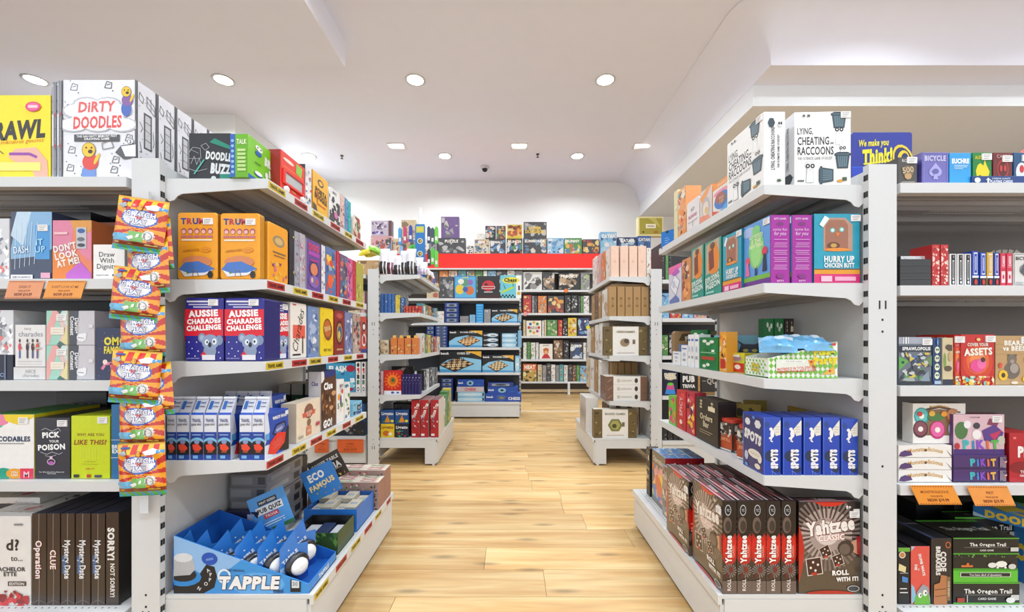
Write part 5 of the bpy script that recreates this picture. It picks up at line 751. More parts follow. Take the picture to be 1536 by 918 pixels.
paint(m, [T('SCRATCH', .5, .68, .085, 'fdfdff', .62, 0, '2c48b0', .04, 0, .10), T("'N'", .5, .61, .06, 'd02c34', .2, 0, 'f4f4fa', .05), T('PLAY', .5, .535, .085, 'fdfdff', .42, 0, '2c48b0', .04, 0, .10), EL(.5, .8, .07, .055, '8a4a10'), EL(.5, .8, .06, .047, 'f6b020'), EL(.47, .81, .01, .01, K_), EL(.53, .81, .01, .01, K_),
    PG([(.6, .84), (.78, .9), (.95, .84), (.8, .78), (.66, .78)], 'f2f2f4'), PG([(.04, .82), (.2, .88), (.26, .8), (.16, .77)], 'a8b4bc'), RC(.86, .8, 1, .86, '4aa0e0'), PG([(.3, .24), (.56, .32), (.56, .26), (.36, .19)], 'f4f4f0'), PG([(0, .28), (.34, .26), (.34, .22), (0, .22)], '6ab8e0'), RC(.08, .12, .92, .15, 'c8a040'), T('MINI GAMES TO GO', .5, .135, .022, '3a1408', .8),
    EL(.72, .29, .09, .075, '8a8a8a', 12), EL(.72, .29, .08, .066, 'f6f6f4', 12), RC(.66, .28, .78, .3, '8a8a90'), RC(.1, .9, .3, .935, '2c4a9c')], .128, .150, lambda u, v, o: PP(u, v, o * 1.2 + .0006), .0004)
pk_art = m.build('printed_artwork', 'bag')
hang = empty('hanging_clip_strip', (px(212, 1.19), 1.186, pz(292, 1.19))); tag(hang, 'clip strip hung on the left upright carrying colourful snack game pouches', 'display strip')
m = MB(); m.box(-.012, .012, -.93, .012, .0135, 0); m.obj('strip', 'plastic', hang); m = MB(); m.box(-.02, .005, -.02, .02, .014, .01); m.obj('hook', 'metal', hang)
for i, (x, yt, d, rot, rz) in enumerate(((217, 298, 1.150, 7, .15), (221, 362, 1.168, -3, -.1), (209, 402, 1.160, 6, .1), (214, 458, 1.172, -1, 0), (207, 526, 1.156, 5, .12), (213, 592, 1.170, 0, 0), (212, 664, 1.158, -2, .05), (228, 330, 1.180, -6, -.2), (226, 545, 1.181, -5, -.1))):
    o = link('snack_pouch', pk_me, None, (px(x, d), d, pz(yt, d)), rz); o.rotation_euler = (0, math.radians(rot), rz)
    lab = 'colourful sunburst snack game pouch, ' + (ORD[i] + ' one down the hanging strip' if i < 7 else ('tucked behind the top pouch of the strip' if i == 7 else 'tucked behind the fifth pouch of the strip'))
    tag(o, lab, 'snack pouch', 'snack pouches on the clip strip'); link('printed_artwork', pk_art, o)
# ---- orange shelf tickets
def ticket(x0, x1, y0, y1, d, label, l1, l2, col='ef9a3c', skew=0, ink='8a3a14', glare=True):
    X0, X1 = px(x0, d), px(x1, d); Z0, Z1 = pz(y1, d), pz(y0, d); w, h = X1 - X0, Z1 - Z0
    e = MB(); pr = [(-w / 2 - skew * w / 2, 0), (w / 2 - skew * w / 2, 0), (w / 2 + skew * w / 2, h), (-w / 2 + skew * w / 2, h)]
    pr = [(a * (1 - abs(skew) * .5), b) for a, b in pr]; e.prism(pr, 'y', 0, .0012, col)
    m2 = MB(); sk = lambda u, v, o: (((u - .5) * w + skew * w * (v - .5)) * (1 - abs(skew) * .5), -o, v * h)
    A = [T(l1, .5, .66, .13, ink, .7), T('WAS $19.99', .5, .44, .09, ink, .34), T(l2, .5, .24, .15, ink, .5, 0, None, .04)]
    A += [LN([(.03 + .06 * i, .92), (.06 + .06 * i, .97)], .012, ink) for i in range(16)] + [LN([(.03 + .06 * i, .03), (.06 + .06 * i, .08)], .012, ink) for i in range(16)]
    paint(m2, A, w, h, sk)
    o = e.obj('price_ticket', 'wrap', None, ((X0 + X1) / 2, d, Z0)); tag(o, label, 'price ticket', 'orange price tickets'); m2.obj('printed_artwork', 'wrap', o)
ticket(8, 65, 421, 448, 1.211, 'orange shelf ticket under the blue wrapped box', 'DASH IT', 'NOW $14.99', 'eb9a66', .14)
ticket(66, 127, 421, 448, 1.211, 'orange shelf ticket under the pink and orange box', "DON'T LOOK AT ME", 'NOW $14.99', 'f39c2c', .14)
ticket(1368, 1440, 728, 757, 1.206, 'orange shelf ticket under the stacked white doughnut boxes', 'MONSTROLICIOUS', 'NOW $19.99', 'f09a38', -.22)
ticket(1453, 1521, 729, 759, 1.206, 'orange shelf ticket under the purple flat boxes', 'PIKIT', 'NOW $19.99', 'f2a050', -.22)
# ---- left gondola, aisle side
z = ZL[0]; XA = -.756
cambox('buzz', z, 283, 346, 200, d=1.285, t=.12, label='black chalk-drawing game box with teal base on the top shelf')
aislebox('bubble', z, -.79, 372, 418, 201, t=.054, label='lime green box with blue edge on the top shelf')
aislebox('etch', z, XA, 421, 457, 224, t=.05, label='red drawing toy with grey screen and two white knobs', cat='toy')
aislebox('whitepk', z, XA, 458, 467.5, 246, t=.04, label='narrow white card pack between red toy and yellow box')
aislebox('boggle', z, XA, 469, 492, 254, t=.07, label='bright yellow box on the left top shelf')
aislebox('cow', z, XA, 493.5, 510, 278, t=.07, label='cow-patterned black and white tin')
aislebox('pinktin', z, XA, 510.5, 517, 290, t=.07, label='pinkish tin beside the cow-patterned tin')
aislebox('bluetin', z, XA, 517.5, 522, 296, t=.07, label='light blue tin on the left top shelf')
aislebox('tealtin', z, XA, 522.5, 526.5, 301, t=.07, label='teal tin on the left top shelf')
aislebox('pizzatin', z, XA, 529, 541, 320, t=.08, label='rounded pizza tin with blue lid at far end of top shelf')
z = ZL[1]
cambox('tins', z, 265.5, 326, 319, d=1.2405, t=.10, label='orange game tin, left of two facing the front', group='orange game tins')
cambox('tins', z, 329.5, 389.5, 320, d=1.2405, t=.028, label='orange game tin, right of two facing the front', group='orange game tins')
for i, (a, b, yt, n, lb) in enumerate(((402.5, 432.5, 331, 'tins2', 'orange tin with pink pig facing the aisle'), (434, 441.5, 342, 'book_dk', 'narrow black and yellow box after the orange tin'), (442, 449, 346, 'slv', 'thin silver-purple box, left shelf two'), (449.5, 458, 349, 'slv2', 'thin pale grey box before the purple dog box'),
    (460, 481, 357, 'dog', 'purple game box with bold red title'), (482, 488, 367, 'whitepk', 'slim white pack after the purple dog box'), (489, 504, 369, 'multi1', 'blue game box with orange splash'), (505, 509.5, 376, 'redbk', 'thin red box on second left shelf'), (510, 521, 380, 'pat', 'patterned blue box near far end of second shelf'), (521.5, 529, 386, 'pink', 'pink box near far end of second shelf'), (529.5, 534, 390, 'redbk', 'second thin red box, far end of second shelf'), (534.5, 545, 393, 'olive', 'olive box last on second left shelf'))):
    aislebox(n, z, XA, a, b, yt, t=.09 if i else .035, label=lb)
z = ZL[2]
cambox('aussie', z, 277, 335, 447, d=1.2405, t=.09, label='blue and red koala tin, left one facing the front', group='koala charades tins')
cambox('aussie', z, 336.5, 396, 447, d=1.2405, t=.09, label='blue and red koala tin, second one facing the front', group='koala charades tins')
aislebox('aussie', z, -.765, 404.5, 434, 451, t=.035, label='blue and red koala tin turned towards the aisle', group='koala charades tins')
for i, (a, b, yt, n, lb) in enumerate(((436, 460, 453, 'charw', 'white charades tin with red band and black script'), (462, 479, 459, 'tin_blue', 'blue and white tin on the third left shelf'), (480.5, 500, 461, 'tin_yel', 'yellow trivia tin with brown ball'), (501.5, 516.5, 465, 'tin_red', 'dark red tin with round emblem'), (517.5, 528.5, 468, 'tin_bg', 'pale blue-grey tin beside dark red tin'), (529.5, 541, 470, 'tin_pat', 'patterned tin near the far end of third shelf'), (541.5, 550, 475, 'tin_pat2', 'red box with black rings last on third shelf'))):
    aislebox(n, z, XA, a, b, yt, t=.07, label=lb)
z = ZL[3]
XG = -.765
for i, xr in enumerate((397, 378, 346, 325, 305, 284, 264.5)):
    # narrow face to the front, wide face to the aisle
    d0 = 1.2405; X = px(xr, d0); tt = (19 if i < 6 else 14.5) * d0 / F; dd = .132
    put('guess', X - tt / 2, d0 + dd / 2, z, dd, tt, pz(623, d0) - z, math.pi / 2, 'blue and white travel game with raised tab, %s from the aisle in the front row' % ORD[i], 'blue travel games on the left gondola', name='travel_game')
for i in range(4):
    d0 = 1.2405 + .152; X = px(397, 1.2405) - .04 * i - .075
    put('guess', X - .019, d0 + .05, z, .1, .037, .17, math.pi / 2, 'blue travel game with raised tab, %s from the aisle in the second row' % ORD[i], 'blue travel games on the left gondola', name='travel_game')
aislebox('cream', z, XA, 444.5, 480, 601, t=.055, label='cream box with red shield emblem facing the aisle', h=.138)
aislebox('clue', z, XA, 481.5, 504, 558, t=.05, label='tall brown mystery game box with navy top')
aislebox('five', z, XA, 505, 516, 571, t=.06, label='white box with colourful dots beside the brown mystery box')
aislebox('colorbk', z, XA, 516.5, 525, 575, t=.06, label='white box with black and red scribbles, fourth left shelf')
aislebox('kitty', z, XA, 529, 543, 606, t=.1, label='light blue box at the far end of fourth left shelf')
for i, (n, X) in enumerate((('eight', -1.0), ('eight2', -.945), ('eight3', -.885), ('eight', -.825))):
    put(n, X, 1.86, z, .05, .12, .17, 0, 'kraft box with two white rings, %s from the back panel' % ORD[i], 'kraft ringed boxes on the fourth shelf')
# price strip labels on the lips (sub-parts of the shelves)
def strips(shelf, z0, z1, X, spots, first, n2):
    for i, (a, b) in enumerate(spots):
        d0, d1 = X * F / (a - CX), X * F / (b - CX); y = (i + first) % 2
        m = MB(); zz0, zz1 = z0 + .004, z1 - .004; x0, x1 = d0 - shelf.parent.location.y, d1 - shelf.parent.location.y
        m.box(x0, -.3085 - n2, zz0, x1, -.3078 - n2, zz1, 'd8bc28' if y else 'c2302c')
        m2 = MB(); ww, hh = x1 - x0, zz1 - zz0
        paint(m2, [T('TRAVEL GAMES', .5, .5, .5, '2a2410' if y else '3c0c0c', .84, 0, None, .03)], ww, hh, lambda u, v, o: (x0 + u * ww, -.3087 - n2 - o, zz0 + v * hh))
        q = m.obj('shelf_label', 'print', shelf.parent); q.parent = shelf; q.location = (-.001, 0, -shelf.location.z)
        o = m2.obj('lettering', 'print', shelf); o.location = (-.001, 0, -shelf.location.z)
sh = [c for c in GL.children if c.name.split('.')[0] == 'shelf']
sh.sort(key=lambda o: -o.location.z)
strips(sh[0], 1.4185, 1.4475, -.738, ((403, 428), (442, 461), (469, 486), (496, 510), (517, 528), (534, 545)), 1, 0)
strips(sh[1], 1.114, 1.143, -.738, ((401, 427), (440, 461), (468, 485), (493, 507), (514, 526), (534, 545)), 0, 0)
strips(sh[2], .866, .895, -.738, ((399, 425), (438, 460), (464, 482), (492, 507), (516, 528), (535, 545)), 1, 0)
strips(sh[3], .567, .596, -.738, ((400, 425), (438, 459), (466, 483), (490, 504), (514, 526), (533, 545)), 0, 0)
strips(next(c for c in GL.children if c.name.startswith('base_shelf')), .161, .19, -.60, ((472, 493), (504, 520), (527, 541), (547, 558), (563, 572), (580, 586)), 1, .138)
# ---- base of the left gondola: tray of clicker games
def tray(name, label, cat, loc, rz, w, t, hl, hr, cols, F_, R_=None, wall=.003, L_=None, mat='print'):
    """open display tray; front wall slopes from hl (left) to hr (right)"""
    e = empty(name, loc, rz); tag(e, label, cat); o, i_ = cols
    m = MB(); m.box(-w / 2, -t / 2, 0, w / 2, t / 2, wall, i_); m.obj('tray_floor', mat, e)
    m = MB(); m.prism([(-w / 2, 0), (w / 2, 0), (w / 2, hr), (-w / 2, hl)], 'y', -t / 2 - wall, -t / 2, o); f = m.obj('front_wall', mat, e)
    m = MB(); paint(m, F_, w, max(hl, hr), lambda u, v, q: ((u - .5) * w, -t / 2 - wall - q, min(v * max(hl, hr), hl + (hr - hl) * u)));
    if m.v: m.obj('printed_artwork', mat, f)
    m = MB(); m.prism([(-w / 2, 0), (w / 2, 0), (w / 2, hr), (-w / 2, hl)], 'y', t / 2 - wall, t / 2, i_); m.obj('back_wall', mat, e)
    m = MB(); m.box(-w / 2, -t / 2, 0, -w / 2 + wall, t / 2, hl, i_); f = m.obj('side_wall', mat, e)
    if L_:
        m = MB(); paint(m, L_, t, hl, lambda u, v, q: (-w / 2 - q, (.5 - u) * t, v * hl)); m.obj('printed_artwork', mat, f)
    m = MB(); m.box(w / 2 - wall, -t / 2, 0, w / 2, t / 2, hr, o); f = m.obj('side_wall', mat, e)
    if R_:
        m = MB(); paint(m, R_, t, hr, lambda u, v, q: (w / 2 + q, (u - .5) * t, v * hr)); m.obj('printed_artwork', mat, f)
    return e
dT = 1.2405; x0, x1 = px(263, dT), px(466, dT); zt = .1912; wT = x1 - x0
A = [RC(0, 0, 1, 1, '3c96e0'), PG([(0, .3), (0, 1), (.5, .66), (.34, .3)], '90bdec'), EL(.62, .16, .2, .2, '62aef0'), PG([(0, 0), (0, .16), (.12, .1), (.24, .5), (.3, .46), (.32, .3), (.3, .1), (.22, 0)], '17191f'), EL(.07, .2, .16, .2, '17191f'), EL(.07, .28, .135, .16, '2a8ad8'), EL(.07, .32, .1, .12, '1c1e24'), PG([(0, .3), (0, .62), (.07, .7), (.14, .6), (.16, .42), (.12, .32)], 'b8babe'), EL(.07, .62, .07, .08, 'dcdee2'),
     EL(.265, .6, .06, .11, '1c50b8', 14, -10), T('mini', .265, .6, .05, '8ab8f0', .06, 10), T('A', .255, .4, .06, 'e8e8ea', .03, 30), T('P', .275, .33, .06, 'e8e8ea', .03, 10), T('P', .27, .24, .06, 'e8e8ea', .03), T('O', .24, .17, .06, 'e8e8ea', .03, -20), T('N', .19, .09, .06, 'e8e8ea', .03, -30),
     EL(.375, .3, .05, .13, 'e6eef6'), EL(.375, .3, .036, .095, '3c96e0'), T('THE ORIGINAL', .46, .40, .035, '2a3c60', .13, -2), T('TAPPLE', .56, .19, .2, 'f4f4f6', .46, 0, '1a2340', .06, .12, .1), T('mini', .775, .05, .07, '1f2c50', .08), RC(.865, .03, .94, .25, '16181e'), RC(.875, .1, .93, .24, 'dfe4ea'), T('30', .9, .17, .07, '889', .04)]
tr_ = tray('display_tray', 'blue slanted display tray of word clicker games on base shelf', 'display tray', ((x0 + x1) / 2 - .006, dT + .10, zt), 0, wT, .19, pz(804, dT) - zt, pz(877, dT) - zt, ('2f86d8', '1c62c0'), [(a if a[0] != 't' else a) for a in A], [T('TAPPLE', .5, .5, .5, 'dfeefc', .86, 0, '1c4a8c', .05)])
def tapple(i, X, Y, Z, rz):
    e = empty('clicker_game', (X, Y, Z), rz); tag(e, 'blue carded word clicker with white button, %s from the aisle in the tray' % ORD[i], 'toy', 'word clickers in the blue tray')
    if 'tp' not in _mc:
        a = MB(); a.prism([(-.045, 0), (.045, 0), (.045, .11), (.012, .115), (.0, .165), (-.045, .12)], 'y', -.001, .001, '2f7cd4')
        pr = MB(); paint(pr, [T('TAPPLE', .35, .72, .09, 'eaf2fc', .6, 28, '1c3c8c', .05), EL(.3, .9, .03, .02, 'cfe2f6'), PG([(0, .2), (1, .4), (1, .6), (0, .5)], '8fc0ee'), RC(0, 0, 1, .16, '1a4aa8')], .09, .12, lambda u, v, o: ((u - .5) * .09, -.001 - o, v * .12))
        b = MB(); b.lathe([(.036, 0), (.038, .012), (.03, .02)], 18, (.004, -.002, .055), '16181e', 'y')
        c = MB(); c.lathe([(.026, .018), (.026, .026), (.02, .034), (.008, .037)], 18, (.004, -.002, .055), 'f2f4f6', 'y')
        g = MB(); g.lathe([(.0365, .006), (.0375, .008), (.0365, .010)], 18, (.004, -.002, .055), '2440a8', 'y')
        _mc['tp'] = [(n, q.build(n, 'wrap')) for n, q in (('backing_card', a), ('printed_artwork', pr), ('clicker_body', b), ('white_button', c), ('blue_ring', g))]
    for n, me in _mc['tp']: link(n, me, e)
for i, xx in enumerate((446, 414, 381, 348, 317, 292)):
    tapple(i, px(xx, 1.30) - .004, 1.288, zt + .004 + .003, math.radians(58))
    if i < 4: tapple(i + 6, px(xx, 1.30) - .019, 1.372, zt + .007, math.radians(58))
# stock behind the tray
zb = .1912
for i in range(6):
    put('greyflat', -.972 + (i % 2) * .004, 1.632, zb + .0455 * i, .136, .255, .045, .0, 'grey shrink-wrapped flat game box, %s up the stack behind the tray' % ORD[i], 'stack of grey flat boxes')
put('tapplebk', -.967, 1.472, zb, .125, .03, .155, 0, 'dark navy word game box behind the blue tray')
def header(name, label, cx, cy, cz, w, h, rz, tilt, base, art, thick=.003, cat='display sign', roll=0):
    m = MB(); m.prism([(-w / 2, 0), (w / 2, 0), (w / 2, h), (-w / 2, h)], 'y', -thick / 2, thick / 2, base)
    o = m.obj(name, 'print', None, (cx, cy, cz)); o.rotation_euler = (tilt, roll, rz); tag(o, label, cat)
    m = MB(); paint(m, art, w, h, lambda u, v, q: ((u - .5) * w, -thick / 2 - q, v * h)); m.obj('printed_artwork', 'print', o); return o
def dispbox(name, label, cx, cy, w, t, h, rz, col, incol, arts=None):
    return tray(name, label, 'display tray', (cx, cy, zb), rz, w, t, h, h, (col, incol), arts or [], None)
dispbox('display_tray', 'black open counter display box holding small quiz boxes', -.706, 1.542, .165, .15, .078, 0, '2c4a22', '101012', [BZ(0, 0, 1, 1, ['3c6a2c', '24401c', '5c8a3c'], 60, 3)])
for i in range(3):
    put(gen('quizbox%d' % (i % 2), '23365c' if i % 2 else 'c8ccd4', ['e04a3a', 'f0f0f0', '3a6ac0'], None, n=12, seed=60 + i), -.757 + .05 * i, 1.535, zb + .004, .045, .12, .045 + .008 * (i % 2), 0, 'small quiz card box in the black display, %s from its left' % ORD[i], 'small quiz boxes in the black display')
header('header_card', 'tilted blue header card for the pub quiz display', -.838, 1.462, .285, .125, .135, math.radians(14), math.radians(-12), '4a9ae0',
    [RC(0, 0, 1, .1, '2a6a3c'), RC(.24, .72, .76, .86, '26262a'), T('PINT SIZED', .5, .79, .055, 'eee', .46), RC(.14, .5, .86, .7, 'f2f0ee'), T('PUB QUIZ', .5, .6, .11, '1c1c20', .66, 0, None, .04), RC(.3, .36, .7, .48, 'c82c34'), T('TRIVIA', .5, .42, .07, 'f6e8e8', .34), RC(.2, .24, .8, .26, 'dfeaf6'), RC(.2, .18, .8, .2, 'dfeaf6')], roll=math.radians(-22))
dispbox('display_tray', 'blue open counter display box holding eco trivia boxes', -.728, 1.742, .212, .2, .09, 0, '2470c8', '1a58a8', [])
for r_ in range(2):
    for i in range(4):
        put('ecob', -.80 + .049 * i, 1.695 + .092 * r_, zb + .005, .046, .085, .07 + .018 * ((i + r_) % 2), 0, 'small eco trivia box, %s from left in the %s row of blue display' % (ORD[i], 'front' if r_ == 0 else 'back'), 'eco trivia boxes in the blue display')
header('header_card', 'tilted blue eco header card of the blue display box', -.742, 1.645, .335, .13, .125, math.radians(8), math.radians(-6), '2a7ac8', [T('ECO', .42, .72, .22, 'f4f2e8', .5, 3, None, .05), T('FAMOUS', .5, .42, .16, 'f0d8a0', .8, 6, '7a4a2c', .05), BZ(.05, .05, .95, .3, ['c89a5a', '5a8a4c', 'e8c070'], 12, 3)], roll=math.radians(-24))
header('header_card', 'dark brown coffee table trivia header card above the eco display', -.742, 1.71, .375, .135, .11, math.radians(10), math.radians(-5), '3a2f26', [T('COFFEE TABLE', .5, .78, .13, 'ece4d8', .86, 0, None, .03), T('TRIVIA', .56, .5, .22, 'f2ece0', .7, 0, None, .04), BZ(.2, .05, .9, .32, ['e8b848', 'c05a3a', '8aa05a'], 14, 3), RC(.3, .33, .9, .36, 'b8a890')], roll=math.radians(-28))
for k in range(2):
    for i in range(3):
        put('pattn', -.765, 1.90 + .096 * k, zb + (.041 + .008 * k) * i, .32, .092, .0405 + .008 * k, 0, 'box with rows of round flower prints, %s up the %s stack' % (ORD[i], 'nearer' if k == 0 else 'farther'), 'flower-print boxes stacked on the base shelf')
put('book_dk', -.99, 1.86, zb, .09, .06, .24, 0, 'tall dark box standing behind the eco display against the back panel')
# ---- right gondola, aisle side
z = ZR[0]; XB = .774
cambox('raccoon', z, 1193, 1276, 168, d=1.2405, t=.065, label='large white raccoon and bin game box facing the front', group='white raccoon game boxes', rz=-.04)
X0 = px(1178, 1.2405); put('raccoon', X0 - .033, 1.2405 + .105, z, .21, .065, pz(168, 1.2405) - z, -math.pi / 2, 'white raccoon game box turned so its spine faces the front', 'white raccoon game boxes')
aislebox('cats', z, XB, 1110, 1100, 241, t=.06, label='cream cat game box behind the white raccoon box')
aislebox('mice', z, XB, 1098, 1069, 258, t=.07, label='orange and blue fish game box on right top shelf')
aislebox('egg', z, XB, 1068, 1050, 276, t=.07, label='orange blister pack with pale egg shape')
aislebox('doll', z, XB, 1049, 1030, 292, t=.05, label='pale pink rounded blister pack on right top shelf')
put('redcard', .86, 1.74, z, .12, .02, .16, -math.pi / 2, 'bright red card box standing behind the pale pink pack')
aislebox('dogs', z, XB, 1028.5, 1017, 278, t=.07, label='orange dog-patterned box near the end of right top shelf')
aislebox('yelbk', z, XB, 1016.5, 1011, 284, t=.07, label='pale yellow slim box at the end of right top shelf')
header('hanging_label', 'blue tag hanging off the far end of right top shelf', .775, 2.04, 1.33+.09, .075, .085, -math.pi / 2 + .5, 0, '1c78d0', [RC(.4, .85, .6, 1, '16202c'), RC(.3, .55, .6, .58, 'a8d0f4'), RC(.3, .42, .7, .45, 'a8d0f4'), RC(.3, .3, .6, .33, 'a8d0f4')], cat='tag')
z = ZR[1]
cambox('hurry', z, 1221, 1290, 321, d=1.2405, t=.09, label='teal box with brown owl window, the one facing the front', group='teal owl game boxes')
for i, (a, b) in enumerate(((1155, 1185), (1187, 1218.5))):
    A0, A1 = px(a, 1.2405), px(b, 1.2405); put('potato', (A0 + A1) / 2, 1.2405 + .07, z, .14, A1 - A0 - .001, pz(323, 1.2405) - z, -math.pi / 2, ('box with a big green potato facing the aisle and purple spine to the front', 'purple-spined game box beside the teal owl box')[i], 'purple-spined potato game boxes')
aislebox('hurry', z, XB, 1112, 1084, 343, t=.09, label='teal owl box turned to the aisle', group='teal owl game boxes')
aislebox('pigeon', z, XB, 1082, 1057, 354, t=.08, label='green and orange pigeon box, nearer of two', group='green pigeon boxes')
aislebox('pigeon', z, XB, 1055.5, 1037, 366, t=.08, label='green and orange pigeon box, farther of two', group='green pigeon boxes')
aislebox('orangebk', z, XB, 1036, 1023, 385, t=.07, label='orange and brown box after the pigeon boxes')
aislebox('unob', z, .772, 1022, 1003, 394, t=.05, label='white and pink patterned box at far end of second right shelf')
z = ZR[2]
A = chk + [RC(.1, .2, .62, .52, 'e8ece0'), T("MASTERPIECE OR TOTAL DISASTER?|WHAT'S YOUR BEST SLICE?", .4, .24, .065, 'd83a2c', .56, 4, None, .03), T('Pizza', .8, .74, .17, 'e8d820', .34, 5, '1f6a24', .08), T('Party', .82, .5, .18, 'e8d820', .36, 5, 'c8181c', .09), RC(.18, .42, .52, .5, 'f4f6ee'), T('PICK YOUR TOPPINGS', .36, .46, .03, '888', .3), PG([(.56, .5), (.68, .5), (.6, .3)], 'e8a030'), EL(.61, .45, .02, .03, 'c02c1c'), PG([(.76, .1), (.94, .34), (.96, .12)], 'e8b848'), EL(.88, .2, .02, .03, 'c02c1c'), EL(.9, .95, .035, .04, '3a6ad0'), EL(.94, .93, .03, .04, 'd83a3c')]
dP = 1.245; a0, a1 = px(1153, dP), px(1256, dP); hl, hr = pz(538, dP) - z, pz(513, dP) - z
pt = tray('display_tray', 'green and white checked pizza party display tray on right gondola', 'display tray', ((a0 + a1) / 2, dP + .065, z + .0008), 0, a1 - a0, .125, hl, hr, ('f2f6ea', 'f2f4ec'), A, None, L_=[a for a in chk[::2]] + [T('Pizza|Party', .5, .5, .2, 'd8c820', .7, 0, 'c8281c', .06)])
bm, _ = pouch(.10, .075, .02, lambda u, v: '6ab0de' if v < .55 else ('cfe2f2' if u > .4 else '8cc0e6'), 12, 12); bme = bm.build('blue_bag', 'bag')
for i, (x, y, ro) in enumerate(((-.045, -.01, .9), (.0, .0, 1.1), (.045, -.01, 1.0), (-.015, .04, .8), (.035, .04, .7))):
    o = link('game_bag', bme, None, ((a0 + a1) / 2 + x, dP + .065 + y, z + .125)); o.rotation_euler = (-ro, 0, .3 * i - .5); tag(o, 'pale blue glossy bag in the checked tray, %s from its front' % ORD[i], 'bag', 'blue bags in the checked tray')
aislebox('yellowred', z, .80, 1117, 1085, 530, t=.06, label='yellow box with red and blue printing beside the checked tray', h=.07)
put('kitty', .905, 1.615, z, .19, .04, .135, -.55, 'light blue kitten game box standing behind the yellow box')
for i in range(3): cambox('green' if i < 2 else 'brew', z, 1147 + 15 * i, 1161 + 15 * i, 478, d=1.50, t=.04, label='dark green and brown box standing at the back panel, %s along' % ORD[i], group='dark boxes at the back of third right shelf')
aislebox('orangecard', z, XB, 1090, 1079, 498, t=.04, label='orange card pack facing the aisle beside green pack')
aislebox('green', z, XB, 1077, 1049, 506, t=.04, label='green card pack with red oval facing the aisle')
put('green', .83, 1.80, z, .10, .02, .16, -math.pi / 2 + .3, 'tall green hanging card behind the green pack')
for i, (a, b) in enumerate(((1048, 1042), (1041, 1036.5), (1036, 1032))): aislebox('tube', z, XB, a, b, 502, t=.05, label='slim white dice pack, %s from the green pack' % ORD[i], group='slim white dice packs')
aislebox('tube', z, XB, 1031, 1022, 518, t=.05, label='white pack with blue lid, third right shelf')
aislebox('tube', z, .772, 1020, 1009, 528, t=.05, label='short white pack with blue lid at end of third right shelf')
put('farkle', .90, 2.03, z, .20, .04, .16, -.12, 'tan dice game tin with blue dice picture, far end of third right shelf')
z = ZR[3]
for i, (a, b) in enumerate(((1145, 1171.5), (1174, 1203), (1205, 1232), (1234, 1260), (1261.5, 1287))):
    cambox('spots_s', z, a, b, 627 if i != 4 else 629, d=1.2405, t=.11, label='bright blue dog dice game box, %s spine from the aisle' % ORD[i], group='blue dog dice game boxes')
# make the first box show its cover on the aisle side
m = MB(); w1 = px(1171.5, 1.2405) - px(1145, 1.2405); hS = pz(627, 1.2405) - z
paint(m, D['spots']['F'], .108, hS - .002, lambda u, v, o: (-w1 / 2 - o + .0002, (.5 - u) * .108, v * hS))
sp = [o for o in COL.objects if o.get('group') == 'blue dog dice game boxes'][0]; m.obj('cover_artwork', 'wrap', sp)
D['spots_r'] = D['spots']
def jar(x, y, z, label):
    e = empty('game_jar', (x, y, z + .0008), -math.pi / 2 + .25); tag(e, label, 'jar', 'red-lidded game jars')
    if 'jar' not in _mc:
        a = MB(); a.prism(rrect(.07, .07, .018), 'z', 0, .105, '3a3028'); a.v = [(p[0], p[1] - .035, p[2]) for p in a.v]
        b = MB(); b.prism(rrect(.066, .066, .018), 'z', .105, .118, 'c8402c'); b.v = [(p[0], p[1] - .033, p[2]) for p in b.v]
        c = MB(); [paint(c, [RC(.06, .08, .94, .6, 'b84a28'), T('JEKYLL', .5, .4, .1, 'f0b080', .7), BZ(.1, .5, .9, .97, ['c8c4bc', '3a3230', 'e8e2d8', '8a7a70'], 22, 3), RC(.1, .02, .9, .07, 'e8e4e0')], .07, .105, mp) for mp in (lambda u, v, o: ((u - .5) * .07, -.035 - o, v * .105), lambda u, v, o: (.035 + o, (u - .5) * .07, v * .105), lambda u, v, o: (-.035 - o, (.5 - u) * .07, v * .105))]
        _mc['jar'] = [(n, q.build(n, mt)) for n, q, mt in (('jar_body', a, 'wrap'), ('lid', b, 'print'), ('printed_label', c, 'wrap'))]
    for n, me in _mc['jar']: link(n, me, e)
jar(.822, 1.40, z, 'clear jar game with red lid, nearest of two'); jar(.825, 1.525, z, 'clear jar game with red lid, farther of two')
aislebox('brew', z, XB, 1077, 1044, 604, t=.07, label='dark brown box with pale script lettering, fourth right shelf')
aislebox('redw', z, XB, 1042, 1030, 590, t=.05, label='red and white illustrated pack facing the aisle')
aislebox('redpk', z, XB, 1028.5, 1015, 588, t=.05, label='plain red pack with white writing facing the aisle')
aislebox('greenpk', z, XB, 1013.5, 1003, 596, t=.05, label='lime green and pink pack at far end of fourth right shelf')
for i in range(4): put('redpk', .845 + .045 * i, 1.90, z, .04, .06, .125, 0, 'small red tin standing behind, %s from the aisle' % ORD[i], 'small red tins behind the packs')
# hanging gold cards at the back
for i, (X, Y) in enumerate(((.86, 1.62), (.90, 1.56), (.985, 1.66), (1.03, 1.48), (1.03, 1.36))):
    put(gen('goldcard', 'a8923c', ['3c3418', '55491f', '8a7a30'], None, n=18, seed=77), X, Y, z, .085, .012, .165, -.3 if i < 2 else (-1.57 if i > 2 else -.2), 'gold and black hanging card pack, %s from the aisle' % ORD[i], 'gold card packs behind the blue boxes')
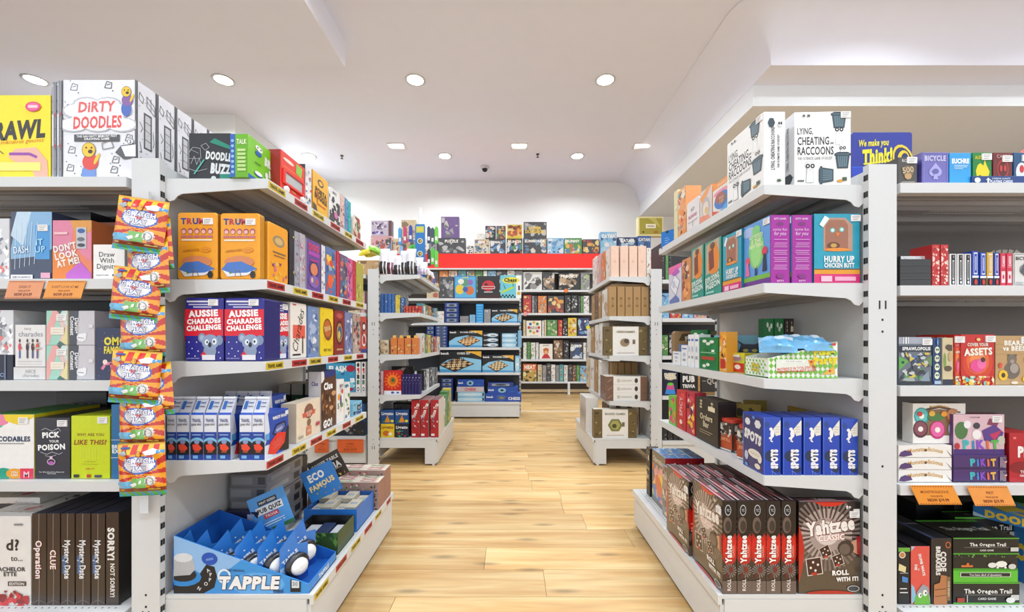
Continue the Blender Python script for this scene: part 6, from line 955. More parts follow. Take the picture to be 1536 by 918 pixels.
# base: red dice game boxes
z = .1905
YW, YT = .205, .042
cambox('yahtzee', z, 1198, 1290.5, 754, d=1.2405, t=.045, label='large brown and red dice game box facing the front', group='brown and red dice game boxes')
for i, (a, b) in enumerate(((1172.5, 1194), (1150, 1171), (1128.5, 1149), (1106.5, 1127.5), (1083.5, 1105))):
    dd = 1.2405; X1 = px(b, dd)
    put('yahtzee', X1 - .022, dd + YW / 2, z, YW, .0425, pz(752, dd) - z, -math.pi / 2, 'dice game box with its red spine to the front, %s from the large front box' % ORD[i], 'brown and red dice game boxes')
for i in range(6):
    X1 = px(1105, 1.2405) - .008 + .045 * i
    put('yahtzee', X1 - .022, 1.2405 + YW * 1.5 + .012, z, YW, .0425, .262, -math.pi / 2, 'dice game box in the second row, %s from the aisle' % ORD[i], 'brown and red dice game boxes')
put('monop2', .690, 1.2405 + YW * 2 + .10, z, .12, .05, .22, -math.pi / 2, 'black and red property game box on the base facing the aisle')
for i in range(3):
    put('monop', .706 + .058 * i, 1.90 - .005, z, .17, .056, .245, -math.pi / 2, 'blue and red boxed game, %s from the aisle near the far end of base' % ORD[i], 'blue and red boxed games on the base')
put('brew', .70, 2.03, z, .05, .05, .235, -math.pi / 2, 'thin dark box at the far corner of the right base shelf')
# ---- right bay, facing the front
z = ZBR[0]
put('think', px(1319, 1.40), 1.40, z, px(1362, 1.4) - px(1272, 1.4), .02, .245 * .97, 0, 'dark blue display header with yellow writing and an eye emblem')
cambox('royal', z, 1347, 1376, 236, t=.1, label='grey card game box beside the right upright')
cambox('bicycle', z, 1382.5, 1423, 229, t=.09, label='purple wrapped card deck on top of right bay')
cambox('euchre', z, 1424, 1457, 230, t=.09, label='sky blue card deck next to the purple one')
tt = cambox('trayblue', z, 1458, 1551, 0, d=1.232, t=.006, h=.026, label='dark blue playing card tray on top of right bay', cat='display tray')
m = MB(); wq = px(1551, 1.232) - px(1458, 1.232)
paint(m, [T('SUPERIOR QUALITY', .47, .7, .16, 'e8eef8', .3), T('PLAYING CARDS', .47, .35, .3, 'e8eef8', .36, 0, None, .04), RC(.24, .2, .27, .75, 'e8eef8'), RC(.22, .5, .29, .6, 'e8eef8'), EL(.08, .5, .05, .3, 'e8eef8')], wq, .026, lambda u, v, o: ((u - .5) * wq, -.003 - o, v * .026)); m.obj('lettering', 'print', tt)
for dn_, a, b, lb in (('ausdeck', 1459, 1488, 'green card deck with yellow map in the blue tray'), ('reddeck', 1489.5, 1519, 'dark red card deck in the blue tray'), ('suitdeck', 1520.5, 1550, 'dark blue card deck at right edge of the tray')):
    cambox(dn_, z + .001, a, b, 229, d=1.242, t=.05, label=lb, group='card decks in the blue tray')
def fancards(x, y, z, label, n=5, r=.05, col='f4f2f0', ink='c82c34', spread=.5, tilt=0):
    e = empty('card_fan', (x, y, z)); tag(e, label, 'playing cards')
    for i in range(n):
        m = MB(); m.prism([(-.02, 0), (.02, 0), (.02, .062), (-.02, .062)], 'y', 0, .001, col); m.box(-.012, -.0004, .045, -.004, 0, .055, ink)
        c = m.obj('card', 'print', e); c.rotation_euler = (tilt, (i - (n - 1) / 2) * spread, 0); c.location = (0, -.0014 * i, .02)
fancards(px(1455, 1.40), 1.40, z + .012, 'fanned white playing cards lying behind the purple and blue decks', 4, spread=.55)
def redstand():
    e = empty('red_display', (px(1528, 1.42), 1.42, z)); tag(e, 'bright red jagged display with white cards at right edge', 'display sign')
    m = MB(); m.prism([(-.05, 0), (.06, 0), (.06, .21), (.045, .19), (.035, .2), (.02, .17), (.01, .175), (-.005, .13), (-.015, .135), (-.03, .1), (-.04, .1)], 'y', 0, .02, 'd81c20'); m.obj('red_panel', 'print', e)
    m = MB(); m.lathe([(.03, 0), (.022, .085)], 16, (-.045, -.045, 0), 'd81c20'); m.obj('red_cup', 'print', e)
    for i in range(4):
        m = MB(); m.box(-.03 + i * .018, -.012 - .004 * i, .0, .01 + i * .018, -.010 - .004 * i, .12 + .02 * i, 'f2eeea'); m.obj('card', 'print', e)
redstand()
z = ZBR[1]
for i in range(4):
    cambox('blackflat', z + .0206 * i, 1350, 1397, 0, t=.09, h=.0202, label='black flat box, %s up the stack of four beside the upright' % ORD[i], group='black flat boxes')
cambox('whitepk', z + .0835, 1351, 1396, 0, d=1.26, t=.1, h=.012, label='pale flat pack lying on the black flat boxes')
for i, (a, b) in enumerate(((1398, 1410), (1411, 1423))): cambox('redpat', z, a, b, 367, t=.07, label='red and white patterned deck, %s one' % ('left' if i == 0 else 'right'), group='red patterned decks')
for i, (a, b) in enumerate(((1424.5, 1435), (1436, 1446), (1447, 1457))): cambox('bwdeck', z, a, b, 381, t=.07, label='white deck with black stripe, %s from the red patterned decks' % ORD[i], group='black and white decks')
for i, (a, b, n) in enumerate(((1458, 1468, 'dkblue'), (1470, 1479.5, 'dkblue'), (1480.5, 1490, 'dkyel'), (1491, 1499, 'dkblue'))): cambox(n, z, a, b, 377 if i == 0 else 379, t=.07, label=('yellow' if n == 'dkyel' else 'blue') + ' upright deck, %s of four beside the striped decks' % ORD[i], group='upright blue and yellow decks')
for i, (a, b) in enumerate(((1500.5, 1509), (1510, 1518.5))): cambox('pinkdeck', z, a, b, 380, t=.07, label='red and pink deck, %s of the pair' % ('left' if i == 0 else 'right'), group='red and pink decks')
cambox('bicwhite', z, 1520, 1552, 380, t=.07, label='white deck with a grey spade at the right edge')
for X, lb in ((1505, 'black display card with a fan of drawn playing cards'), ):
    e = empty('display_sign', (px(X, 1.42), 1.42, z + .001)); tag(e, lb, 'display sign'); m = MB(); m.prism([(-.07, 0), (.07, 0), (.07, .12), (.03, .13), (-.03, .13), (-.07, .12)], 'y', 0, .003, '1c1a1a'); bk = m.obj('black_card', 'print', e)
    for i in range(5):
        m = MB(); m.prism([(-.012, 0), (.012, 0), (.012, .036), (-.012, .036)], 'y', -.0012, 0, '55504a'); m.box(-.010, -.0018, .002, .010, -.0012, .034, 'a8a090'); c = m.obj('card', 'print', e, (.012 * (i - 2), -.0015 * i - .001, .115)); c.rotation_euler = (0, (i - 2) * .28, 0)
z = ZBR[2]
for dn_, a, b, yt, lb in (('sprawl', 1348, 1397.5, 506, 'grey city map game box beside the upright'), ('skulls', 1399, 1412, 507, 'narrow navy box with four pale skulls'), ('cactus', 1413.5, 1430, 507, 'narrow sand-coloured cactus box'), ('assets', 1441, 1492, 502, 'red and gold card game box with pink treasure'), ('bears', 1493, 1548, 504, 'tan wooden-look box with bear and sunflowers')):
    cambox(dn_, z, a, b, yt, t=.12, label=lb)
cambox('assets', z, 1431.5, 1440, 503, t=.12, label='orange-red spine tight against the red and gold box')
z = ZBR[3]
hh = (pz(688.5, 1.238) - z) / 2 * 1.0
hf = .0375
for i in range(3): cambox('donutflat', z + hf * i + .0002, 1347.5, 1428, 0, t=.2, h=hf - .001, label='flat white doughnut game box, %s up the stack' % ORD[i], group='white doughnut game boxes')
put('donuts', px(1388, 1.3), 1.275, z + hf * 3, px(1428, 1.24) - px(1348, 1.24), .035, pz(607, 1.24) - z - hf * 3, 0, 'white doughnut game box standing on top of its stack', 'white doughnut game boxes')
hp = .0405
for i in range(2): cambox('pikitflat', z + hp * i, 1430, 1510, 0, t=.2, h=hp - .001, label='flat purple monster game box, %s one in the stack' % ('bottom' if i == 0 else 'second'), group='purple monster game boxes')
cambox('pikit', z + hp * 2, 1430, 1507, 622, d=1.245, t=.035, h=pz(622, 1.245) - z - hp * 2, label='pink and purple monster game box standing on its stack', group='purple monster game boxes')
cambox('pass', z, 1514, 1560, 650, t=.1, label='red card game box with white letter at the right edge')
z = .1603
cambox('dumb', z, 1347, 1365, 822, d=1.238, t=.11, label='black box with game pictures beside the right upright base')
cambox('dumbf', z, 1366, 1395, 820, d=1.238, t=.11, label='red box with green creature on base shelf')
cambox('codeb', z, 1396.5, 1428, 808, d=1.238, t=.2, label='black code box with wooden puzzle picture')
hO = [pz(y, 1.238) for y in (912, 877, 832, 826)]
H1 = .0765
cambox('oregon3', z, 1429.5, 1530, 0, t=.13, h=.066, label='black and green trail game box at the bottom of its stack', group='black and green trail game boxes')
cambox('oregon2', z + .0668, 1429.5, 1527, 0, t=.13, h=.083, label='black and green trail box with pioneer wagon, middle of stack', group='black and green trail game boxes')
cambox('oregon', z + .1506, 1429.5, 1529, 0, t=.12, h=.05, label='black and green trail game box on top of its stack', group='black and green trail game boxes')
for i in range(3): cambox('oregon', z + .12 + .0, 1432, 1527, 0, d=1.372 + .05 * i, t=.045, h=.085, label='black and green trail box behind the stack, %s from the front' % ORD[i], group='black and green trail game boxes')
cambox('blackbig', z, 1374, 1428, 755, d=1.45, t=.06, label='large black box standing at the back of the right base')
cambox('blackbig', z + .21, 1432, 1500, 0, d=1.42, t=.1, h=.03, label='black flat box lying at the back above the trail boxes')
put('doodleflat', px(1545, 1.33), 1.345, z + .205, .17, .19, .035, .5, 'blue doodle game box lying tilted above the trail boxes')
put('doodleflat', px(1560, 1.33) , 1.345, z , .07, .2, .2, 0, 'blue and yellow box at right edge of right base')
put('greenflat', px(1575, 1.42) + .03, 1.47, z + .1, .14, .09, .17, .0, 'green and orange box at the back right of the base')
# ================================================================ FAR STOCK
CN = {'k': ('black', '1b1b1e'), 'w': ('white', 'eceae6'), 'g': ('grey', '8c8c90'), 'b': ('blue', '2a5fb0'), 'n': ('navy', '20285a'), 'r': ('red', 'c62a2c'), 'o': ('orange', 'e07a34'), 'y': ('yellow', 'e6c832'),
      'e': ('green', '4c8a44'), 't': ('teal', '4fa0a8'), 'c': ('cream', 'd8c49c'), 'p': ('purple', '6a4a8c'), 'i': ('pink', 'e0a8b0'), 'm': ('brown', '6a4630'), 's': ('sky blue', '7ab8e0'), 'd': ('dark grey', '3a3b40'), 'q': ('kraft brown', 'a8804c'), 'h': ('peach', 'eac4ac')}
PAL = {'a': ['e8e0d0', '3a3a40', 'b84a3c', '4a7aa8', 'c8a860'], 'b': ['f0f0f0', '222', '888'], 'c': ['e8c040', 'd05030', '3a8a50', '3a6ab0', 'f4ece0'], 'd': ['55585e', '2a2c30', '9a9ca0', 'c8c8c8'], 'e': ['f0a030', 'c83a20', '7a2018', 'f8d880'], 'f': ['a8d0f0', '4a8ac8', 'f0f4f8', '1c3c78'], 'g': ['7aa850', 'a8c878', '3a6a3a', 'e8e4c0'], 'h': ['c8a078', 'ece0d0', '8a6a48']}
_gd = 0
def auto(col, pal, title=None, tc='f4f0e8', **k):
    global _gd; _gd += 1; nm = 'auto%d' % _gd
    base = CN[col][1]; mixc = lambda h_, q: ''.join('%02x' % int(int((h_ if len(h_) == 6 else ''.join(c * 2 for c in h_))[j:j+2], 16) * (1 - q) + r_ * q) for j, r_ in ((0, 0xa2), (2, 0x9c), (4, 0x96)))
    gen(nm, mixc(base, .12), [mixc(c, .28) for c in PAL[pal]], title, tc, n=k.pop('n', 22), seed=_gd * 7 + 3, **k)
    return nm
def nameof(o, n): o.name = n; return o
def shelfrow(z, d, where, items, t=.2, group=None, w0='upright game box'):
    """items: x0, x1, ytop, colour, palette, title, (what)"""
    cnt = len(items)
    for i, it in enumerate(items):
        x0, x1, yt, c, p = it[:5]; ti = it[5] if len(it) > 5 else None; what = it[6] if len(it) > 6 else (w0 if x1 - x0 > 9 else w0.replace('game box', 'spine'))
        kw = dict(it[7]) if len(it) > 7 else {}; tc = kw.pop('tc', 'f4f0e8'); dd = kw.pop('d', d); tt = kw.pop('t', t); zz = kw.pop('z', z); dn_ = kw.pop('design', None)
        nm = dn_ or auto(c, p, ti, tc, **kw)
        cambox(nm, zz, x0, x1, yt, d=dd, t=tt, name='boxed_game', cat='boxed game', label='%s %s, %s from left, %s' % (CN[c][0], what, ORD[i] if i < 20 else 'last', where), group=group or 'games on ' + where)
# ---- second left gondola (end view), local plane d = 3.14
d2 = 3.15
z = Z2L[0]
bagm = []
def clearbag(x, y, z, w, h, col, lab, rz=0, tilt=-.25):
    k = 'cb' + col
    if k not in _mc:
        m_, _ = pouch(1, 1, .16, lambda u, v: 'e4e2e6' if v > .45 or (u * 7 % 1) > .8 else col, 10, 14); _mc[k] = m_.build('clear_bag', 'bag')
    o = link('clear_bag', _mc[k], None, (x, y, z + h), rz); o.scale = (w, h, h); o.rotation_euler = (tilt, 0, rz); tag(o, lab, 'bag', 'clear bags on the second left gondola')
for i, (xx, c, yt) in enumerate(((576, '1c1c22', 372), (586, '7a2848', 374), (597, '24262c', 382), (606, '1c1c20', 374), (616, '26282e', 372), (626, '2a2a30', 384), (633, 'b8a8c8', 392))):
    clearbag(px(xx, d2), d2 + .03 + .02 * (i % 2), z, .075, (pz(yt, d2) - z) * 1.0, c, 'clear bag with dark contents standing on top shelf, %s from the upright' % ORD[i])
for i in range(6):
    clearbag(-.75 + .005 * (i % 2), 3.3 + .09 * i, z, .08, .13, ('8a2c30', '2a2a6a', 'd8b83c', '333338', 'c05a3c', '2a5aa8')[i], 'glossy bag along the aisle edge of top shelf, %s from the front' % ORD[i], math.pi / 2 + .2)
e = empty('pen_display', (px(632, 3.3), 3.26, z + .001)); tag(e, 'tall blue clip display hung with bright slim packs on second left gondola', 'display stand')
m = MB(); m.prism([(-.04, 0), (.04, 0), (.04, .40), (.035, .42), (-.035, .42), (-.04, .40)], 'y', -.006, .0, '1f78c4'); f = m.obj('blue_board', 'print', e)
m = MB(); paint(m, [RC(.12, .84, .88, .96, 'b8d060'), RC(.2, .87, .8, .93, 'e8c840')] + [a for v in (.2, .44, .68) for a in (EL(.5, v, .28, .055, 'e8e8d0'), EL(.5, v, .2, .04, '5a6a3c'), EL(.55, v, .08, .02, 'e8c030'))], .08, .42, lambda u, v, o: ((u - .5) * .08, -.006 - o, v * .42)); m.obj('printed_artwork', 'print', f)
m = MB(); m.lathe([(.02, .42), (.016, .5), (.003, .56)], 8, (.0, .02, 0), '9a9aa2'); m.obj('spike', 'plastic', e)
for i, (ox, oz, c) in enumerate(((-.16, .26, '3a9ad8'), (-.12, .27, 'c8286a'), (-.075, .28, '2438a8'), (-.15, .12, '8ab0e0'), (-.11, .10, 'd8282c'), (-.07, .12, '3ac83a'), (.07, .27, '1c2c5c'), (.10, .26, '1f4a5c'), (.13, .27, '6ad02c'), (.07, .09, '24202c'), (.10, .10, '4ac82c'), (.13, .08, '5ad03c'), (-.05, .13, '3ab83a'))):
    m = MB(); m.prism([(-.013, 0), (.013, 0), (.013, .12), (0, .135), (-.013, .12)], 'y', -.01, .01, c); m.box(-.009, -.0105, .02, .009, -.01, .05, 'e8e8e8'); o = m.obj('slim_pack', 'wrap', e, (ox, .0, oz))
z = Z2L[1]
for i, xx in enumerate((570.5, 576.5, 582, 587.5)):
    cambox(auto('b', 'f', None, n=8), z, xx, xx + 5, 441, d=d2, t=.04, label='slim blue upright pack with black cap, %s of four beside the upright' % ORD[i], group='slim blue packs')
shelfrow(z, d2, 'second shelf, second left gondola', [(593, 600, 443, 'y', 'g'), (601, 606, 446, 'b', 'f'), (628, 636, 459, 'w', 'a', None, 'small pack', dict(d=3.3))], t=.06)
for i in range(12):
    cambox(auto('r', 'e', None, n=6), z + .028 * (i // 6), 604 + 4.6 * (i % 6), 608.2 + 4.6 * (i % 6), 0, d=d2, t=.06, h=.026, label='tiny red and white box, %s in the %s layer of small boxes' % (ORD[i % 6], 'lower' if i < 6 else 'upper'), group='tiny red boxes')
for i in range(5):
    aislebox(auto('teoks'[i], 'c'), z, -.715, 634 + 4.5 * i, 638 + 4.5 * i, 455 + 2 * i, t=.05, label='%s pack along the aisle edge of second shelf, %s from front' % (CN['teoks'[i]][0], ORD[i]))
z = Z2L[2]
cambox(auto('c', 'h'), z, 570, 583, 510, d=d2, t=.08, label='cream patterned box beside the second left upright, third shelf')
for i, xx in enumerate((586, 596.5, 607, 618)):
    o = cambox(auto('o', 'e', None, n=7, lo=.1, hi=.6), z, xx, xx + 9.5, 507, d=d2, t=.05, label='orange bottle-shaped pack with narrow top, %s of four' % ORD[i], group='orange packs')
    m = MB(); m.box(-.012, -.012, 0, .012, .012, .02, 'f0c060'); q = m.obj('pack_cap', 'print', o); q.location = (0, 0, pz(507, d2) - z)
for i in range(6): aislebox(auto('weykrw'[i], 'c'), z, -.72, 633 + 4.6 * i, 637 + 4.6 * i, 500 + i * 1.2, t=.05, label='slim %s pack facing the aisle on third shelf, %s from front' % (CN['weykrw'[i]][0], ORD[i]))
put(auto('k', 'd'), -.86, 3.55, z, .2, .06, .14, 0, 'black box standing behind the orange packs')
z = Z2L[3]
D['burst'] = dict(c={'F': 'c82420', 'L': 'e8d8c0'}, F=[SB(.5, .58, 14, .5, 'f0641c'), EL(.5, .58, .3, .24, 'f08a20'), EL(.5, .58, .2, .16, 'c86a10'), EL(.52, .6, .1, .08, '3a6a3c'), RC(0, 0, 1, .16, 'e8e8ec'), EL(.5, .08, .1, .05, '3a5ab0'), EL(.8, .08, .08, .04, '3a5ab0')])
cambox(auto('i', 'a'), z, 570.5, 575, 557, d=d2, t=.08, label='thin pink box beside the red sunburst box')
cambox('burst', z, 576, 602, 556, d=d2, t=.06, label='red box with orange sunburst and round emblem')
for i in range(6):
    cambox(gen('vio', '2a2060', ['d8d4ec'], None, n=3, seed=5, lo=.55), z, 602.6 + 4.7 * i, 606.8 + 4.7 * i, 562, d=d2, t=.06, label='dark violet spine, %s from the red sunburst box' % ORD[i], group='dark violet spines')
for i in range(5): aislebox(auto('kwkgd'[i], 'b'), z, -.73, 636 + 4.2 * i, 639.6 + 4.2 * i, 556 - i, t=.06, label='%s box facing the aisle on fourth shelf, %s from front' % (CN['kwkgd'[i]][0], ORD[i]))
put(auto('k', 'b'), -.91, 3.42, z, .18, .05, .2, 0, 'black patterned box behind the violet spines')
z = .21
D['lig'] = dict(c={'F': '1c4c8c', 'T': '183c70'}, F=[PG([(.1, .1), (.5, .5), (.9, .15)], '3a8a3c'), PG([(.3, .1), (.5, .65), (.7, .1)], 'e08a30'), T('Ligretto', .5, .75, .2, 'f0f0f0', .86, 0, None, .04), EL(.85, .2, .12, .1, 'e8d850')])
D['lig2'] = dict(D['lig'], c={'F': 'e8c82c'}, F=[T('Ligretto', .5, .75, .2, '8a3a18', .86, 0, None, .04), EL(.4, .3, .25, .2, 'c86a20'), EL(.7, .25, .15, .12, 'f4f0d8')])
D['lig3'] = dict(D['lig'], c={'F': '17203a'}, F=[T('Ligretto', .5, .75, .2, 'f0f0f0', .86, 0, None, .04), BZ(.1, .05, .9, .5, ['d83a3c', 'f0f0f0', '3a8ac0', '3ac060'], 12, 3)])
hb = .104
for j, (dn_, x0_, kk, lb) in enumerate((('lig2', 571, 0, 'yellow small card game box, bottom left of the four'), ('lig3', 592.5, 0, 'dark small card game box, bottom right of the four'), ('lig', 571, 1, 'blue small card game box, top left of the four'), ('lig', 592.5, 1, 'blue small card game box, top right of the four'))):
    cambox(dn_, z + (hb + .0012) * kk, x0_, x0_ + 20.5, 0, d=d2, t=.08, h=hb, label=lb, group='small card game boxes stacked in fours')
D['redtall'] = dict(c={'F': 'b01e26', 'T': '8a5a5a', 'R': 'd8d0c8'}, F=[T('Mouse Trap', .5, .72, .5, 'f0e8e4', .4, 72, None, .04), BZ(.1, .22, .9, .55, ['e8e4e0', '303038', '7a8aa0'], 12, 4), RC(.1, .04, .5, .1, 'f0e8e8')])
for i, xx in enumerate((617, 630.5, 645.5)):
    cambox('redtall', z, xx, xx + 12.5, 600, d=d2, t=.25, label='tall red box with diagonal white script, %s of three on base' % ORD[i], group='tall red boxes')
for i, (c, h) in enumerate((('w', .25), ('e', .27), ('e', .29), ('y', .3))):
    put(auto(c, 'g'), -.606 , 3.46 + .11 * i, z, .1, .07, h, math.pi / 2, '%s box standing at the aisle edge of second left base, %s from front' % (CN[c][0], ORD[i]))
put(auto('k', 'd'), -.85, 3.5, z, .3, .1, .22, 0, 'dark box at the back of the second left base')
# ---- bay left of the second left gondola
z = Z3L[0]
o = put(gen('cardb', 'c8a070', ['e0c090', '8a6a40', 'f0e0c0'], None, n=12, seed=6), px(555, 3.2), 3.24, 1.4605, .2, .1, .12, 0, 'brown cardboard display box on top left of the second left upright', cat='display box')
for i, (x, y, c) in enumerate(((548, 3.2, 'f0dc1c'), (556, 3.22, 'e8d020'), (562, 3.2, '8ad02c'), (551, 3.26, 'f4e840'), (565, 3.26, 'b8dc30'), (540, 3.22, 'f0d81c'))):
    m_, _ = pouch(.10, .06, .022, lambda u, v: c, 8, 8); ob = link('yellow_pouch', m_.build('yellow_pouch', 'bag'), None, (px(x, y), y, 1.655 + .012 * (i % 3)), .3 * i); ob.rotation_euler = (-.9, .3 * (i % 3 - 1), .3 * i); tag(ob, '%s glossy pouch heaped on the cardboard display, %s one' % ('lime' if c[0] in '8b' else 'yellow', ORD[i]), 'pouch', 'glossy pouches on the cardboard display')
shelfrow(Z3L[1], 3.14, 'second shelf of far left bay', [(500, 520, 430, 'b', 'a'), (522, 540, 434, 'c', 'a'), (541, 547, 438, 'i', 'a')])
shelfrow(Z3L[2], 3.14, 'third shelf of far left bay', [(500, 524, 500, 'd', 'a'), (525, 547, 492, 'k', 'a')])
z = Z3L[3]
D['flash'] = dict(c={'F': '3a9ac8', 'L': 'b01c3c'}, F=[BZ(0, 0, 1, .8, ['8ad0ea', '1c6a9c', 'e8f4f8', '30b0d0'], 24, 3), T('FLASH 8', .5, .82, .16, 'f4f8fa', .8, 0, '1c4a7c', .06), EL(.85, .82, .16, .12, 'b01c3c'), EL(.85, .1, .1, .06, 'b01c3c')])
D['icons'] = dict(c={'F': 'efeeec'}, F=[EL(.5, .9, .26, .07, '222'), RC(.28, .62, .75, .8, 'c83040'), RC(.3, .64, .5, .7, 'eee'), RC(.25, .44, .75, .58, '3a3c44'), RC(.25, .26, .48, .4, '2a4a6a'), RC(.52, .26, .75, .4, '3a9a5a'), EL(.5, .1, .26, .07, '333'), EL(.5, .1, .16, .04, 'eee')])
cambox('flash', z, 489, 532.5, 545, d=3.14, t=.08, label='blue splash-printed box with white title behind the left gondola')
cambox('icons', z, 533.5, 541, 543, d=3.14, t=.08, label='white spine with icon column, left of two', group='white icon spines'); cambox('icons', z, 542, 548.5, 543, d=3.14, t=.08, label='white spine with icon column, right of two', group='white icon spines')
D['rook'] = dict(c={'F': '1a4a7c'}, F=[PG([(0, 0), (0, .5), (.7, .8), (1, .4), (1, 0)], '17202c'), PG([(.15, .35), (.5, .75), (.8, .55), (.45, .1)], 'b8b4b0'), BZ(.4, .05, .95, .4, ['3a2c24', '6a6a70', '8a5a3c'], 14, 3)])
cambox('rook', .225, 500, 547, 606, d=3.14, t=.1, label='dark blue box with a grey gadget picture, lowest shelf')
ticket(472, 493, 659, 679, 3.108, 'deep orange ticket behind the end of the left gondola', 'GAMES', 'NOW $19.99', 'e0602c', 0)
ticket(506, 545, 659, 679, 3.108, 'deep orange ticket hanging from the lowest shelf left of the upright', 'GAMES', 'NOW $19.99', 'e0602c', 0)
# ---- second right gondola
z = Z2R[0]; D['peach'] = dict(c={'F': 'f0ccb6', 'T': 'e8c8b4', 'L': 'e8c0aa'}, F=[LN([(.02, 0), (.02, 1)], .05, 'c8a090'), EL(.5, .5, .2, .05, 'e8bca4')])
for i, xx in enumerate((916, 930, 943.5, 957)):
    cambox('peach', z, xx, xx + 12.5, 369, d=3.15, t=.05, label='plain peach box spine, %s from the aisle on top shelf' % ORD[i], group='plain peach boxes')
cambox(auto('w', 'e'), z, 970, 976.5, 372, d=3.15, t=.1, label='white and red box beside the peach spines')
for i in range(4): aislebox(auto('woiw'[i], 'h', None, n=10), z, .757, 914 - 6.5 * i, 908.5 - 6.5 * i, 372 + 4 * i, t=.08, label='%s pack along aisle edge of top shelf, %s from front' % (('clear', 'orange', 'pale pink', 'pale grey')[i], ORD[i]))
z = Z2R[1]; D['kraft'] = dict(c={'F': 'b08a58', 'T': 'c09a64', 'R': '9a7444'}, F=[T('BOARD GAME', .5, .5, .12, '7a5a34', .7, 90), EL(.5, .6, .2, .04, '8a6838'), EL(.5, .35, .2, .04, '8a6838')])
for i, xx in enumerate((913.5, 926, 938, 950, 962)):
    cambox('kraft', z, xx, xx + 11.3, 430, d=3.15, t=.06, label='kraft brown box spine, %s from the aisle on second shelf' % ORD[i], group='kraft box spines')
put('kraft', .905, 3.3, z + .228, .26, .25, .024, 0, 'kraft box lying flat on the row of kraft spines')
aislebox(auto('w', 'h', None, n=8), z, .757, 912.5, 903, 432, t=.06, label='white box with small drawing, aisle edge of second shelf')
for i in range(3): aislebox(auto('qmq'[i], 'h', None, n=6), z, .757, 902 - 5 * i, 897.5 - 5 * i, 436 + 3 * i, t=.09, label='brown box at aisle edge of second shelf, %s from front' % ORD[i], group='brown boxes along the aisle')
D['whgold'] = dict(c={'F': 'efece6', 'T': 'e0d8c8', 'R': '8a7448', 'L': '6a5434'}, F=[RC(0, 0, .2, 1, '6e5c38'), RC(.8, 0, 1, 1, '6e5c38'), BZ(.02, .1, .18, .9, ['b8a468', '4a3c22'], 10, 3), BZ(.82, .1, .98, .9, ['b8a468', '4a3c22'], 10, 4), T('Gloomhaven', .5, .82, .07, '9a8a70', .5), EL(.5, .48, .16, .22, 'c8b89c'), EL(.48, .45, .11, .14, '9a8468'), EL(.52, .5, .06, .08, '5a4a3c'), RC(.66, .4, .72, .55, '7a6a58'), RC(.3, .08, .7, .11, 'c8c0b4')])
D['whgold']['F'][5] = T('COZY GAMES', .5, .82, .07, '9a8a70', .5); D['whgold']['F'] = [a for i, a in enumerate(D['whgold']['F']) if i != 4 or True]
z = Z2R[2]
cambox('whgold', z, 906, 971, 490, d=3.15, t=.06, label='wide white box with gold ends on the third shelf', group='white and gold boxes')
for i in range(4): put('kraft', .845 + .055 * i, 3.40, z, .05, .15, .24, 0, 'brown box behind the wide white box, %s from aisle' % ORD[i], 'brown boxes behind the white box')
for i in range(4): aislebox(auto('wwqw'[i], 'h', None, n=8), z, .757, 903.5 - 6 * i, 898.5 - 6 * i, 484 + 3 * i, t=.06, label='%s box along the aisle edge of third shelf, %s from front' % (('white', 'ivory', 'kraft', 'pale')[i], ORD[i]))
z = Z2R[3]; D['whbrown'] = dict(c={'F': 'ebe8e2', 'T': 'e4e0d8', 'L': '7a5c48'}, F=[RC(0, 0, .18, 1, '7a5a48'), RC(.83, 0, 1, 1, '7a5a48'), LN([(.04, .3), (.14, .7)], .01, 'c8a890'), RC(.27, .3, .34, .7, 'c8c0b8'), RC(.36, .4, .62, .6, 'd0cac0'), EL(.73, .5, .04, .3, '4a3c34')])
for i in range(3):
    put('whbrown', px(940, 3.15), 3.25, z + .063 * i, .32, .2, .062, 0, 'flat white box with brown ends, %s up the stack on fourth shelf' % ORD[i], 'flat white and brown boxes')
for i in range(4): put('kraft', .845 + .055 * i, 3.46, z, .05, .18, .285, 0, 'dark brown box behind the flat stack, %s from aisle' % ORD[i], 'brown boxes behind the flat stack')
for i in range(4): aislebox(auto('wqwc'[i], 'h', None, n=8), z, .757, 902.5 - 6 * i, 897.5 - 6 * i, 541 - 1 * i, t=.06, label='%s upright box, aisle edge of fourth shelf, %s from front' % (('white', 'kraft', 'ivory', 'cream')[i], ORD[i]))
z = .205
D['whgold2'] = dict(D['whgold'], F=[a for a in D['whgold']['F'] if a[0] != 't'] + [T('BOARD GAMES', .5, .84, .07, '8a8a78', .5), EL(.5, .45, .17, .24, '7a8048', 6), EL(.5, .45, .12, .17, 'b0a860', 6), EL(.48, .42, .06, .08, '4a4c30', 6)])
cambox('whgold2', z, 890.5, 955, 614, d=3.15, t=.07, label='wide white box with olive hexagon picture on the base', group='white and gold boxes')
for i in range(5): put('whbrown', .655, 3.30 + .075 * i + .01, z, .065, .1, .28, math.pi / 2 * -1, 'white and brown box along the base aisle edge, %s from front' % ORD[i], 'upright white boxes on the second right base') if i else None
for i in range(3): put('whbrown', .80 + .09 * i, 3.36, z, .08, .2, .235, 0, 'white and brown box behind the olive hexagon box, %s from aisle' % ORD[i], 'white boxes behind the hexagon box')
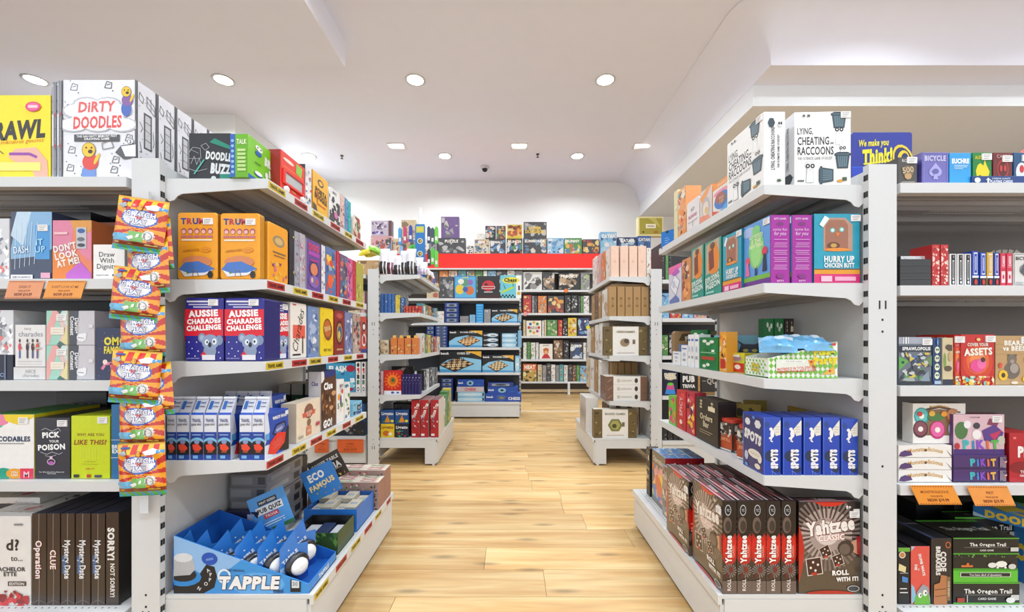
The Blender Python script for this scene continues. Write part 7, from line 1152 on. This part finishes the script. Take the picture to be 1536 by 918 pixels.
# ---- bay right of the second right gondola
z = 1.42
D['fins'] = dict(c={'F': '232326'}, F=[RC(.1, .1, .5, .3, 'c03a4a'), RC(.1, .4, .5, .6, '3a9a8a'), RC(.1, .7, .5, .9, 'd8a040')])
for i in range(3): cambox(auto('kek'[i], 'c', None, n=10), z + .04, 977 + 5.3 * i, 981.6 + 5.3 * i, 366 - 1 * i, d=3.2, t=.25, label='dark box with coloured stripes beside the second right upright, %s' % ORD[i], group='dark striped boxes') if False else cambox(auto('kek'[i], 'c', None, n=10), z, 993 + 5.3 * i, 997.6 + 5.3 * i, 364 + i, d=3.14, t=.25, label='dark box with coloured stripes right of the second right upright, %s' % ORD[i], group='dark striped boxes')
e = empty('spiky_display', (px(1012, 3.14), 3.16, z + .001)); tag(e, 'black spiky toothed game display beyond the right gondola end', 'display sign')
m = MB(); m.prism([(-.03, 0), (.14, 0), (.14, .2), (-.01, .22)] + [(-.01 - (.035 if i % 2 else 0), .22 - .02 * (i + 1)) for i in range(9)], 'y', 0, .05, '17171a'); m.obj('black_card', 'print', e)
m = MB(); paint(m, [T('MONSTER', .6, .35, .2, '3ab8a0', .8, 0, 'c03a6a', .05)], .15, .15, lambda u, v, o: ((u - .1) * .15, -.0005 - o, v * .15)); m.obj('printed_artwork', 'print', e)
shelfrow(Z3R[1], 3.14, 'second shelf, far right bay', [(992, 1004, 440, 's', 'f'), (1005, 1022, 462, 'r', 'c'), (1023, 1040, 464, 's', 'f'), (1041, 1060, 466, 'i', 'c')], w0='small game box')
shelfrow(Z3R[2], 3.14, 'third shelf, far right bay', [(992, 1002, 503, 'e', 'g'), (1003, 1030, 500, 'k', 'd'), (1031, 1060, 502, 'g', 'd')], w0='game box')
z = Z3R[3]
D['jelly'] = dict(c={'F': '182038'}, F=[EL(.5, .7, .36, .14, 'd8c8a0', 9), T('FUZZY|THINGS', .5, .72, .1, 'f0e8d8', .8, 0, '5a4a2c', .05), PG([(.15, .05), (.3, .45), (.7, .45), (.85, .05)], '3a8ad8'), PG([(.25, .22), (.3, .42), (.7, .42), (.75, .22)], 'd84a8a'), EL(.5, .42, .2, .06, '6ac83c')])
D['pubt'] = dict(c={'F': '17171a', 'R': 'c88a3c'}, F=[EL(.5, .82, .36, .08, 'eceae8'), EL(.5, .8, .33, .07, '17171a'), T('PUB', .5, .6, .2, 'eceae8', .7, 0, None, .06), T('TRIVIA', .5, .34, .12, 'eceae8', .74, 0, None, .05)])
D['pubq'] = dict(c={'F': '26221f'}, F=[T('PUB', .5, .78, .16, 'b8b0a4', .46, 0, None, .03), T('QUIZ', .5, .5, .18, 'b8b0a4', .56, 0, None, .03), LN([(.04, .5), (.18, .5)], .02, 'b8b0a4'), LN([(.82, .5), (.96, .5)], .02, 'b8b0a4'), RC(0, 0, 1, .12, '8a6a3c')])
for dn_, a, b, yt, lb in (('jelly', 994, 1017, 553, 'navy box with a rainbow jelly monster and plain lettering'), ('pubt', 1020, 1046, 552, 'black pub trivia box with white arch lettering'), ('kraft', 1047, 1050.5, 552, 'thin tan spine between the two pub games'), ('pubq', 1051.5, 1092, 550, 'black pub quiz box with chalk lettering')):
    cambox(dn_, z, a, b, yt, d=3.14, t=.08, label=lb)
for i in range(4): cambox(auto('k', 'b', None, n=6), .19, 994 + 8 * i, 1001 + 8 * i, 636, d=3.14, t=.1, label='black and white small box on the lowest shelf, %s along' % ORD[i], group='black and white small boxes')
# ---- central unit: chess sets
def chess(nm, board='5a3a24', alt='e0c494', title='', tc='f0f0f0', sky='8cc8ea', yel=True, u=.5, sc=1, men=True):
    A = [PG([(0, 0), (0, .35), (.2, .6), (.55, .72), (1, .6), (1, 0)], sky), PG([(0, 0), (0, .15), (1, .1), (1, 0)], '4a9ad0')]
    c = [(u - .36 * sc, .36), (u - .05 * sc, .07), (u + .34 * sc, .42), (u + .02, .7)]
    A.append(PG([(p[0] + (p[0] - u) * .12, p[1] + (p[1] - .36) * .12 - .02) for p in c], '2a1a12'))
    for i in range(6):
        for j in range(6):
            f = lambda a, b: ((1 - a) * (1 - b) * c[0][0] + a * (1 - b) * c[1][0] + a * b * c[2][0] + (1 - a) * b * c[3][0], (1 - a) * (1 - b) * c[0][1] + a * (1 - b) * c[1][1] + a * b * c[2][1] + (1 - a) * b * c[3][1])
            A.append(PG([f(i / 6, j / 6), f((i + 1) / 6, j / 6), f((i + 1) / 6, (j + 1) / 6), f(i / 6, (j + 1) / 6)], board if (i + j) % 2 else alt))
    if men:
        for k in range(8): A.append(RC(u - .2 + .05 * k, .46 + .015 * k, u - .185 + .05 * k, .62 + .012 * k, '2c1c14' if k % 2 else '3c2a1c')); A.append(RC(u - .22 + .05 * k, .2 + .02 * k, u - .205 + .05 * k, .33 + .02 * k, 'ecd8ac'))
    if yel: A.append(PG([(.6, 1), (1, 1), (1, .72), (.85, .86)], 'e8b02c'))
    A += [T('bench', .12, .9, .1, 'f0f0f0', .2, 0, None, .05), T(title, .58, .9, .09, tc, .5, 0, None, .03)]
    D[nm] = dict(c={'F': '15171c', 'T': '2a6ab0', 'R': '3a8ac8', 'L': '101114'}, F=A)
chess('ch1', '5a3a24', 'e0c494', 'CLASSIC GAMES'); chess('ch2', 'a05a2c', 'e8c890', 'WOODEN CHESS SET', u=.6, sc=.9); chess('ch3', '3a2018', 'd8b888', 'CHESS SET', u=.42, sc=1.1); chess('ch4', '8a6a48', 'e8d4a8', 'WOODEN CHESS', u=.5, sc=.85, men=False)
D['tubes'] = dict(c={'F': '101216', 'T': '2a3038'}, F=[EL(.6, .5, .38, .4, 'a8c8dc'), EL(.6, .5, .3, .25, 'e4eef4'), EL(.65, .45, .2, .1, '4a4a50', 6), T('bench', .14, .5, .3, 'e8e8e8', .18)])
D['tubes2'] = dict(c={'F': '8abfe0', 'T': '5aa0cc'}, F=[EL(.5, .5, .46, .42, 'b8dcf0'), RC(.3, .42, .7, .55, 'eef6fa'), RC(0, 0, .08, 1, '101216'), RC(.92, .2, .98, .8, '2a3a4c')])
D['bluestk'] = dict(c={'F': '1c3c8c', 'T': '28489a', 'R': '16307c'}, F=[RC(.15, .2, .85, .8, '8c98a8'), EL(.5, .5, .22, .2, '2c3a4c'), RC(.0, 0, 1, .1, '0e1c4c')])
D['brightblue'] = dict(c={'F': '2496dc', 'T': '3aa8e8'}, F=[RC(.15, .35, .85, .55, '8ad0f4')])
D['chessbook'] = dict(c={'F': '6ac4d4', 'R': 'e8e6e0'}, F=[RC(.75, 0, 1, 1, 'ecebe6'), EL(.5, .78, .42, .15, 'e8dc2c', 10), T('Chess', .48, .8, .15, '1a1a18', .6, 0, None, .05), T('TEACHER', .5, .7, .05, '333', .4), PG([(.05, .3), (.65, .55), (.65, .45), (.05, .2)], 'b8d83c')] + [RC(.08 * i, .02 + .07 * (i % 2), .08 * i + .08, .09 + .07 * (i % 2), '1c1c1e') for i in range(9)] + [RC(.85, .35, .93, .55, '2a2a2c'), RC(.8, .15, .95, .28, 'd8b030'), LN([(.15, .6), (.25, .4)], .03, '1c5a6a'), LN([(.6, .65), (.62, .5)], .03, '1c5a6a')])
D['jur'] = dict(c={'F': '1e1e22', 'L': '141416'}, F=[EL(.5, .56, .28, .24, 'c8202c'), RC(.2, .42, .8, .54, 'f0ece8'), RC(.22, .44, .78, .52, 'b81c24'), EL(.4, .62, .08, .06, '1e1e22', 5), RC(.3, .26, .7, .3, 'd8d4d0'), PG([(0, 0), (1, 0), (1, .2), (0, .1)], '3c1418')])
D['mons'] = dict(c={'F': '2a80c8', 'L': '1c4a80'}, F=[RC(.04, .04, .96, .96, '5aaed8'), EL(.25, .4, .2, .22, 'e8c83c'), EL(.7, .35, .2, .2, 'd8703c'), EL(.5, .7, .18, .16, '5a9a6a'), EL(.3, .75, .14, .12, 'ece8dc'), EL(.72, .72, .14, .13, '8a6ab8'), EL(.5, .4, .12, .12, '3a5ab0'), T('GAME', .5, .93, .07, 'f0e040', .5)])
dC = 5.01; z = ZC[0]
for dn_, a, b, yt, lb in ((auto('c', 'a'), 640, 658, 425, 'cream box at the left end of the chess unit top shelf'), (auto('d', 'd'), 659.5, 680.5, 415, 'dark grey box with pale figures, chess unit top shelf'), ('mons', 681.5, 714.5, 414, 'blue box with crowd of cartoon creatures, chess unit top shelf'), ('jur', 716, 749, 414, 'black box with a red round badge, chess unit top shelf'), ('chessbook', 750.5, 782, 413, 'light blue beginner chess box with yellow oval title')):
    cambox(dn_, z, a, b, yt, d=dC, t=.07, label=lb)
z = ZC[1]
def pile(dn_, z, x0, x1, yt, n, lab, d=dC, t=.2, group=None, name='chess_set', cat='chess set'):
    h = (pz(yt, d) - z) / n
    for i in range(n): cambox(dn_, z + h * i, x0, x1, 0, d=d, t=t, h=h - .001, name=name, cat=cat, label='%s, %s up the stack' % (lab, ORD[i]), group=group or lab)
pile(auto('t', 'g', None, n=8), z, 640, 655, 462, 2, 'teal box on second shelf of chess unit')
pile('bluestk', z, 667, 688, 454, 4, 'blue boxed travel chess, second shelf')
cambox(auto('w', 'a', None, n=8), z, 656, 666, 467, d=dC, t=.1, label='small pale box left of the blue chess stack')
pile(auto('g', 'd', None, n=6), z, 690, 703, 474, 2, 'low grey box right of the blue stack')
pile(auto('s', 'f', None, n=6), z, 704.5, 713, 472, 3, 'small pale blue box before the bright tower')
pile('brightblue', z, 714, 725, 456, 7, 'bright blue slim box in the tall tower')
cambox(auto('g', 'b', None, n=4), z, 726, 736, 464, d=dC, t=.1, label='plain grey upright box beside the bright blue tower')
cambox('ch1', z, 737.5, 776, 464, d=dC, t=.08, label='wide chess box with light blue sky on second shelf')
cambox('ch4', z, 777, 782, 464, d=dC, t=.15, label='narrow chess box end at the right of second shelf')
z = ZC[2]
pile('bluestk', z, 640, 651, 489, 5, 'blue travel chess box, left stack on third shelf'); pile('bluestk', z, 653, 671, 489, 7, 'blue travel chess box, tall stack on third shelf')
cambox('ch2', z, 673.5, 723.5, 496, d=dC, t=.08, label='wide wooden chess set box on third shelf with two boards')
pile('tubes', z, 724.5, 748, 499, 3, 'black chess box with grey roll picture'); pile('tubes2', z, 751, 776, 500, 3, 'pale blue chess mat box on third shelf')
cambox(auto('s', 'f', None, n=5), z, 777, 782.5, 496, d=dC, t=.1, label='pale blue upright box at the right end of third shelf')
z = ZC[3]
cambox('ch3', z, 659.5, 722, 527, d=dC, t=.08, label='largest chess set box with dark board on fourth shelf')
cambox('ch4', z, 723.5, 770.5, 533, d=dC, t=.08, label='chess box with pale wooden board on fourth shelf')
cambox('tubes2', z, 772, 780, 534, d=dC, t=.12, label='narrow blue chess box at right end of fourth shelf')
z = .204
pile('bluestk', z, 662, 679, 568, 6, 'dark blue box in the left stack on chess unit base')
pile('tubes2', z, 683, 727, 588, 2, 'long pale blue chess mat box on base')
D['redwh'] = dict(c={'F': 'c8bcc4', 'T': 'b8b0b8', 'R': '1c3c8c'}, F=[T('CHESS', .5, .5, .5, 'c83a4a', .5, 0, None, .04)])
D['boxblue'] = dict(c={'F': '1648a8', 'T': '2a68c8', 'R': '123a88'}, F=[RC(0, 0, .02, 1, '0c2c70'), T('bench', .12, .55, .26, 'f0f4fa', .18, 0, None, .05), EL(.48, .5, .13, .36, '8ac0e0'), EL(.48, .5, .07, .22, '2c3038', 4), EL(.8, .3, .1, .04, '3a70c8')])
D['boxchess'] = dict(c={'F': '1648a8', 'T': '2a68c8', 'R': '123a88'}, F=[T('bench', .12, .6, .22, 'f0f4fa', .18, 0, None, .05), EL(.44, .5, .14, .34, '3a70c8'), PG([(.3, .5), (.46, .25), (.6, .45), (.44, .75)], '20160f'), PG([(.34, .5), (.46, .3), (.56, .47), (.44, .68)], '8a8478'), T('CHESS', .8, .4, .34, 'f0f4fa', .34, 0, None, .04)])
h0 = pz(588, dC) - z
cambox('redwh', z + h0 + .001, 685, 726, 0, d=dC, t=.2, h=.062, label='flat pale box with red title above the blue mats')
cambox('boxblue', z + h0 + .065, 686, 726, 0, d=dC, t=.2, h=.085, label='blue four-in-a-row box on top of left base pile')
cambox('boxchess', z, 728, 782.0, 0, d=dC, t=.22, h=.098, label='widest blue chess box at the bottom of right base pile')
cambox('boxblue', z + .099, 731, 777, 0, d=dC, t=.2, h=.082, label='blue game box in the middle of right base pile')
cambox('bluestk', z + .182, 732, 770, 0, d=dC, t=.2, h=.05, label='navy game box on top of right base pile')
# ---- wall unit
dW = 7.23; dT2 = 7.19
z = 2.4755
I = [(645, 655.5, 357, 'g', 'd'), (656.5, 698, 357, 'd', 'd', 'PUZZLE'), (699.5, 710, 368, 'w', 'b'), (711.5, 733.5, 359, 'c', 'a', 'RISK'), (735, 758.5, 359, 'd', 'f', 'SMALL'), (760, 783.5, 358, 'k', 'c', 'MUNCH'), (784.5, 820, 357, 'd', 'a', 'SUMMONER'), (821, 845.5, 357, 's', 'f'), (846.5, 873, 357, 'e', 'c', 'SUNNY'), (874, 899, 359, 'd', 'e'), (900.5, 925, 348, 's', 'f', 'CATAN'), (926.5, 955, 356, 'n', 'f', 'CATAN'), (956.5, 976, 354, 'b', 'f', 'CATAN')]
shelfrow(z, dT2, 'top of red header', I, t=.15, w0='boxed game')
z2 = lambda y: pz(y, dT2) + .0015
for dn_, a, b, yb, yt, lb in ((auto('p', 'd', None, n=8), 661.5, 688.5, 357, 325, 'tall purple-grey box with gold side columns above the red header'), (auto('w', 'h', None, n=5), 715, 726, 359, 350, 'small pale box on the upper row above the header'), (auto('k', 'a'), 728, 743.5, 359, 339, 'dark box with figures, upper row above the header'), (auto('m', 'c'), 744.5, 758.5, 359, 339, 'brown and yellow box, upper row above header'), (auto('y', 'e', 'MUNCHKIN', '7a2a10'), 760.5, 783.5, 358, 337, 'yellow and orange box, upper row above the header'), (auto('d', 'd', 'SUPER|DUNGEON', 'e8c020', th=.18, tv=.5), 785.5, 820, 357, 333, 'tallest dark box with yellow title above the header')):
    cambox(dn_, z2(yb), a, b, yt, d=dT2, t=.12, label=lb)
z = 2.4755
D['goldbox'] = dict(c={'F': 'e4d8a0'}, F=[RC(.05, .08, .95, .92, 'a89c34'), PG([(.4, .92), (.7, .92), (.9, .4)], 'c8bc5c'), RC(.3, .4, .7, .62, 'f4ecd8'), RC(.36, .48, .64, .53, 'a08a5c'), EL(.2, .2, .05, .05, '5a4a10'), EL(.7, .2, .1, .07, 'b06a20')])
D['dragon'] = dict(c={'F': 'c8bccc', 'R': '55484c'}, F=[BZ(.02, .1, .8, .9, ['8a7a9c', '3c3448', '6a58a8', 'e4dce8', '7a6ab8'], 26, 4), RC(.84, 0, 1, 1, '6a4a50')])
shelfrow(z, dT2, 'left end of the header top', [(556, 588, 354, 'i', 'a'), (589.5, 600, 358, 'c', 'a'), (601.5, 624, 356, 'g', 'a'), (625.5, 643.5, 358, 'w', 'a')], t=.15, w0='boxed game')
cambox('dragon', z2(354), 559, 594, 332, d=dT2, t=.12, label='purple dragon-like art box, upper row left of blue clip display') if False else cambox('dragon', z2(354), 557, 587.5, 331, d=dT2, t=.12, label='pale box with purple fantasy artwork, upper row at the left end')
cambox(auto('c', 'h', None, n=12), z2(356), 602, 624, 330, d=dT2, t=.1, label='cream box behind the blue clip display, upper row')
cambox('goldbox', z2(354), 957.5, 995, 325, d=dT2, t=.14, label='gold box with white label, upper right above the header')
U = ZW
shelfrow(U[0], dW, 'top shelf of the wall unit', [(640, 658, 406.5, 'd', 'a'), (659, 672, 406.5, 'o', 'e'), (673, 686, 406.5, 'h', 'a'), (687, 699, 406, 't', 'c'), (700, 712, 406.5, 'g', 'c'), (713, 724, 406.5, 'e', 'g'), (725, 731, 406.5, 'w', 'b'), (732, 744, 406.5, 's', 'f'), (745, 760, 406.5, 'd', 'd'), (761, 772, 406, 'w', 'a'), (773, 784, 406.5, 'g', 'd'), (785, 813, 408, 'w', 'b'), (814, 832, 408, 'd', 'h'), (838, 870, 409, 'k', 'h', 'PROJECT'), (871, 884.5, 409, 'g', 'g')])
shelfrow(U[1], dW, 'second shelf of the wall unit', [(785, 797, 443, 'r', 'e'), (798, 801.5, 444, 'g', 'b'), (802, 806, 444, 'd', 'd'), (807, 820, 444, 'o', 'h'), (821.5, 846, 444, 'd', 'e'), (847, 856, 443, 'k', 'b'), (857, 866.5, 443, 'k', 'b'), (867.5, 870.5, 444, 'd', 'd'), (871, 875, 444, 'e', 'g'), (875.5, 883.5, 444, 'w', 'b')])
D['azul'] = dict(c={'F': 'ece4d4'}, F=[EL(.5 + .33 * math.cos(a), .55 + .33 * math.sin(a), .1, .1, c, 8) for a, c in zip([i * .785 for i in range(8)], ('c83a3c', '4a8a3c', 'e8a830', '3a6aa8', 'c83a3c', '6aa050', 'e8a830', 'b85a8a'))] + [T('AZUL', .5, .54, .16, '5a4a3c', .5), RC(.2, .0, .8, .04, 'c8b89c')])
D['heat'] = dict(c={'F': 'c8a058'}, F=[RC(0, .66, 1, 1, 'd85a30'), T('HEAT', .5, .82, .22, 'f4ecd8', .8, 0, '8a2c18', .06), BZ(0, 0, 1, .62, ['5a7a3c', '8aa84c', 'e8d8a0', '3a3a34'], 20, 3)])
shelfrow(U[2], dW, 'third shelf of the wall unit', [(785, 788.5, 480, 'c', 'h'), (789.5, 812, 481, 'c', 'c', None, 'box with flower ring', dict(design='azul')), (813, 816, 481, 'w', 'b'), (816.5, 819.5, 480, 'c', 'b'), (820.5, 836, 480, 'e', 'g'), (837, 843.5, 480, 'r', 'e'), (844.5, 851, 478, 'k', 'b'), (852, 865, 477, 'y', 'c'), (866.5, 883.5, 477, 'n', 'f')])
D['figure'] = dict(c={'F': 'ece6dc'}, F=[T('BOARD', .5, .9, .08, '444', .6), EL(.5, .5, .2, .2, 'e08a4c'), EL(.5, .62, .22, .12, 'c86a34'), PG([(.15, .05), (.35, .32), (.65, .32), (.85, .05)], 'c8303c'), EL(.5, .46, .1, .1, 'e8b890')])
shelfrow(U[3], dW, 'fourth shelf of the wall unit', [(785, 790, 514, 'w', 'g'), (790.6, 795.5, 513, 'e', 'g'), (796.5, 803, 514, 'w', 'g'), (803.8, 808, 514, 'w', 'b'), (809, 829, 516, 'w', 'a', None, 'box with orange-haired figure', dict(design='figure')), (830.5, 844, 510, 'm', 'h'), (845, 853.5, 511, 'k', 'd'), (855, 874, 514, 'd', 'f', 'DINO'), (875, 879, 514, 'w', 'b'), (879.5, 883.5, 514, 'g', 'b')])
sp = [(784.5, 805, 546, 'c', 'e', None, 'box with racing title', dict(design='heat'))]
for x0_, x1_, yt, c in ((806.5, 813, 547, 'c'), (813.6, 819.5, 548, 'g'), (820, 826, 545, 'd'), (826.8, 833, 547, 'w'), (833.8, 838.5, 548, 'g'), (839.2, 845.5, 547, 't'), (846.2, 851.5, 548, 'w'), (852.2, 858, 547, 'd'), (858.6, 864, 548, 'm'), (864.6, 869.5, 548, 'e'), (870, 880.5, 549, 's')): sp.append((x0_, x1_, yt, c, 'a'))
shelfrow(.227, dW, 'lowest shelf of the wall unit', sp)
# orange and coloured shelf dots on the wall unit
for x, y, c, lb in ((849, 436, 'e8782c', 'small orange starburst tag on the top wall shelf lip'), (788, 471, 'e8a0a0', 'small pink starburst tag on the second wall shelf lip'), (882, 491, 'e0d83c', 'small yellow starburst tag at the right of third wall shelf')):
    m = MB(); m.prism([(.045 * (1 if i % 2 else .65) * math.cos(i * math.pi / 8), .045 * (1 if i % 2 else .65) * math.sin(i * math.pi / 8)) for i in range(16)], 'y', 0, .003, c); o = m.obj('starburst_tag', 'print', None, (px(x, 7.19), 7.19, pz(y, 7.19))); tag(o, lb, 'price ticket')
